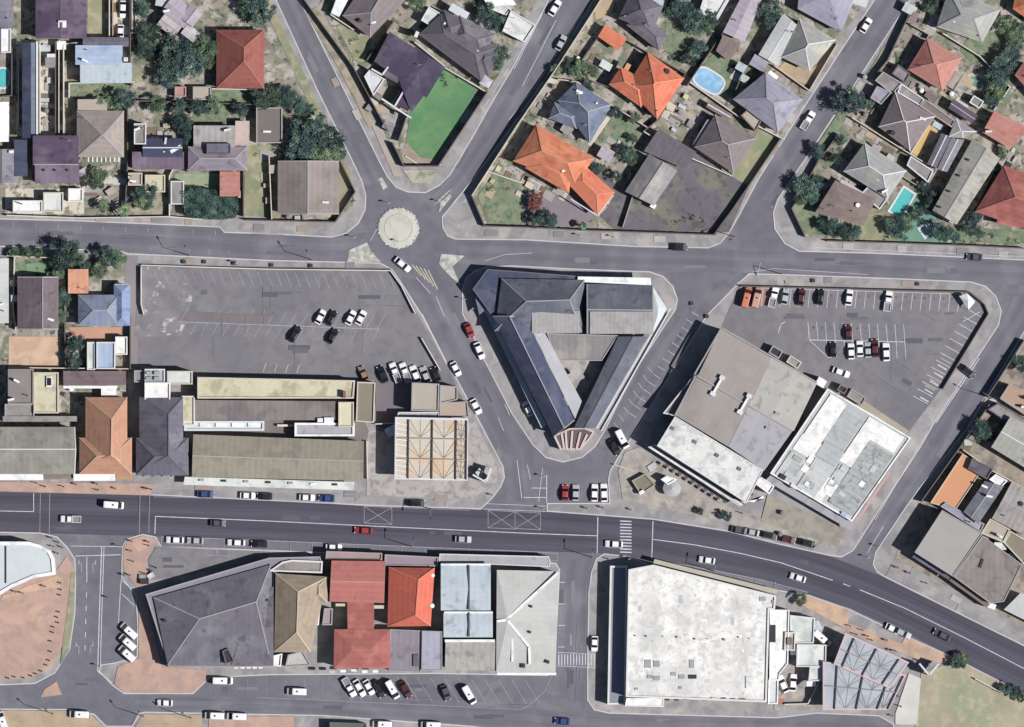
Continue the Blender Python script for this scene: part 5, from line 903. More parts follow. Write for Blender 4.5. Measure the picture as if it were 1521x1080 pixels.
# ================================================================ cars (x-forward prototypes)
carp = {c: mat('car_'+c, h, .02, .35, 1, 3, spec=.6) for c, h in dict(white='f4f4f6', silver='b4b8be', black='1e1e24', grey='54545e', red='a92c2c', maroon='5a2026', blue='2f4a8a', orange='dc7a58', pink='cf9a8c', tan='9c7a62').items()}
tyre = mat('tyre_rubber', '1a1a1c', .05, .9); cglass = mat('car_glass', '10131a', .03, .08, 1, 3, spec=.9); lamp_w = mat('headlamp_glass', 'e8ecf2', .03, .2); lamp_r = mat('taillamp_red', '9c1c1c', .03, .3)
def loft(mb, secs, mi=0):     # secs: list of (x, halfwidth, z_low, z_top, inset_top)
    rings = []
    for x, hw, z0, z1, it in secs:
        rings.append([(x, -hw, z0), (x, hw, z0), (x, hw*1.02, z0+(z1-z0)*.6), (x, hw-it, z1), (x, -(hw-it), z1), (x, -hw*1.02, z0+(z1-z0)*.6)])
    for a, b_ in zip(rings, rings[1:]):
        for i in range(6): j = (i+1) % 6; mb.face([a[i], a[j], b_[j], b_[i]], None, mi)
    mb.face(rings[0][::-1], None, mi); mb.face(rings[-1], None, mi)
def wheelset(r, xs, rad=.31, hw=.82):
    for x in xs:
        for s_ in (-1, 1):
            mb = MB(); n = 14
            A = [(x+rad*math.cos(i*math.tau/n), s_*hw, rad+rad*math.sin(i*math.tau/n)) for i in range(n)]; B2 = [(a[0], s_*(hw-.2), a[2]) for a in A]
            for i in range(n): mb.face([A[i], A[(i+1) % n], B2[(i+1) % n], B2[i]])
            mb.face(A); mb.face(B2); w_ = mb.build('wheel', tyre, r)
def proto(kind):
    r = empty({'car': 'car', 'pickup': 'pickup_truck', 'minibus': 'minibus', 'suv': 'car'}[kind], (0, 0, -50))
    r.location = (0, 0, 0)
    if kind == 'car':
        L_ = [(-2.05, .60, .35, .62, .1), (-1.98, .76, .25, .86, .12), (-1.3, .84, .22, .93, .12), (1.0, .84, .22, .90, .12), (1.75, .78, .24, .76, .12), (2.05, .58, .32, .58, .1)]
        mb = MB(); loft(mb, L_); mb.build('body', carp['white'], r, weld=True, smooth=False)
        mb = MB(); loft(mb, [(-1.05, .60, 1.36, 1.44, .06), (.35, .60, 1.36, 1.45, .06)]); mb.build('roof', carp['white'], r, weld=True)
        mb = MB(); mb.face([(1.02, -.74, .90), (1.02, .74, .90), (.35, .59, 1.38), (.35, -.59, 1.38)]); mb.build('windscreen', cglass, r)
        mb = MB(); mb.face([(-1.68, -.70, .93), (-1.68, .70, .93), (-1.05, .58, 1.38), (-1.05, -.58, 1.38)]); mb.build('rear_window', cglass, r)
        for s_ in (-1, 1): mb = MB(); mb.face([(1.02, s_*.76, .90), (-1.68, s_*.74, .93), (-1.05, s_*.60, 1.38), (.35, s_*.60, 1.38)]); mb.build('side_window', cglass, r)
        wheelset(r, (-1.25, 1.28)); hx, tx = 1.9, -2.0
    elif kind == 'pickup':
        mb = MB(); loft(mb, [(-2.5, .78, .38, .80, .04), (-.35, .84, .32, .82, .04), (-.3, .84, .3, 1.02, .1), (1.3, .84, .3, 1.0, .12), (2.2, .8, .3, .88, .12), (2.45, .62, .36, .66, .1)]); mb.build('body', carp['white'], r, weld=True)
        mb = MB(); bed = [(-2.5, -.82), (-.4, -.82), (-.4, .82), (-2.5, .82)]; mb.ring(bed, inset(bed, .1), .8, 1.12); mb.build('load_bed', carp['white'], r)
        mb = MB(); mb.face([(-2.4, -.72, .84), (-.5, -.72, .84), (-.5, .72, .84), (-2.4, .72, .84)]); mb.build('bed_floor', mat('bed_liner', '8c8c92', .1), r)
        mb = MB(); loft(mb, [(-.22, .62, 1.55, 1.63, .06), (.75, .62, 1.55, 1.62, .06)]); mb.build('roof', carp['white'], r, weld=True)
        mb = MB(); mb.face([(1.3, -.74, 1.0), (1.3, .74, 1.0), (.75, .6, 1.56), (.75, -.6, 1.56)]); mb.build('windscreen', cglass, r)
        mb = MB(); mb.face([(-.34, -.7, 1.0), (-.34, .7, 1.0), (-.22, .6, 1.56), (-.22, -.6, 1.56)]); mb.build('rear_window', cglass, r)
        for s_ in (-1, 1): mb = MB(); mb.face([(1.3, s_*.76, 1.0), (-.34, s_*.76, 1.02), (-.22, s_*.62, 1.56), (.75, s_*.62, 1.56)]); mb.build('side_window', cglass, r)
        wheelset(r, (-1.6, 1.5), .34); hx, tx = 2.3, -2.5
    else:
        mb = MB(); loft(mb, [(-2.4, .80, .35, 1.3, .05), (-2.3, .86, .28, 1.35, .05), (1.5, .86, .28, 1.2, .06), (2.2, .82, .3, .95, .1), (2.4, .68, .36, .75, .1)]); mb.build('body', carp['white'], r, weld=True)
        mb = MB(); loft(mb, [(-2.32, .72, 1.9, 2.04, .1), (-1.9, .76, 1.92, 2.1, .1), (.8, .76, 1.92, 2.08, .1), (1.05, .68, 1.9, 2.0, .1)]); mb.build('roof', carp['white'], r, weld=True)
        mb = MB(); mb.cyl((-.1, 0), .22, 2.08, 2.2, 10); mb.build('roof_vent', darkm, r)
        mb = MB(); mb.face([(1.95, -.74, 1.08), (1.95, .74, 1.08), (1.05, .68, 1.92), (1.05, -.68, 1.92)]); mb.build('windscreen', cglass, r)
        mb = MB(); mb.face([(-2.42, -.74, 1.3), (-2.42, .74, 1.3), (-2.34, .7, 1.92), (-2.34, -.7, 1.92)]); mb.build('rear_window', cglass, r)
        for s_ in (-1, 1): mb = MB(); mb.face([(1.9, s_*.8, 1.15), (-2.35, s_*.82, 1.33), (-2.3, s_*.74, 1.92), (1.05, s_*.72, 1.92)]); mb.build('side_window', cglass, r)
        wheelset(r, (-1.5, 1.5), .33, .84); hx, tx = 2.28, -2.44
    for s_ in (-1, 1):
        mb = MB(); mb.box((hx, s_*.58, .6), .16, .3, .14); mb.build('headlight', lamp_w, r); mb = MB(); mb.box((tx, s_*.66, .62), .1, .2, .2); mb.build('taillight', lamp_r, r)
    return r
def retree(src, loc, rot, paint=None, scale=None):
    c = src.copy(); COL.objects.link(c); c.location = loc; c.rotation_euler = (0, 0, rot)
    if scale: c.scale = scale
    for ch in src.children:
        d = ch.copy(); COL.objects.link(d); d.parent = c
        if paint and d.name.split('.')[0] in ('body', 'roof', 'load_bed'): d.material_slots[0].link = 'OBJECT'; d.material_slots[0].material = paint
        for g2 in ch.children: e = g2.copy(); COL.objects.link(e); e.parent = d
    return c
PR = {k: proto(k) for k in ('car', 'pickup', 'minibus')}
CARS = [  # kind, colour, x, y, heading in picture degrees clockwise from right, label
('minibus', 'white', 169, 750, 4, 'white minibus driving on the main road between the two crossing lines'),
('pickup', 'white', 105, 771, 182, 'white double cab pickup on the main road opposite the orange brown roof'),
('car', 'grey', 324, 777, 3, 'dark grey car driving alone inside the painted centre lane at left'),
('car', 'blue', 306, 734, 2, 'blue parked car in front of the long olive gabled shop'),
('car', 'white', 368, 736, 2, 'white parked car touching a dark car on the upper kerb'), ('car', 'black', 393, 737, 182, 'black parked car right behind the white one on upper kerb'),
('car', 'white', 456, 739, 2, 'white parked car left of a dark blue car on upper kerb'), ('car', 'blue', 485, 740, 182, 'dark blue parked car near the end of the long shop'),
('car', 'black', 618, 747, 2, 'black parked car in the bays below the peach fuel canopy'),
('car', 'red', 540, 788, 183, 'red car driving on the main road below the box marking'), ('car', 'silver', 688, 801, 3, 'silver car driving on the main road between the two box markings'),
('car', 'white', 912, 808, 183, 'white car waiting over the zebra crossing'), ('car', 'white', 1050, 832, 188, 'white car driving above the large white flat roof'),
('car', 'white', 1185, 858, 198, 'white car on the main road near the orange sand pavement'), ('car', 'grey', 1399, 943, 208, 'dark grey car driving towards the lower right corner'),
('car', 'white', 1326, 934, 26, 'white parked car, left of a pair above the blue canopy'), ('car', 'silver', 1340, 940, 26, 'silver parked car, right of a pair above the blue canopy'),
('car', 'white', 260, 802, 182, 'white car parked first in the bays beside the pink plaza'), ('car', 'silver', 290, 803, 182, 'silver car parked behind the first white car at the plaza'),
('car', 'white', 351, 806, 182, 'white car parked above the slanted front of the slate building'), ('car', 'black', 385, 808, 182, 'black car parked above the slanted front of the slate building'),
('car', 'white', 496, 813, 2, 'white car half hidden beside the salmon building awning'),
('minibus', 'white', 192, 937, 222, 'white minibus parked uppermost of three angled by the pink plaza'), ('minibus', 'white', 190, 954, 222, 'white minibus parked in the middle of three angled vans'), ('minibus', 'white', 189, 971, 222, 'white minibus parked lowest of three angled by the pink plaza'),
('minibus', 'white', 331, 1011, 1, 'white minibus parked below the large slate building'), ('car', 'white', 245, 1044, 181, 'white car driving on the bottom road below the pink plaza'),
('minibus', 'white', 118, 1061, 182, 'white minibus parked alone on tan sand at bottom left'), ('minibus', 'white', 319, 1063, 182, 'white minibus at the bottom edge, left one of a pair'), ('minibus', 'white', 352, 1064, 182, 'white minibus at the bottom edge, right one of a pair'),
('minibus', 'white', 4, 1071, 250, 'white minibus cut by the bottom left corner'), ('minibus', 'white', 441, 1027, 182, 'white minibus parked lengthwise left of the angled row'),
('pickup', 'white', 519, 1021, 60, 'white pickup parked first at left in the angled row'), ('car', 'white', 534, 1022, 60, 'white car parked second in the angled row'), ('car', 'white', 548, 1021, 60, 'white car parked third in the angled row'),
('car', 'black', 562, 1023, 60, 'black car between white vehicles in the angled row'), ('minibus', 'white', 583, 1024, 60, 'white van beside the maroon car in the angled row'), ('car', 'maroon', 602, 1024, 60, 'maroon car in the angled row below the grey lavender roof'),
('car', 'grey', 662, 1029, 70, 'grey car parked alone in the angled bays'), ('minibus', 'white', 697, 1032, 60, 'white minibus parked last in the angled bays at right'),
('minibus', 'white', 568, 1076, 182, 'white minibus on the bottom edge beside the green roof'), ('minibus', 'white', 640, 1077, 182, 'white minibus on the bottom edge right of another minibus'),
('car', 'blue', 835, 1071, 184, 'navy blue car driving on the bottom road at the junction'), ('car', 'white', 883, 956, 92, 'white car parked beside the zebra crossing near white building'),
('car', 'white', 598, 393, 40, 'white car leaving the roundabout near yellow hatching'), ('car', 'red', 697, 491, 68, 'red car parked left of the triangular building'),
('car', 'white', 712, 521, 68, 'white car parked below the red car at the triangular building'), ('car', 'white', 677, 548, 62, 'white car driving on the diagonal street near the car park corner'),
('car', 'white', 707, 604, 62, 'white car parked at the kerb right of the tan shop roof'), ('car', 'white', 784, 607, 245, 'white car parked close under the triangular building veranda'),
('minibus', 'white', 924, 652, 62, 'white minibus standing in the dark shadow of the taupe building'), ('car', 'black', 913, 664, 62, 'black car beside the white minibus near the taupe building'),
('car', 'red', 839, 732, 272, 'red car parked leftmost of four below the fan pergola'), ('car', 'silver', 855, 732, 272, 'silver car parked second of four below the fan pergola'), ('car', 'white', 883, 732, 272, 'white car parked third of four below the fan pergola'), ('car', 'white', 897, 732, 268, 'white car parked rightmost of four below the fan pergola'),
('car', 'white', 476, 471, -62, 'white car leftmost in the middle row of the west car park'), ('car', 'black', 492, 472, -62, 'black car between two white cars in the west car park'),
('car', 'white', 521, 472, -62, 'white car right of the black one in the west car park'), ('car', 'white', 536, 472, -62, 'white car rightmost in the middle row of the west car park'),
('car', 'black', 438, 496, -58, 'black car at left in the lower row of west car park'), ('car', 'black', 494, 499, -60, 'black car at right in the lower row of west car park'),
('car', 'tan', 540, 555, -112, 'tan car parked above the khaki flat block'), ('car', 'black', 568, 556, -112, 'black car parked leftmost above the beige flat shop'), ('pickup', 'white', 587, 553, -112, 'white pickup parked second above the beige flat shop'),
('pickup', 'white', 602, 553, -112, 'white pickup parked third above the beige flat shop'), ('car', 'white', 617, 556, -112, 'white car in the row above the beige flat shop'), ('car', 'silver', 632, 557, -112, 'silver car in the row above the beige flat shop'), ('car', 'black', 647, 556, -112, 'black car rightmost above the beige flat shop'),
('car', 'black', 1009, 367, 2, 'black car driving above the triangular building on the cross road'), ('car', 'grey', 1447, 382, 184, 'grey car driving on the cross road at upper right'),
('minibus', 'orange', 1109, 442, -76, 'orange van parked first in the top row of east car park'), ('minibus', 'pink', 1124, 442, -76, 'pinkish van parked second in the top row of east car park'),
('pickup', 'white', 1149, 441, -76, 'white pickup in the top row beside the pinkish van'), ('car', 'silver', 1166, 441, -80, 'silver car in the top row right of the white pickup'), ('car', 'maroon', 1190, 441, -82, 'maroon car in the top row of the east car park'), ('car', 'black', 1218, 441, -82, 'black car in the top row right of the maroon car'),
('car', 'white', 1261, 442, -82, 'white car alone in the middle of the top row'), ('pickup', 'white', 1319, 447, -82, 'white pickup alone at the right of the top row'),
('car', 'maroon', 1260, 494, 268, 'maroon car in the upper centre row of the east car park'), ('car', 'black', 1237, 519, 268, 'black car leftmost in the lower centre row'), ('car', 'white', 1264, 522, 268, 'white car beside the black car in the lower centre row'),
('car', 'white', 1277, 518, 268, 'white car between white and silver cars in the lower centre row'), ('car', 'silver', 1289, 520, 268, 'silver car beside the maroon car in the lower centre row'), ('car', 'maroon', 1299, 517, 268, 'maroon car in the lower centre row of the east car park'), ('car', 'white', 1316, 523, 268, 'white car rightmost in the lower centre row'),
('car', 'white', 1249, 553, 20, 'white car driving near the small brown shed'), ('car', 'black', 1437, 552, 40, 'black car turning out of the east car park'),
('pickup', 'white', 1200, 179, -58, 'white pickup parked on the upper right street'), ('car', 'white', 1286, 38, -58, 'white car parked at the top of the upper right street'),
('car', 'white', 824, 12, -58, 'white car at the top of the oblique street'), ('car', 'silver', 833, 64, -62, 'silver car parked at the kerb of the oblique street'),
('car', 'white', 183, 14, 92, 'white car in the alley, nearer the top edge'), ('car', 'white', 179, 48, 92, 'white car in the alley above the pale blue house'),
('car', 'white', 1163, 1016, -115, 'white car in the yard, left one of a pair'), ('car', 'white', 1178, 1014, -85, 'white car in the yard, right one of a pair'), ('minibus', 'white', 1221, 948, 40, 'small white van parked at the top of the annex yard'),
('car', 'grey', 1099, 788, 12, 'grey car parked in front of the white front deck'), ('car', 'silver', 1119, 791, 12, 'silver car parked in front of the patchwork building'), ('car', 'black', 1141, 795, 12, 'black car parked in front of the patchwork building'), ('car', 'maroon', 1169, 801, 14, 'maroon car parked in front of the patchwork building'), ('car', 'black', 1199, 807, 14, 'black car parked beside the lower right street corner'),
('car', 'white', 183, 220+5, 92, 'small white car squeezed between beige pyramid and navy houses'), ('car', 'black', 1152, 440-2+92, 30, 'black car tucked beside the dark service kiosk'),
]
used = set()
for kind, colr, x, y, a, lab in CARS:
    if 'squeezed' in lab or 'tucked' in lab: continue
    z = gz(x, y)+.005; loc = P(x, y, z); sc = None if kind != 'car' else (random.choice((.9, .95, 1.03, 1.08)), random.uniform(.96, 1.03), 1)
    o = retree(PR[kind], loc, -math.radians(a), carp[colr], sc)
    grp = 'parked and driving cars' if kind == 'car' else ('pickups' if kind == 'pickup' else 'white minibuses and vans'); tag(o, lab, {'car': 'car', 'pickup': 'pickup', 'minibus': 'van'}[kind], grp)
for p_ in PR.values():
    for ch in list(p_.children): bpy.data.objects.remove(ch)
    bpy.data.objects.remove(p_)
# ================================================================ trees
leafM = [mat('leaf_a', '657f64', .3, .9, .8, 3, kind='leaf', col2=[('46604f', .52, .35), ('93a474', .58, .6)]), mat('leaf_b', '4b6660', .3, .9, .8, 3, kind='leaf', col2=[('384e56', .5, .35), ('749078', .58, .6)]), mat('leaf_red', '8a4a46', .3, .9, 1.2, 3, kind='leaf', col2=[('b87a72', .55, 1.5), ('5a4038', .6, 1.3)])]
barkM = mat('bark', '6b5a4c', .2)
def crown_mesh(seed, nclump, leaves, m):
    rnd = random.Random(seed); mb = MB(); lobes = []
    for i in range(nclump):
        a = rnd.uniform(0, math.tau); rr = math.sqrt(rnd.uniform(.02, .62)); lobes.append((rr*math.cos(a)*rnd.uniform(.8, 1.15), rr*math.sin(a), rnd.uniform(-.35, .55)*(1.1-rr), rnd.uniform(.13, .36)))
    for i in range(leaves):
        lx, ly, lz, lr = rnd.choice(lobes); th = rnd.uniform(0, math.tau); ph = math.acos(rnd.uniform(-.6, 1)); r_ = lr*rnd.uniform(.2, 1.12)
        p = Vector((lx+r_*math.sin(ph)*math.cos(th), ly+r_*math.sin(ph)*math.sin(th), lz+.8*r_*math.cos(ph)))
        s_ = rnd.uniform(.028, .07); n = Vector((rnd.gauss(0, .6), rnd.gauss(0, .6), rnd.gauss(.6, .5))).normalized(); t1 = n.orthogonal().normalized(); t1.rotate(Matrix.Rotation(rnd.uniform(0, 6.3), 3, n)); t2 = n.cross(t1)
        mb.face([p-t1*s_, p-t2*s_*.6, p+t1*s_, p+t2*s_*.6])
    o = mb.build('crown', m); me = o.data; bpy.data.objects.remove(o); return me
CR = {0: [crown_mesh(i, 26+3*i, 4600, leafM[0]) for i in range(5)], 1: [crown_mesh(10+i, 26+3*i, 4600, leafM[1]) for i in range(5)], 2: [crown_mesh(30, 20, 3400, leafM[2])]}
SH = {0: [crown_mesh(50+i, 7, 500, leafM[0]) for i in range(3)], 1: [crown_mesh(60+i, 7, 500, leafM[1]) for i in range(3)]}
def trunk_mesh(seed):
    rnd = random.Random(seed); mb = MB()
    def limb(a, b_, r0, r1):
        n = 7; d = (b_-a).normalized(); o1 = d.orthogonal().normalized(); o2 = d.cross(o1)
        A = [a+(o1*math.cos(i*math.tau/n)+o2*math.sin(i*math.tau/n))*r0 for i in range(n)]; B2 = [b_+(o1*math.cos(i*math.tau/n)+o2*math.sin(i*math.tau/n))*r1 for i in range(n)]
        for i in range(n): mb.face([A[i], A[(i+1) % n], B2[(i+1) % n], B2[i]])
    top = Vector((.02, .01, .55)); limb(Vector((0, 0, 0)), top, .06, .04)
    for i in range(5):
        a = i*math.tau/5+rnd.uniform(-.4, .4); limb(top, Vector((math.cos(a)*.5, math.sin(a)*.5, .55+rnd.uniform(.25, .5))), .035, .012)
    o = mb.build('trunk', barkM); me = o.data; bpy.data.objects.remove(o); return me
TR = [trunk_mesh(i) for i in range(3)]
labels_seen = {}
POOLS = [(1053, 120, 26), (1340, 301, 20), (1452, 122, 16), (4, 116, 14), (1375, 342, 9)]
def free(x, y, m_=0):
    w_ = P(x, y)
    if gz(x, y) < .14 or any(math.hypot(x-a, y-b_) < r_ for a, b_, r_ in POOLS): return False
    return not any(inside(w_.x, w_.y, f_) for f_ in FOOT)
def nearest(x, y, skip=0):
    return sorted(BUILD, key=lambda b_: (b_[0][0]-x)**2+(b_[0][1]-y)**2)[skip]
def side(x, y, at):
    dx, dy = x-at[0], y-at[1]
    if abs(dx) > 2*abs(dy): return 'right of' if dx > 0 else 'left of'
    if abs(dy) > 2*abs(dx): return 'below' if dy > 0 else 'above'
    return ('lower' if dy > 0 else 'upper')+(' right of' if dx > 0 else ' left of')
def auto_label(desc, x, y):
    n1, n2 = nearest(x, y), nearest(x, y, 1)
    for cand in (f'{desc} {side(x,y,n1[0])} the {n1[1]}', f'{desc} {side(x,y,n1[0])} {n1[1]}, {side(x,y,n2[0])} {n2[1]}', f'{desc} close to {n1[1]} and {nearest(x,y,2)[1]}',f'{desc} {side(x,y,n2[0])} {n2[1]}', f'second {desc} {side(x,y,n1[0])} the {n1[1]}', f'third {desc} {side(x,y,n1[0])} the {n1[1]}', f'another {desc} {side(x,y,n1[0])} {n1[1]} towards {n2[1]}', f'fourth {desc} {side(x,y,n1[0])} the {n1[1]}', f'fifth {desc} {side(x,y,n1[0])} {n1[1]}', f'sixth {desc} {side(x,y,n1[0])} {n1[1]}'):
        if cand not in labels_seen and len(cand.split()) <= 16: labels_seen[cand] = 1; return cand
    return cand
def tree(x, y, r, tone=None, hgt=None, desc=None):
    """x,y pixels of the crown centre, r crown radius in pixels"""
    tone = tone if tone is not None else random.choice((0, 0, 1)); R_ = r*S; H = hgt or min(6.5, R_*1.35+.8); rt = empty('tree', P(x, y, gz(x, y)))
    size = 'large' if r > 21 else ('medium' if r > 14 else 'small'); colr = {0: 'leafy green tree', 1: 'dark bluish green tree', 2: 'reddish leaved tree'}[tone]
    tag(rt, desc or auto_label(f'{size} {colr}', x, y), 'tree', 'trees of the gardens and streets')
    cme = random.choice(CR[tone]); c_ = bpy.data.objects.new('crown', cme); COL.objects.link(c_); c_.parent = rt; c_.scale = (R_*1.08*random.uniform(.92, 1.1), R_*1.08*random.uniform(.92, 1.1), H*.45); c_.location = (0, 0, H*.66); c_.rotation_euler = (0, 0, random.uniform(0, 6.28))
    t_ = bpy.data.objects.new('trunk', random.choice(TR)); COL.objects.link(t_); t_.parent = rt; t_.scale = (R_, R_, H*.72)
def shrub(x, y, r, tone=None):
    if not free(x, y): return
    tone = tone if tone is not None else random.choice((0, 0, 1)); R_ = r*S; m_ = random.choice(SH[tone])
    o = bpy.data.objects.new('shrub', m_); COL.objects.link(o); o.location = P(x, y, gz(x, y)+.3*R_); o.scale = (R_*1.15, R_*1.15, R_*.9); o.rotation_euler = (0, 0, random.uniform(0, 6.28))
    tag(o, auto_label({0: 'green garden shrub', 1: 'dark garden shrub'}[tone], x, y), 'shrub', 'garden shrubs')
TREES = [(213, 14, 15, 1), (220, 48, 19, 1), (226, 60, 16, 0), (217, 76, 16, 1), (240, 84, 14, 1), (262, 78, 26, 1), (280, 96, 26, 1), (248, 115, 18, 1), (308, 72, 18, 0), (298, 58, 14, 0), (310, 90, 14, 0), (388, 18, 22, 1), (368, 12, 14, 0), (155, 150, 13, 0), (185, 148, 19, 1), (172, 152, 14, 0),
 (232, 154, 14, 0), (268, 160, 14, 1), (276, 185, 17, 1), (282, 200, 12, 1), (297, 160, 14, 1), (318, 158, 14, 0), (357, 163, 12, 1), (388, 148, 16, 1), (408, 144, 17, 0), (428, 145, 17, 1), (446, 156, 16, 1), (460, 165, 11, 0), (462, 200, 30, 1), (490, 208, 24, 1), (445, 218, 24, 1), (480, 228, 20, 0), (440, 228, 14, 0), (502, 226, 14, 0),
 (144, 266, 17, 0), (223, 283, 15, 1), (208, 290, 14, 1), (214, 300, 14, 0), 
 (97, 372, 22, 1), (110, 380, 17, 0), (90, 392, 14, 1), (158, 380, 16, 1), (174, 386, 16, 0), (148, 402, 14, 0), (128, 394, 9, 1), (94, 440, 14, 1), (92, 470, 11, 0), (113, 510, 14, 1), (112, 535, 14, 1), (88, 405, 10, 0), (22, 374, 8, 0), (40, 375, 9, 0), (56, 376, 8, 0),
 (725, 28, 20, 1), (742, 36, 14, 1), (740, 84, 18, 1), (735, 94, 12, 0), (620, 8, 12, 0), (1010, 14, 22, 1), (1028, 32, 20, 1), (1045, 42, 16, 0), (1056, 28, 14, 1), (1000, 6, 12, 1), (1035, 72, 14, 1), (1024, 88, 12, 1), (1142, 14, 20, 1), (1144, 34, 14, 1),
 (860, 103, 15, 0), (848, 96, 12, 1), (876, 108, 12, 0), (872, 12+118, 10, 1), (914, 168, 10, 1), (942, 176, 9, 0), (930, 228, 13, 1), (938, 236, 10, 0), (885, 252, 10, 1), (914, 262, 10, 1), (940, 205, 8, 1), (893, 250, 7, 0), (796, 296, 12, 2), (792, 306, 10, 2), (806, 322, 14, 1), (818, 328, 12, 1), (796, 328, 12, 1),
 (1258, 151, 22, 1), (1272, 148, 14, 1), (1216, 224, 13, 1), (1240, 236, 10, 1), (1248, 208, 10, 1), (1196, 280, 18, 1), (1206, 292, 12, 1), (1190, 296, 12, 0), (1210, 270, 12, 1), (1222, 334, 10, 1), (1236, 336, 13, 1), (1252, 344, 12, 1), (1270, 346, 11, 1), (1240, 345, 9, 0), (1325, 336, 14, 1), (1336, 342, 16, 1), (1348, 330, 12, 0), (1362, 320, 12, 1), (1376, 310, 10, 1), (1390, 340, 14, 1), (1402, 346, 14, 1), (1416, 350, 12, 1), (1384, 292, 12, 1), (1372, 276, 10, 1), (1446, 322, 14, 1), (1440, 336, 12, 1), (1452, 346, 10, 1),
 (1490, 36, 15, 0), (1505, 55, 14, 0), (1516, 42, 10, 1), (1500, 80, 17, 1), (1490, 100, 18, 1), (1480, 118, 18, 1), (1478, 138, 16, 0), (1472, 148, 12, 1), (1508, 66, 12, 1), (1380, 12, 10, 0), (1390, 4, 10, 1), (1480, 250, 9, 1), (1490, 226, 8, 0),
 (1455, 640, 17, 1), (1466, 646, 12, 1), (1517, 540, 14, 1), (1428, 980, 12, 0), (1420, 984, 10, 1), (1494, 1022, 10, 1), (1508, 1028, 10, 1), (1516, 1035, 9, 0), (1500, 740+90, 9, 1), (1492, 822-20, 8, 1), (1484, 800, 8, 1), (1510, 812, 8, 0),
 (1040, 760, 6, 1), (1078, 766, 9, 1), (1290, 240-84, 8, 1), (826, 104, 8, 0), (1188, 890, 10, 0)]
for t_ in TREES: tree(*t_)
rs = random.Random(5)
AREAS = [(10, 380, 80, 412, 5), (125, 250, 250, 322, 10), (100, 140, 300, 160, 5), (380, 225, 410, 320, 4), (520, 262, 524, 300, 2), (655, 105, 700, 130, 5), (626, 0, 650, 40, 3), (770, 170, 830, 184, 5), (830, 60, 870, 100, 5), (1000, 150, 1040, 195, 4), (980, 50, 1025, 95, 4), (1060, 85, 1095, 130, 3), (1230, 180, 1250, 250, 4), (1300, 215, 1340, 240, 3), (1350, 10, 1370, 40, 2), (1315, 60, 1350, 100, 6), (1420, 345, 1515, 362, 9), (1250, 340, 1320, 355, 5), (1440, 100, 1470, 140, 3), (1470, 220, 1515, 260, 7), (1480, 780, 1515, 810, 3), (90, 400, 130, 440, 3), (700, 220, 716, 250, 0), (720, 270, 760, 290, 3), (860, 320, 1060, 338, 5), (505, 40, 540, 80, 3), (940, 240, 960, 260, 2), (1180, 345, 1200, 352, 2), (400, 215, 420, 240, 2), (230, 60, 240, 110, 3)]
for x0, y0, x1, y1, n in AREAS:
    for i in range(n): shrub(rs.uniform(x0, x1), rs.uniform(y0, y1), rs.uniform(3, 7))
# hedges: leaves packed through a clipped volume
def hedge(poly, h, label):
    mb = MB(); q = W2(poly); xs = [p[0] for p in q]; ys = [p[1] for p in q]; rnd = random.Random(77); ctr = sum((Vector(p) for p in q), Vector((0, 0)))/len(q); n = 0
    inn = inset(q, .35); mb.prism(inn, .2, h*.82, 0)
    while n < 9000:
        x, y = rnd.uniform(min(xs), max(xs)), rnd.uniform(min(ys), max(ys))
        if not inside(x, y, q): continue
        zz = h*(.86+.14*math.sin(x*1.7+y*.6)*math.cos(y*1.3))*rnd.uniform(.7, 1.02) if rnd.random() < .8 else rnd.uniform(.3, h); s_ = rnd.uniform(.09, .22); nn = Vector((rnd.gauss(0, .6), rnd.gauss(0, .6), rnd.gauss(.7, .4))).normalized(); t1 = nn.orthogonal().normalized(); t1.rotate(Matrix.Rotation(rnd.uniform(0, 6.3), 3, nn)); t2 = nn.cross(t1); p = Vector((x, y, zz)); n += 1
        mb.face([p-t1*s_, p-t2*s_*.6, p+t1*s_, p+t2*s_*.6])
    o = mb.build('hedge', mat('hedge_leaf', '426058', .3, .9, .8, 3, col2=[('2f4644', .52, .5), ('5c7c66', .62, .7)]), origin=(ctr.x, ctr.y, .15)); tag(o, label, 'hedge')
hedge([(272, 318), (271, 286), (284, 278), (305, 279), (330, 284), (353, 292), (356, 310), (350, 324), (320, 327), (285, 324)], 3.4, 'large solid dark green clipped hedge beside the upper left road')
hedge([(10, 378), (12, 371), (38, 369), (64, 374), (68, 380), (40, 382)], 1.8, 'low green hedge above the small green lawn at left')
# palms
def palm(x, y, r):
    rt = empty('palm_tree', P(x, y, gz(x, y))); tag(rt, auto_label('star shaped palm tree', x, y), 'palm tree', 'palms by the upper left road'); R_ = r*S; H = 3.0
    mb = MB(); mb.cyl((P(x, y).x, P(x, y).y), .2, gz(x, y), H, 8, .14); mb.build('trunk', barkM, rt)
    for i in range(13):
        a = i*math.tau/13+random.uniform(-.15, .15); mb = MB(); c_ = P(x, y, H); d = Vector((math.cos(a), math.sin(a), 0)); sd = Vector((-d.y, d.x, 0)); pts = [(0, 0, .05), (.35, .35, .22), (.7, .2, .16), (1, -.4, .02)]
        for (u0, z0, w0), (u1, z1, w1) in zip(pts, pts[1:]): mb.face([c_+d*R_*u0+Vector((0, 0, z0))-sd*w0*1.2, c_+d*R_*u0+Vector((0, 0, z0))+sd*w0*1.2, c_+d*R_*u1+Vector((0, 0, z1))+sd*w1*1.2, c_+d*R_*u1+Vector((0, 0, z1))-sd*w1*1.2])
        mb.build('frond', leafM[0], rt)
for a in ((184, 312, 13), (154, 306, 10), (866, 336, 7)): palm(*a)
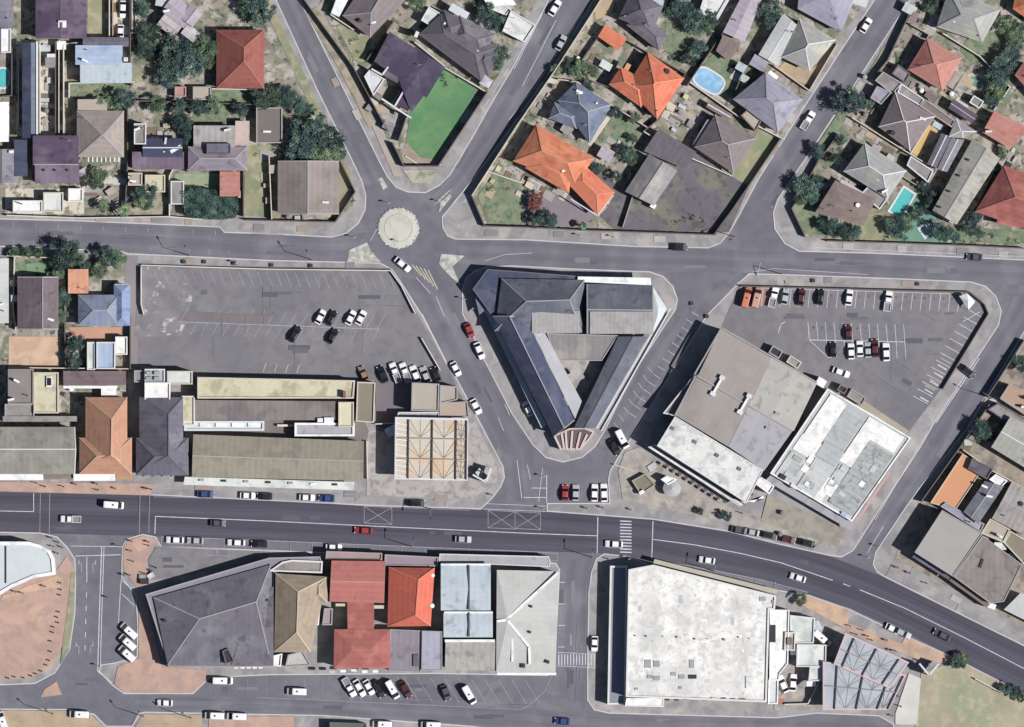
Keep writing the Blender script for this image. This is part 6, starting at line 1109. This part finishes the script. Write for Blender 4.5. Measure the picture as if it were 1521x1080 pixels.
# ================================================================ boundary walls (one thing per run)
def wall(pts, hgt=1.9, m=None, th=.22, desc='garden wall'):
    m = m or random.choice([wallm, wallg, mat('wall_dim', '8d857c', .15)]); xs = sum(p[0] for p in pts)/len(pts); ys = sum(p[1] for p in pts)/len(pts); mb = MB(); z = gz(*pts[0])
    for k, (a, b_) in enumerate(zip(pts, pts[1:])):
        A, B2 = P(*a, z-.02), P(*b_, z-.02); u = (B2-A).normalized(); mb.bar(A-(u*th*.5 if k else u*0), B2+(u*0), th, hgt+.002*k)
    o = mb.build('boundary_wall', m, origin=tuple(P(xs, ys, z))); tag(o, auto_label(desc, xs, ys), 'wall', 'boundary walls between plots'); return o
dk = mat('wall_dark', '6e6560', .15); ww_ = mat('wall_whitewash', 'd6d2ca', .12)
WALLS = [([(701, 291), (768, 187), (828, 100), (876, 26), (905, -20)], 2.2, wallm), ([(701, 291), (720, 336), (790, 338), (860, 342)], 1.9, dk), ([(862, 342), (1062, 349), (1112, 276), (1160, 205)], 1.9, dk), ([(724, 137), (651, 247), (600, 247), (583, 212)], 2.4, dk), ([(452, 0), (525, 100), (560, 165), (576, 194)], 2.2, dk), ([(545, 90), (585, 32)], 2.2, dk), ([(606, 168), (592, 210)], 2.2, dk),
 ([(661, 101), (724, 138)], 1.8, ww_), ([(616, 63), (661, 99)], 1.6, ww_), ([(491, 22), (526, 45)], 1.5, ww_), ([(365, 327), (498, 330), (528, 285), (500, 228)], 1.9, dk), ([(362, 322), (362, 230), (366, 214)], 2.0, dk), ([(10, 320), (120, 324), (250, 322), (300, 326)], 1.7, ww_), ([(252, 322), (252, 262), (258, 250)], 1.9, ww_), ([(186, 322), (190, 240), (190, 160)], 1.9, dk), ([(278, 255), (278, 170)], 1.9, dk), ([(95, 210), (95, 66), (160, 60)], 2.2, ww_), ([(60, 62), (60, 200)], 2.2, ww_), ([(83, 62), (83, 200)], 2.0, dk), ([(88, 70), (88, 200)], 1.9, wallm),
 ([(163, 0), (163, 56)], 2.0, ww_), ([(168, 0), (168, 56)], 2.0, mat('wall_tan', 'b99a7c')), ([(194, 0), (194, 120), (196, 128)], 2.0, dk), ([(200, 122), (103, 124), (103, 146)], 1.4, ww_), ([(28, 90), (28, 190)], 2.0, ww_), ([(18, 70), (18, 142), (0, 144)], 1.6, dk), ([(315, 132), (392, 134), (396, 150)], 1.5, ww_), ([(200, 150), (395, 156)], 1.7, dk), ([(400, 232), (404, 326)], 2.0, wallm),
 ([(888, 56), (850, 110), (905, 130)], 1.6, dk), ([(828, 118), (858, 122), (905, 154), (962, 190)], 1.8, wallm), ([(930, 60), (1018, 110), (978, 178), (955, 196)], 2.0, dk), ([(1073, 50), (1020, 128)], 2.0, dk), ([(1024, 122), (1095, 172), (1165, 208)], 1.8, ww_), ([(1032, 220), (1090, 258)], 1.8, ww_), ([(955, 195), (1010, 228), (1088, 262)], 1.9, ww_), ([(945, 275), (925, 338)], 1.4, wallg), ([(1112, 278), (1060, 349)], 1.8, dk), ([(1125, 82), (1105, 104), (1088, 146)], 2.0, dk), ([(1150, 98), (1202, 135), (1243, 66)], 1.7, wallm),
 ([(1355, 12), (1318, 90), (1303, 108)], 2.0, dk), ([(1352, 36), (1380, 52), (1376, 58)], 1.7, wallg), ([(1265, 175), (1350, 228), (1378, 245)], 1.8, wallm), ([(1245, 200), (1215, 240), (1176, 310), (1196, 352)], 1.9, dk), ([(1228, 358), (1330, 361), (1440, 365), (1521, 369)], 1.7, dk), ([(1384, 315), (1415, 332)], 1.6, ww_), ([(1484, 236), (1448, 312)], 2.0, dk), ([(1400, 50), (1455, 84), (1500, 130), (1476, 164)], 1.8, ww_), ([(1390, 170), (1352, 228)], 1.8, wallm), ([(1340, 262), (1400, 300)], 1.6, wallg),
 ([(22, 382), (20, 460), (24, 490)], 1.9, ww_), ([(102, 376), (96, 440), (98, 545)], 2.0, dk), ([(10, 380), (95, 384)], 1.6, wallm), ([(210, 396), (210, 452), (214, 468)], 1.4, ww_), ([(210, 394), (400, 400), (580, 402), (596, 424), (617, 466)], 1.1, ww_), ([(626, 502), (654, 550)], 1.1, ww_), ([(198, 548), (12, 546)], 1.9, wallm), ([(194, 470), (194, 548)], 2, dk), ([(1100, 425), (1440, 434), (1462, 452), (1468, 466), (1400, 578)], 1.1, dk), ([(1216, 574), (1300, 618), (1350, 652)], 1.2, wallm), ([(557, 630), (592, 628)], 1.8, ww_),
 ([(1466, 590), (1521, 505)], 2.2, dk), ([(1368, 745), (1425, 665), (1470, 600)], 2.2, dk), ([(1430, 668), (1475, 700), (1530, 730)], 1.8, wallm), ([(1448, 1008), (1490, 1030)], 1.2, ww_), ([(700, 292), (725, 255), (775, 272)], 1.3, ww_), ([(1165, 1046), (1200, 1045), (1218, 1010)], 1.5, ww_), ([(545, 655), (546, 712)], 1.3, ww_), ([(655, 245), (625, 247), (602, 232)], .5, ww_), ([(942, 700), (912, 690)], .8, wallm)]
for p_, h_, m_ in WALLS:
    wall(p_, h_, m_, .24, {'wall_dark': 'dark boundary wall', 'wall_whitewash': 'whitewashed boundary wall', 'plaster_cream': 'cream boundary wall', 'plaster_grey': 'grey boundary wall', 'wall_tan': 'tan boundary wall'}.get(m_.name, 'garden wall'))
# ================================================================ yard clutter: sheds, tanks, boards, slabs
rc = random.Random(11); sheds = [rWhiteG, rGrey, fPale, fCream, rMauve, rBrown, rIce, fBeige, rCorr, whitem]
CL = [(100, 62, 190, 66, 2), (66, 70, 80, 195, 8), (88, 66, 94, 190, 4), (164, 4, 170, 50, 2), (118, 250, 250, 300, 8), (205, 186, 262, 206, 6), (370, 60, 400, 128, 3), (395, 225, 412, 320, 3), (405, 312, 495, 326, 4), (545, 130, 590, 200, 4), (612, 20, 650, 55, 3), (690, 20, 720, 45, 2), (715, 250, 775, 290, 3), (795, 180, 850, 200, 1), (800, 120, 830, 165, 4), (850, 85, 900, 100, 3), (905, 205, 930, 225, 2), (990, 140, 1030, 195, 7), (1085, 95, 1118, 125, 4), (765, 250, 842, 292, 10), (1275, 160, 1300, 200, 4), (1350, 125, 1410, 150, 6), (1405, 110, 1460, 160, 4), (1270, 80, 1300, 118, 2), (1350, 10, 1395, 45, 4), (1290, 215, 1340, 240, 3), (1385, 180, 1400, 196, 1), (1485, 215, 1515, 250, 4), (1465, 590, 1480, 640, 2), (1478, 770, 1515, 830, 6), (1425, 655, 1440, 680, 2), (14, 390, 24, 480, 3), (100, 440, 112, 545, 4), (96, 575, 118, 600, 2), (288, 600, 300, 625, 1), (1145, 915, 1228, 1040, 8), (466, 930, 492, 985, 2), (560, 600, 585, 640, 1), (925, 690, 1060, 745, 5), (1140, 745, 1240, 800, 4), (208, 855, 226, 868, 3)]
for x0, y0, x1, y1, n in CL:
    for i in range(n):
        x, y = rc.uniform(x0, x1), rc.uniform(y0, y1); z = gz(x, y); c_ = P(x, y, z); w_, d_ = rc.uniform(.6, 2.2), rc.uniform(.5, 1.6); a = rc.choice((0, 0, .52, .6)) if x < 520 or y > 400 else rc.choice((-.52, -.6, 1.0)); hh = rc.uniform(.3, 1.5); kind = rc.choice(('crate', 'crate', 'tank', 'lean_to'))
        if not free(x, y): continue
        if kind == 'tank':
            mb = MB(); mb.cyl(c_, .55, z, z+1.3, 14); mb.cyl(c_, .5, z+1.3, z+1.42, 14, .2); o = mb.build('water_tank', rc.choice([whitem, gbeam, ridgeg]), origin=tuple(c_)); tag(o, auto_label('small round water tank', x, y), 'water tank', 'water tanks in the yards')
        elif kind == 'crate':
            mb = MB(); mb.box(c_, w_, d_, hh*.6, a); mb.box((c_.x, c_.y, z+hh*.6), w_+.1, d_+.1, .07, a); o = mb.build('storage_box', rc.choice(sheds+[darkm, wallm]), origin=tuple(c_)); tag(o, auto_label('low storage box', x, y), 'storage box', 'storage boxes in the yards')
        else:
            r = empty('lean_to', c_); tag(r, auto_label('small lean-to roof', x, y), 'lean-to', 'lean-to roofs in the yards'); w_ += 1; d_ += .8; ca, sa = math.cos(a), math.sin(a)
            def q_(u, v, zz): return (c_.x+u*ca-v*sa, c_.y+u*sa+v*ca, zz)
            mb = MB(); top = [q_(-w_/2, -d_/2, z+1.9), q_(w_/2, -d_/2, z+1.9), q_(w_/2, d_/2, z+2.2), q_(-w_/2, d_/2, z+2.2)]; mb.slope(top); mb.face([(p[0], p[1], p[2]-.07) for p in top[::-1]]); mb.build('roof', rc.choice(sheds), r)
            for u in (-1, 1):
                for v in (-1, 1): mb = MB(); p = q_(u*w_*.46, v*d_*.46, 0); mb.cyl(p, .05, z, z+2.03+v*.13, 6); mb.build('post', gbeam, r)
slabm = [mat('slab_pale', 'c9c4ba', .15, .9, .5, 3), mat('slab_grey', 'a8a3a0', .15, .9, .5, 3), mat('slab_sand', 'b9a88e', .15, .9, .5, 3), mat('bare_earth', '7c6e62', .2, .95, .5, 3)]
for x0, y0, x1, y1, n in CL:
    for i in range(n):
        x, y = rc.uniform(x0, x1), rc.uniform(y0, y1)
        if (y > 560 and x < 1400) or not free(x, y): continue
        sheet('yard_paving', R(x, y, rc.uniform(8, 26), rc.uniform(6, 16), 0 if x < 520 else 30), .30+.0004*len(SHEETS) % .05, rc.choice(slabm))
# ================================================================ pools and water
poolw = mat('pool_water_blue', '86bfe6', .08, .12, .5, 3, spec=.6, col2=[('9fd0ee', .55, .5)]); turq = mat('pool_water_turquoise', '4cc4c2', .08, .12, .5, 3, spec=.6); murk = mat('pond_water', '6f9684', .15, .15, .5, 3, spec=.6)
def pool(poly, water, label, rimm=ridgew, rim=.45):
    cx = sum(p[0] for p in poly)/len(poly); cy = sum(p[1] for p in poly)/len(poly); z = gz(cx, cy); r = empty('swimming_pool', P(cx, cy, z), label, 'pool'); q = W2(poly)
    mb = MB(); mb.ring(inset(q, -rim), q, z-.05, z+.12); mb.build('coping', rimm, r); mb = MB(); mb.face([(a, b_, z+.04) for a, b_ in q]); mb.build('water', water, r); return r
def oval(cx, cy, rx, ry, ang, n=20, pw_=2.6):
    a = math.radians(ang); out = []
    for i in range(n):
        t_ = i*math.tau/n; x = rx*math.copysign(abs(math.cos(t_))**(2/pw_), math.cos(t_)); y = ry*math.copysign(abs(math.sin(t_))**(2/pw_), math.sin(t_)); out.append((cx+x*math.cos(a)-y*math.sin(a), cy+x*math.sin(a)+y*math.cos(a)))
    return out
pool(oval(1053, 120, 22, 13.5, 32, pw_=3.4), poolw, 'light blue oval swimming pool with white coping')
pool([(1343, 279), (1358, 289), (1338, 323), (1322, 313)], turq, 'turquoise rectangular swimming pool beside the brown flat house')
pool(oval(1452, 122, 14, 8, 20, pw_=2), murk, 'murky green garden pond with a pale sand rim', mat('pond_rim', 'c9b99c', .15), .9)
pool(oval(4, 116, 9, 14, 0), turq, 'teal swimming pool cut by the left picture edge')
pool([(1366, 340), (1376, 332), (1386, 342), (1374, 352)], mat('pale_cyan', 'a8d6d2', .12, .3), 'small pale cyan splash pool near the lower trees')
# ================================================================ lamps, signs, bollards, bins
def lamp_post(x, y, dx, dy, h=7.5):
    z = gz(x, y); c = P(x, y, z); r = empty('street_lamp', c); tag(r, auto_label('thin grey street lamp', x, y), 'street lamp', 'street lamps along the roads')
    mb = MB(); mb.cyl(c, .11, z, z+h, 10, .06); mb.build('pole', gbeam, r); e = P(x+dx, y+dy, z+h); mb = MB(); mb.bar(P(x, y, z+h-.1), e, .09, .09); mb.build('arm', gbeam, r)
    mb = MB(); mb.box(e, .75, .3, .14, math.atan2(-dy, dx)); mb.build('lamp_head', darkm, r)
for a in ((283, 380, -7, -14), (464, 386, -8, -13), (79, 1060, -9, -8), (214, 1064, -6, -9), (284, 1066, -12, -9), (1470, 590, -10, -6), (1092, 352, -8, 4), (1160, 407, 4, 12), (612, 800+12, 2, -12), (640, 756, 0, 13), (1060, 848, 3, -12), (880, 828, 0, -12)): lamp_post(*a)
def bollards(pts, m, desc):
    for x, y in pts:
        z = gz(x, y); mb = MB(); c = P(x, y); mb.cyl(c, .16, z, z+.85, 10, .13); mb.cyl(c, .19, z+.85, z+.95, 10, .1); o = mb.build('bollard', m, origin=(c.x, c.y, z)); tag(o, desc, 'bollard', 'bollards edging the pink pavement')
bollards([(91, 876), (89.5, 884), (88, 909), (85.5, 917), (80, 931.5), (79, 939.5), (76, 952.5), (76, 968), (73.5, 981), (69.5, 988), (62, 997), (54, 1001), (47, 1004), (36, 1007), (22.5, 1005.5), (13, 1007.5), (90, 866), (87, 925)], darkm, 'dark bollard in the curved row edging the pink pavement')
# traffic circle sign, advertising boards
def vboard(x, y, label, ang):
    z = gz(x, y); r = empty('advertising_board', P(x, y, z), label, 'advertising board'); c = P(x, y, z)
    for s_, m_ in ((1, mat('board_face', '4a4650', .1)), (-1, mat('board_face', ''))):
        a = math.radians(ang)+s_*.7; d = Vector((math.cos(a), math.sin(a), 0)); mb = MB(); mb.bar(c+Vector((0, 0, 1.6)), c+d*3.6+Vector((0, 0, 1.6)), .3, 2.8); p_ = mb.build('panel', m_, r); mb = MB(); mb.bar(c+Vector((0, 0, 4.4)), c+d*3.6+Vector((0, 0, 4.4)), .42, .12); mb.build('cap', ridgew, p_)
    for t_ in (0, 2.6):
        mb = MB(); mb.cyl(c+Vector((t_*math.cos(math.radians(ang)), t_*math.sin(math.radians(ang)), 0)), .16, z, z+4, 8); mb.build('post', gbeam, r)
    return r
vboard(1379, 1002, 'V shaped advertising board on two posts beside the blue canopy', 90); vboard(722, 716, 'V shaped advertising board on the corner below the peach canopy', 110)
mb = MB(); mb.prism(W2([(712, 695), (726, 708), (716, 714), (706, 702)]), .1, 2.6); o = mb.build('kiosk', fIce, origin=tuple(P(714, 705))); tag(o, 'pale grey kiosk roof beside the corner advertising board', 'kiosk')
# white shade tent
r = empty('shade_tent', P(1436, 447, .15), 'white shade tent in the corner of the east car park', 'tent'); q = [P(*p) for p in ((1424, 440), (1436, 436), (1448, 448), (1438, 460))]; mb = MB(); ap = P(1437, 447, 3.2)
for i in range(4): mb.face([q[i]+Vector((0, 0, 2.3)), q[(i+1) % 4]+Vector((0, 0, 2.3)), ap])
mb.build('fabric', whitem, r)
for p_ in q: mb = MB(); mb.cyl(p_, .05, .15, 2.35, 6); mb.build('pole', gbeam, r)
def sign(x, y, desc):
    z = gz(x, y); r = empty('road_sign', P(x, y, z)); tag(r, auto_label(desc, x, y), 'road sign', 'road signs'); mb = MB(); mb.cyl(P(x, y), .05, z, z+2.6, 6); mb.build('post', gbeam, r); mb = MB(); mb.box(P(x, y, z+2.0), .7, .06, .7, .4); mb.build('sign_plate', whitem, r)
for a in ((593, 359), (578, 300+2), (527, 353), (654, 300), (691, 445), (864, 351), (914, 353), (808, 756), (808, 708), (1290, 828), (1306, 812), (180, 812), (150, 990), (935, 830), (352, 391)): sign(a[0], a[1], 'small white road sign')
# bins / planters as dark square tree pits seen on the verge
for x, y in ((274, 389), (304, 389), (404, 394), (462, 395), (348, 391), (1208, 417), (1363, 422), (1050, 470), (1028, 451)):
    z = gz(x, y); mb = MB(); mb.box(P(x, y, z), .9, .9, .5); o = mb.build('planter', random.choice([rDark, gbeam]), origin=tuple(P(x, y, z))); m2 = MB(); m2.box(P(x, y, z+.5), .7, .7, .08); m2.build('soil', mat('planter_soil', '4b4038', .2), o); tag(o, auto_label('square dark planter box on the verge', x, y), 'planter', 'planters on the verges')
# ================================================================ people
def person_mesh():
    me = bpy.data.meshes.new('person'); V = []; E_ = []; Rr = []
    def v(x, y, z, r): V.append((x, y, z)); Rr.append(r); return len(V)-1
    def e(*a):
        for i, j in zip(a, a[1:]): E_.append((i, j))
    pel = v(0, 0, .95, .15); ab = v(0, 0, 1.12, .135); ch = v(0, .0, 1.34, .15); nk = v(0, 0, 1.50, .06); hd = v(.01, 0, 1.60, .095); tp = v(.0, 0, 1.70, .085); e(pel, ab, ch, nk, hd, tp)
    no = v(.10, 0, 1.60, .018); e(hd, no)
    for s_ in (-1, 1):
        hp = v(0, s_*.09, .9, .1); kn = v(.04*s_+.04, s_*.1, .5, .065); an = v(.10*s_, s_*.1, .1, .042); to = v(.10*s_+.15, s_*.11, .04, .036); e(pel, hp, kn, an, to)
        sh = v(0, s_*.18, 1.40, .065); el = v(-.04*s_, s_*.25, 1.13, .045); wr = v(.06-.06*s_, s_*.27, .88, .03); pa = v(.07-.06*s_, s_*.27, .81, .034); e(ch, sh, el, wr, pa)
        for k in range(4): f1 = v(.045-.06*s_+k*.018, s_*.27, .76, .009); f2 = v(.05-.06*s_+k*.018, s_*.262, .715+.004*abs(k-1), .008); e(pa, f1, f2)
        t1 = v(.105-.06*s_, s_*.26, .80, .010); t2 = v(.12-.06*s_, s_*.255, .765, .009); e(pa, t1, t2)
    me.from_pydata(V, E_, []); o = bpy.data.objects.new('tmp', me); COL.objects.link(o); md = o.modifiers.new('s', 'SKIN'); 
    for i, r_ in enumerate(Rr): me.skin_vertices[0].data[i].radius = (r_, r_)
    me.skin_vertices[0].data[0].use_root = True; o.modifiers.new('u', 'SUBSURF').levels = 1
    dg = bpy.context.evaluated_depsgraph_get(); m2 = bpy.data.meshes.new_from_object(o.evaluated_get(dg)); bpy.data.objects.remove(o)
    skin = mat('skin', '8a6248', .08, .6); shirt = mat('shirt_dark', '3a4460', .1); trs = mat('trousers_dark', '2b2c34', .1)
    m2.materials.clear()
    for m_ in (skin, shirt, trs): m2.materials.append(m_)
    for p_ in m2.polygons:
        c = p_.center; p_.use_smooth = True
        p_.material_index = 0 if (c.z > 1.48 or (abs(c.y) > .2 and c.z < 1.1)) else (1 if c.z > .95 else 2)
    return m2
pmesh = person_mesh(); hmb = MB()
n = 12
for j in range(4):
    for i in range(n):
        def pt(i_, j_): a = i_*math.tau/n; b_ = j_*math.pi/2/4; return (-.01+.105*math.cos(a)*math.cos(b_), .1*math.sin(a)*math.cos(b_), 1.65+.12*math.sin(b_))
        hmb.face([pt(i, j), pt(i+1, j), pt(i+1, j+1), pt(i, j+1)])
ho = hmb.build('hair', mat('hair_black', '1c1816', .1), weld=True); hairme = ho.data; bpy.data.objects.remove(ho)
shirts = {n_: mat('shirt_'+n_, h, .08) for n_, h in dict(navy='2c3658', black='222226', red='9a3434', white='dcdcdc', brown='6a4a3a', grey='6c6c72', green='3c5a44')  .items()}
PEOPLE = [(196, 804), (221, 805), (222, 811), (194.5, 818.5), (198, 834), (226, 848), (184, 854), (193, 854), (159, 887), (216, 852), (232, 843), (55, 718), (67, 723), (94.5, 723), (113, 719.5), (144.5, 719), (147, 728.5), (172, 726), (218, 726), (225, 727), (67, 871), (24, 879), (34, 881), (1263, 930), (1272, 942), (1281, 936), (1289, 945), (1295, 951), (1317, 951), (1323, 966), (1331, 967), (1333, 843), (1351, 851), (1376, 866), (903, 830), (931, 831), (77, 799), (88, 806), (93, 813), (79, 812), (895, 754), (871, 755), (937, 757), (730, 735), (1337, 1035), (1338, 1049), (1325, 1063), (1102, 762), (1210, 812), (86, 822)]
for i, (x, y) in enumerate(PEOPLE):
    z = gz(x, y); r = bpy.data.objects.new('person', pmesh); COL.objects.link(r); r.location = P(x, y, z); r.rotation_euler = (0, 0, random.uniform(0, 6.28)); sc = random.uniform(.95, 1.08); r.scale = (sc, sc, sc)
    nm = list(shirts)[i*5 % 7]; r.material_slots[1].link = 'OBJECT'; r.material_slots[1].material = shirts[nm]
    h_ = bpy.data.objects.new('hair', hairme); COL.objects.link(h_); h_.parent = r
    tag(r, auto_label(f'person in {nm} shirt standing', x, y), 'person', 'people on the pavements')
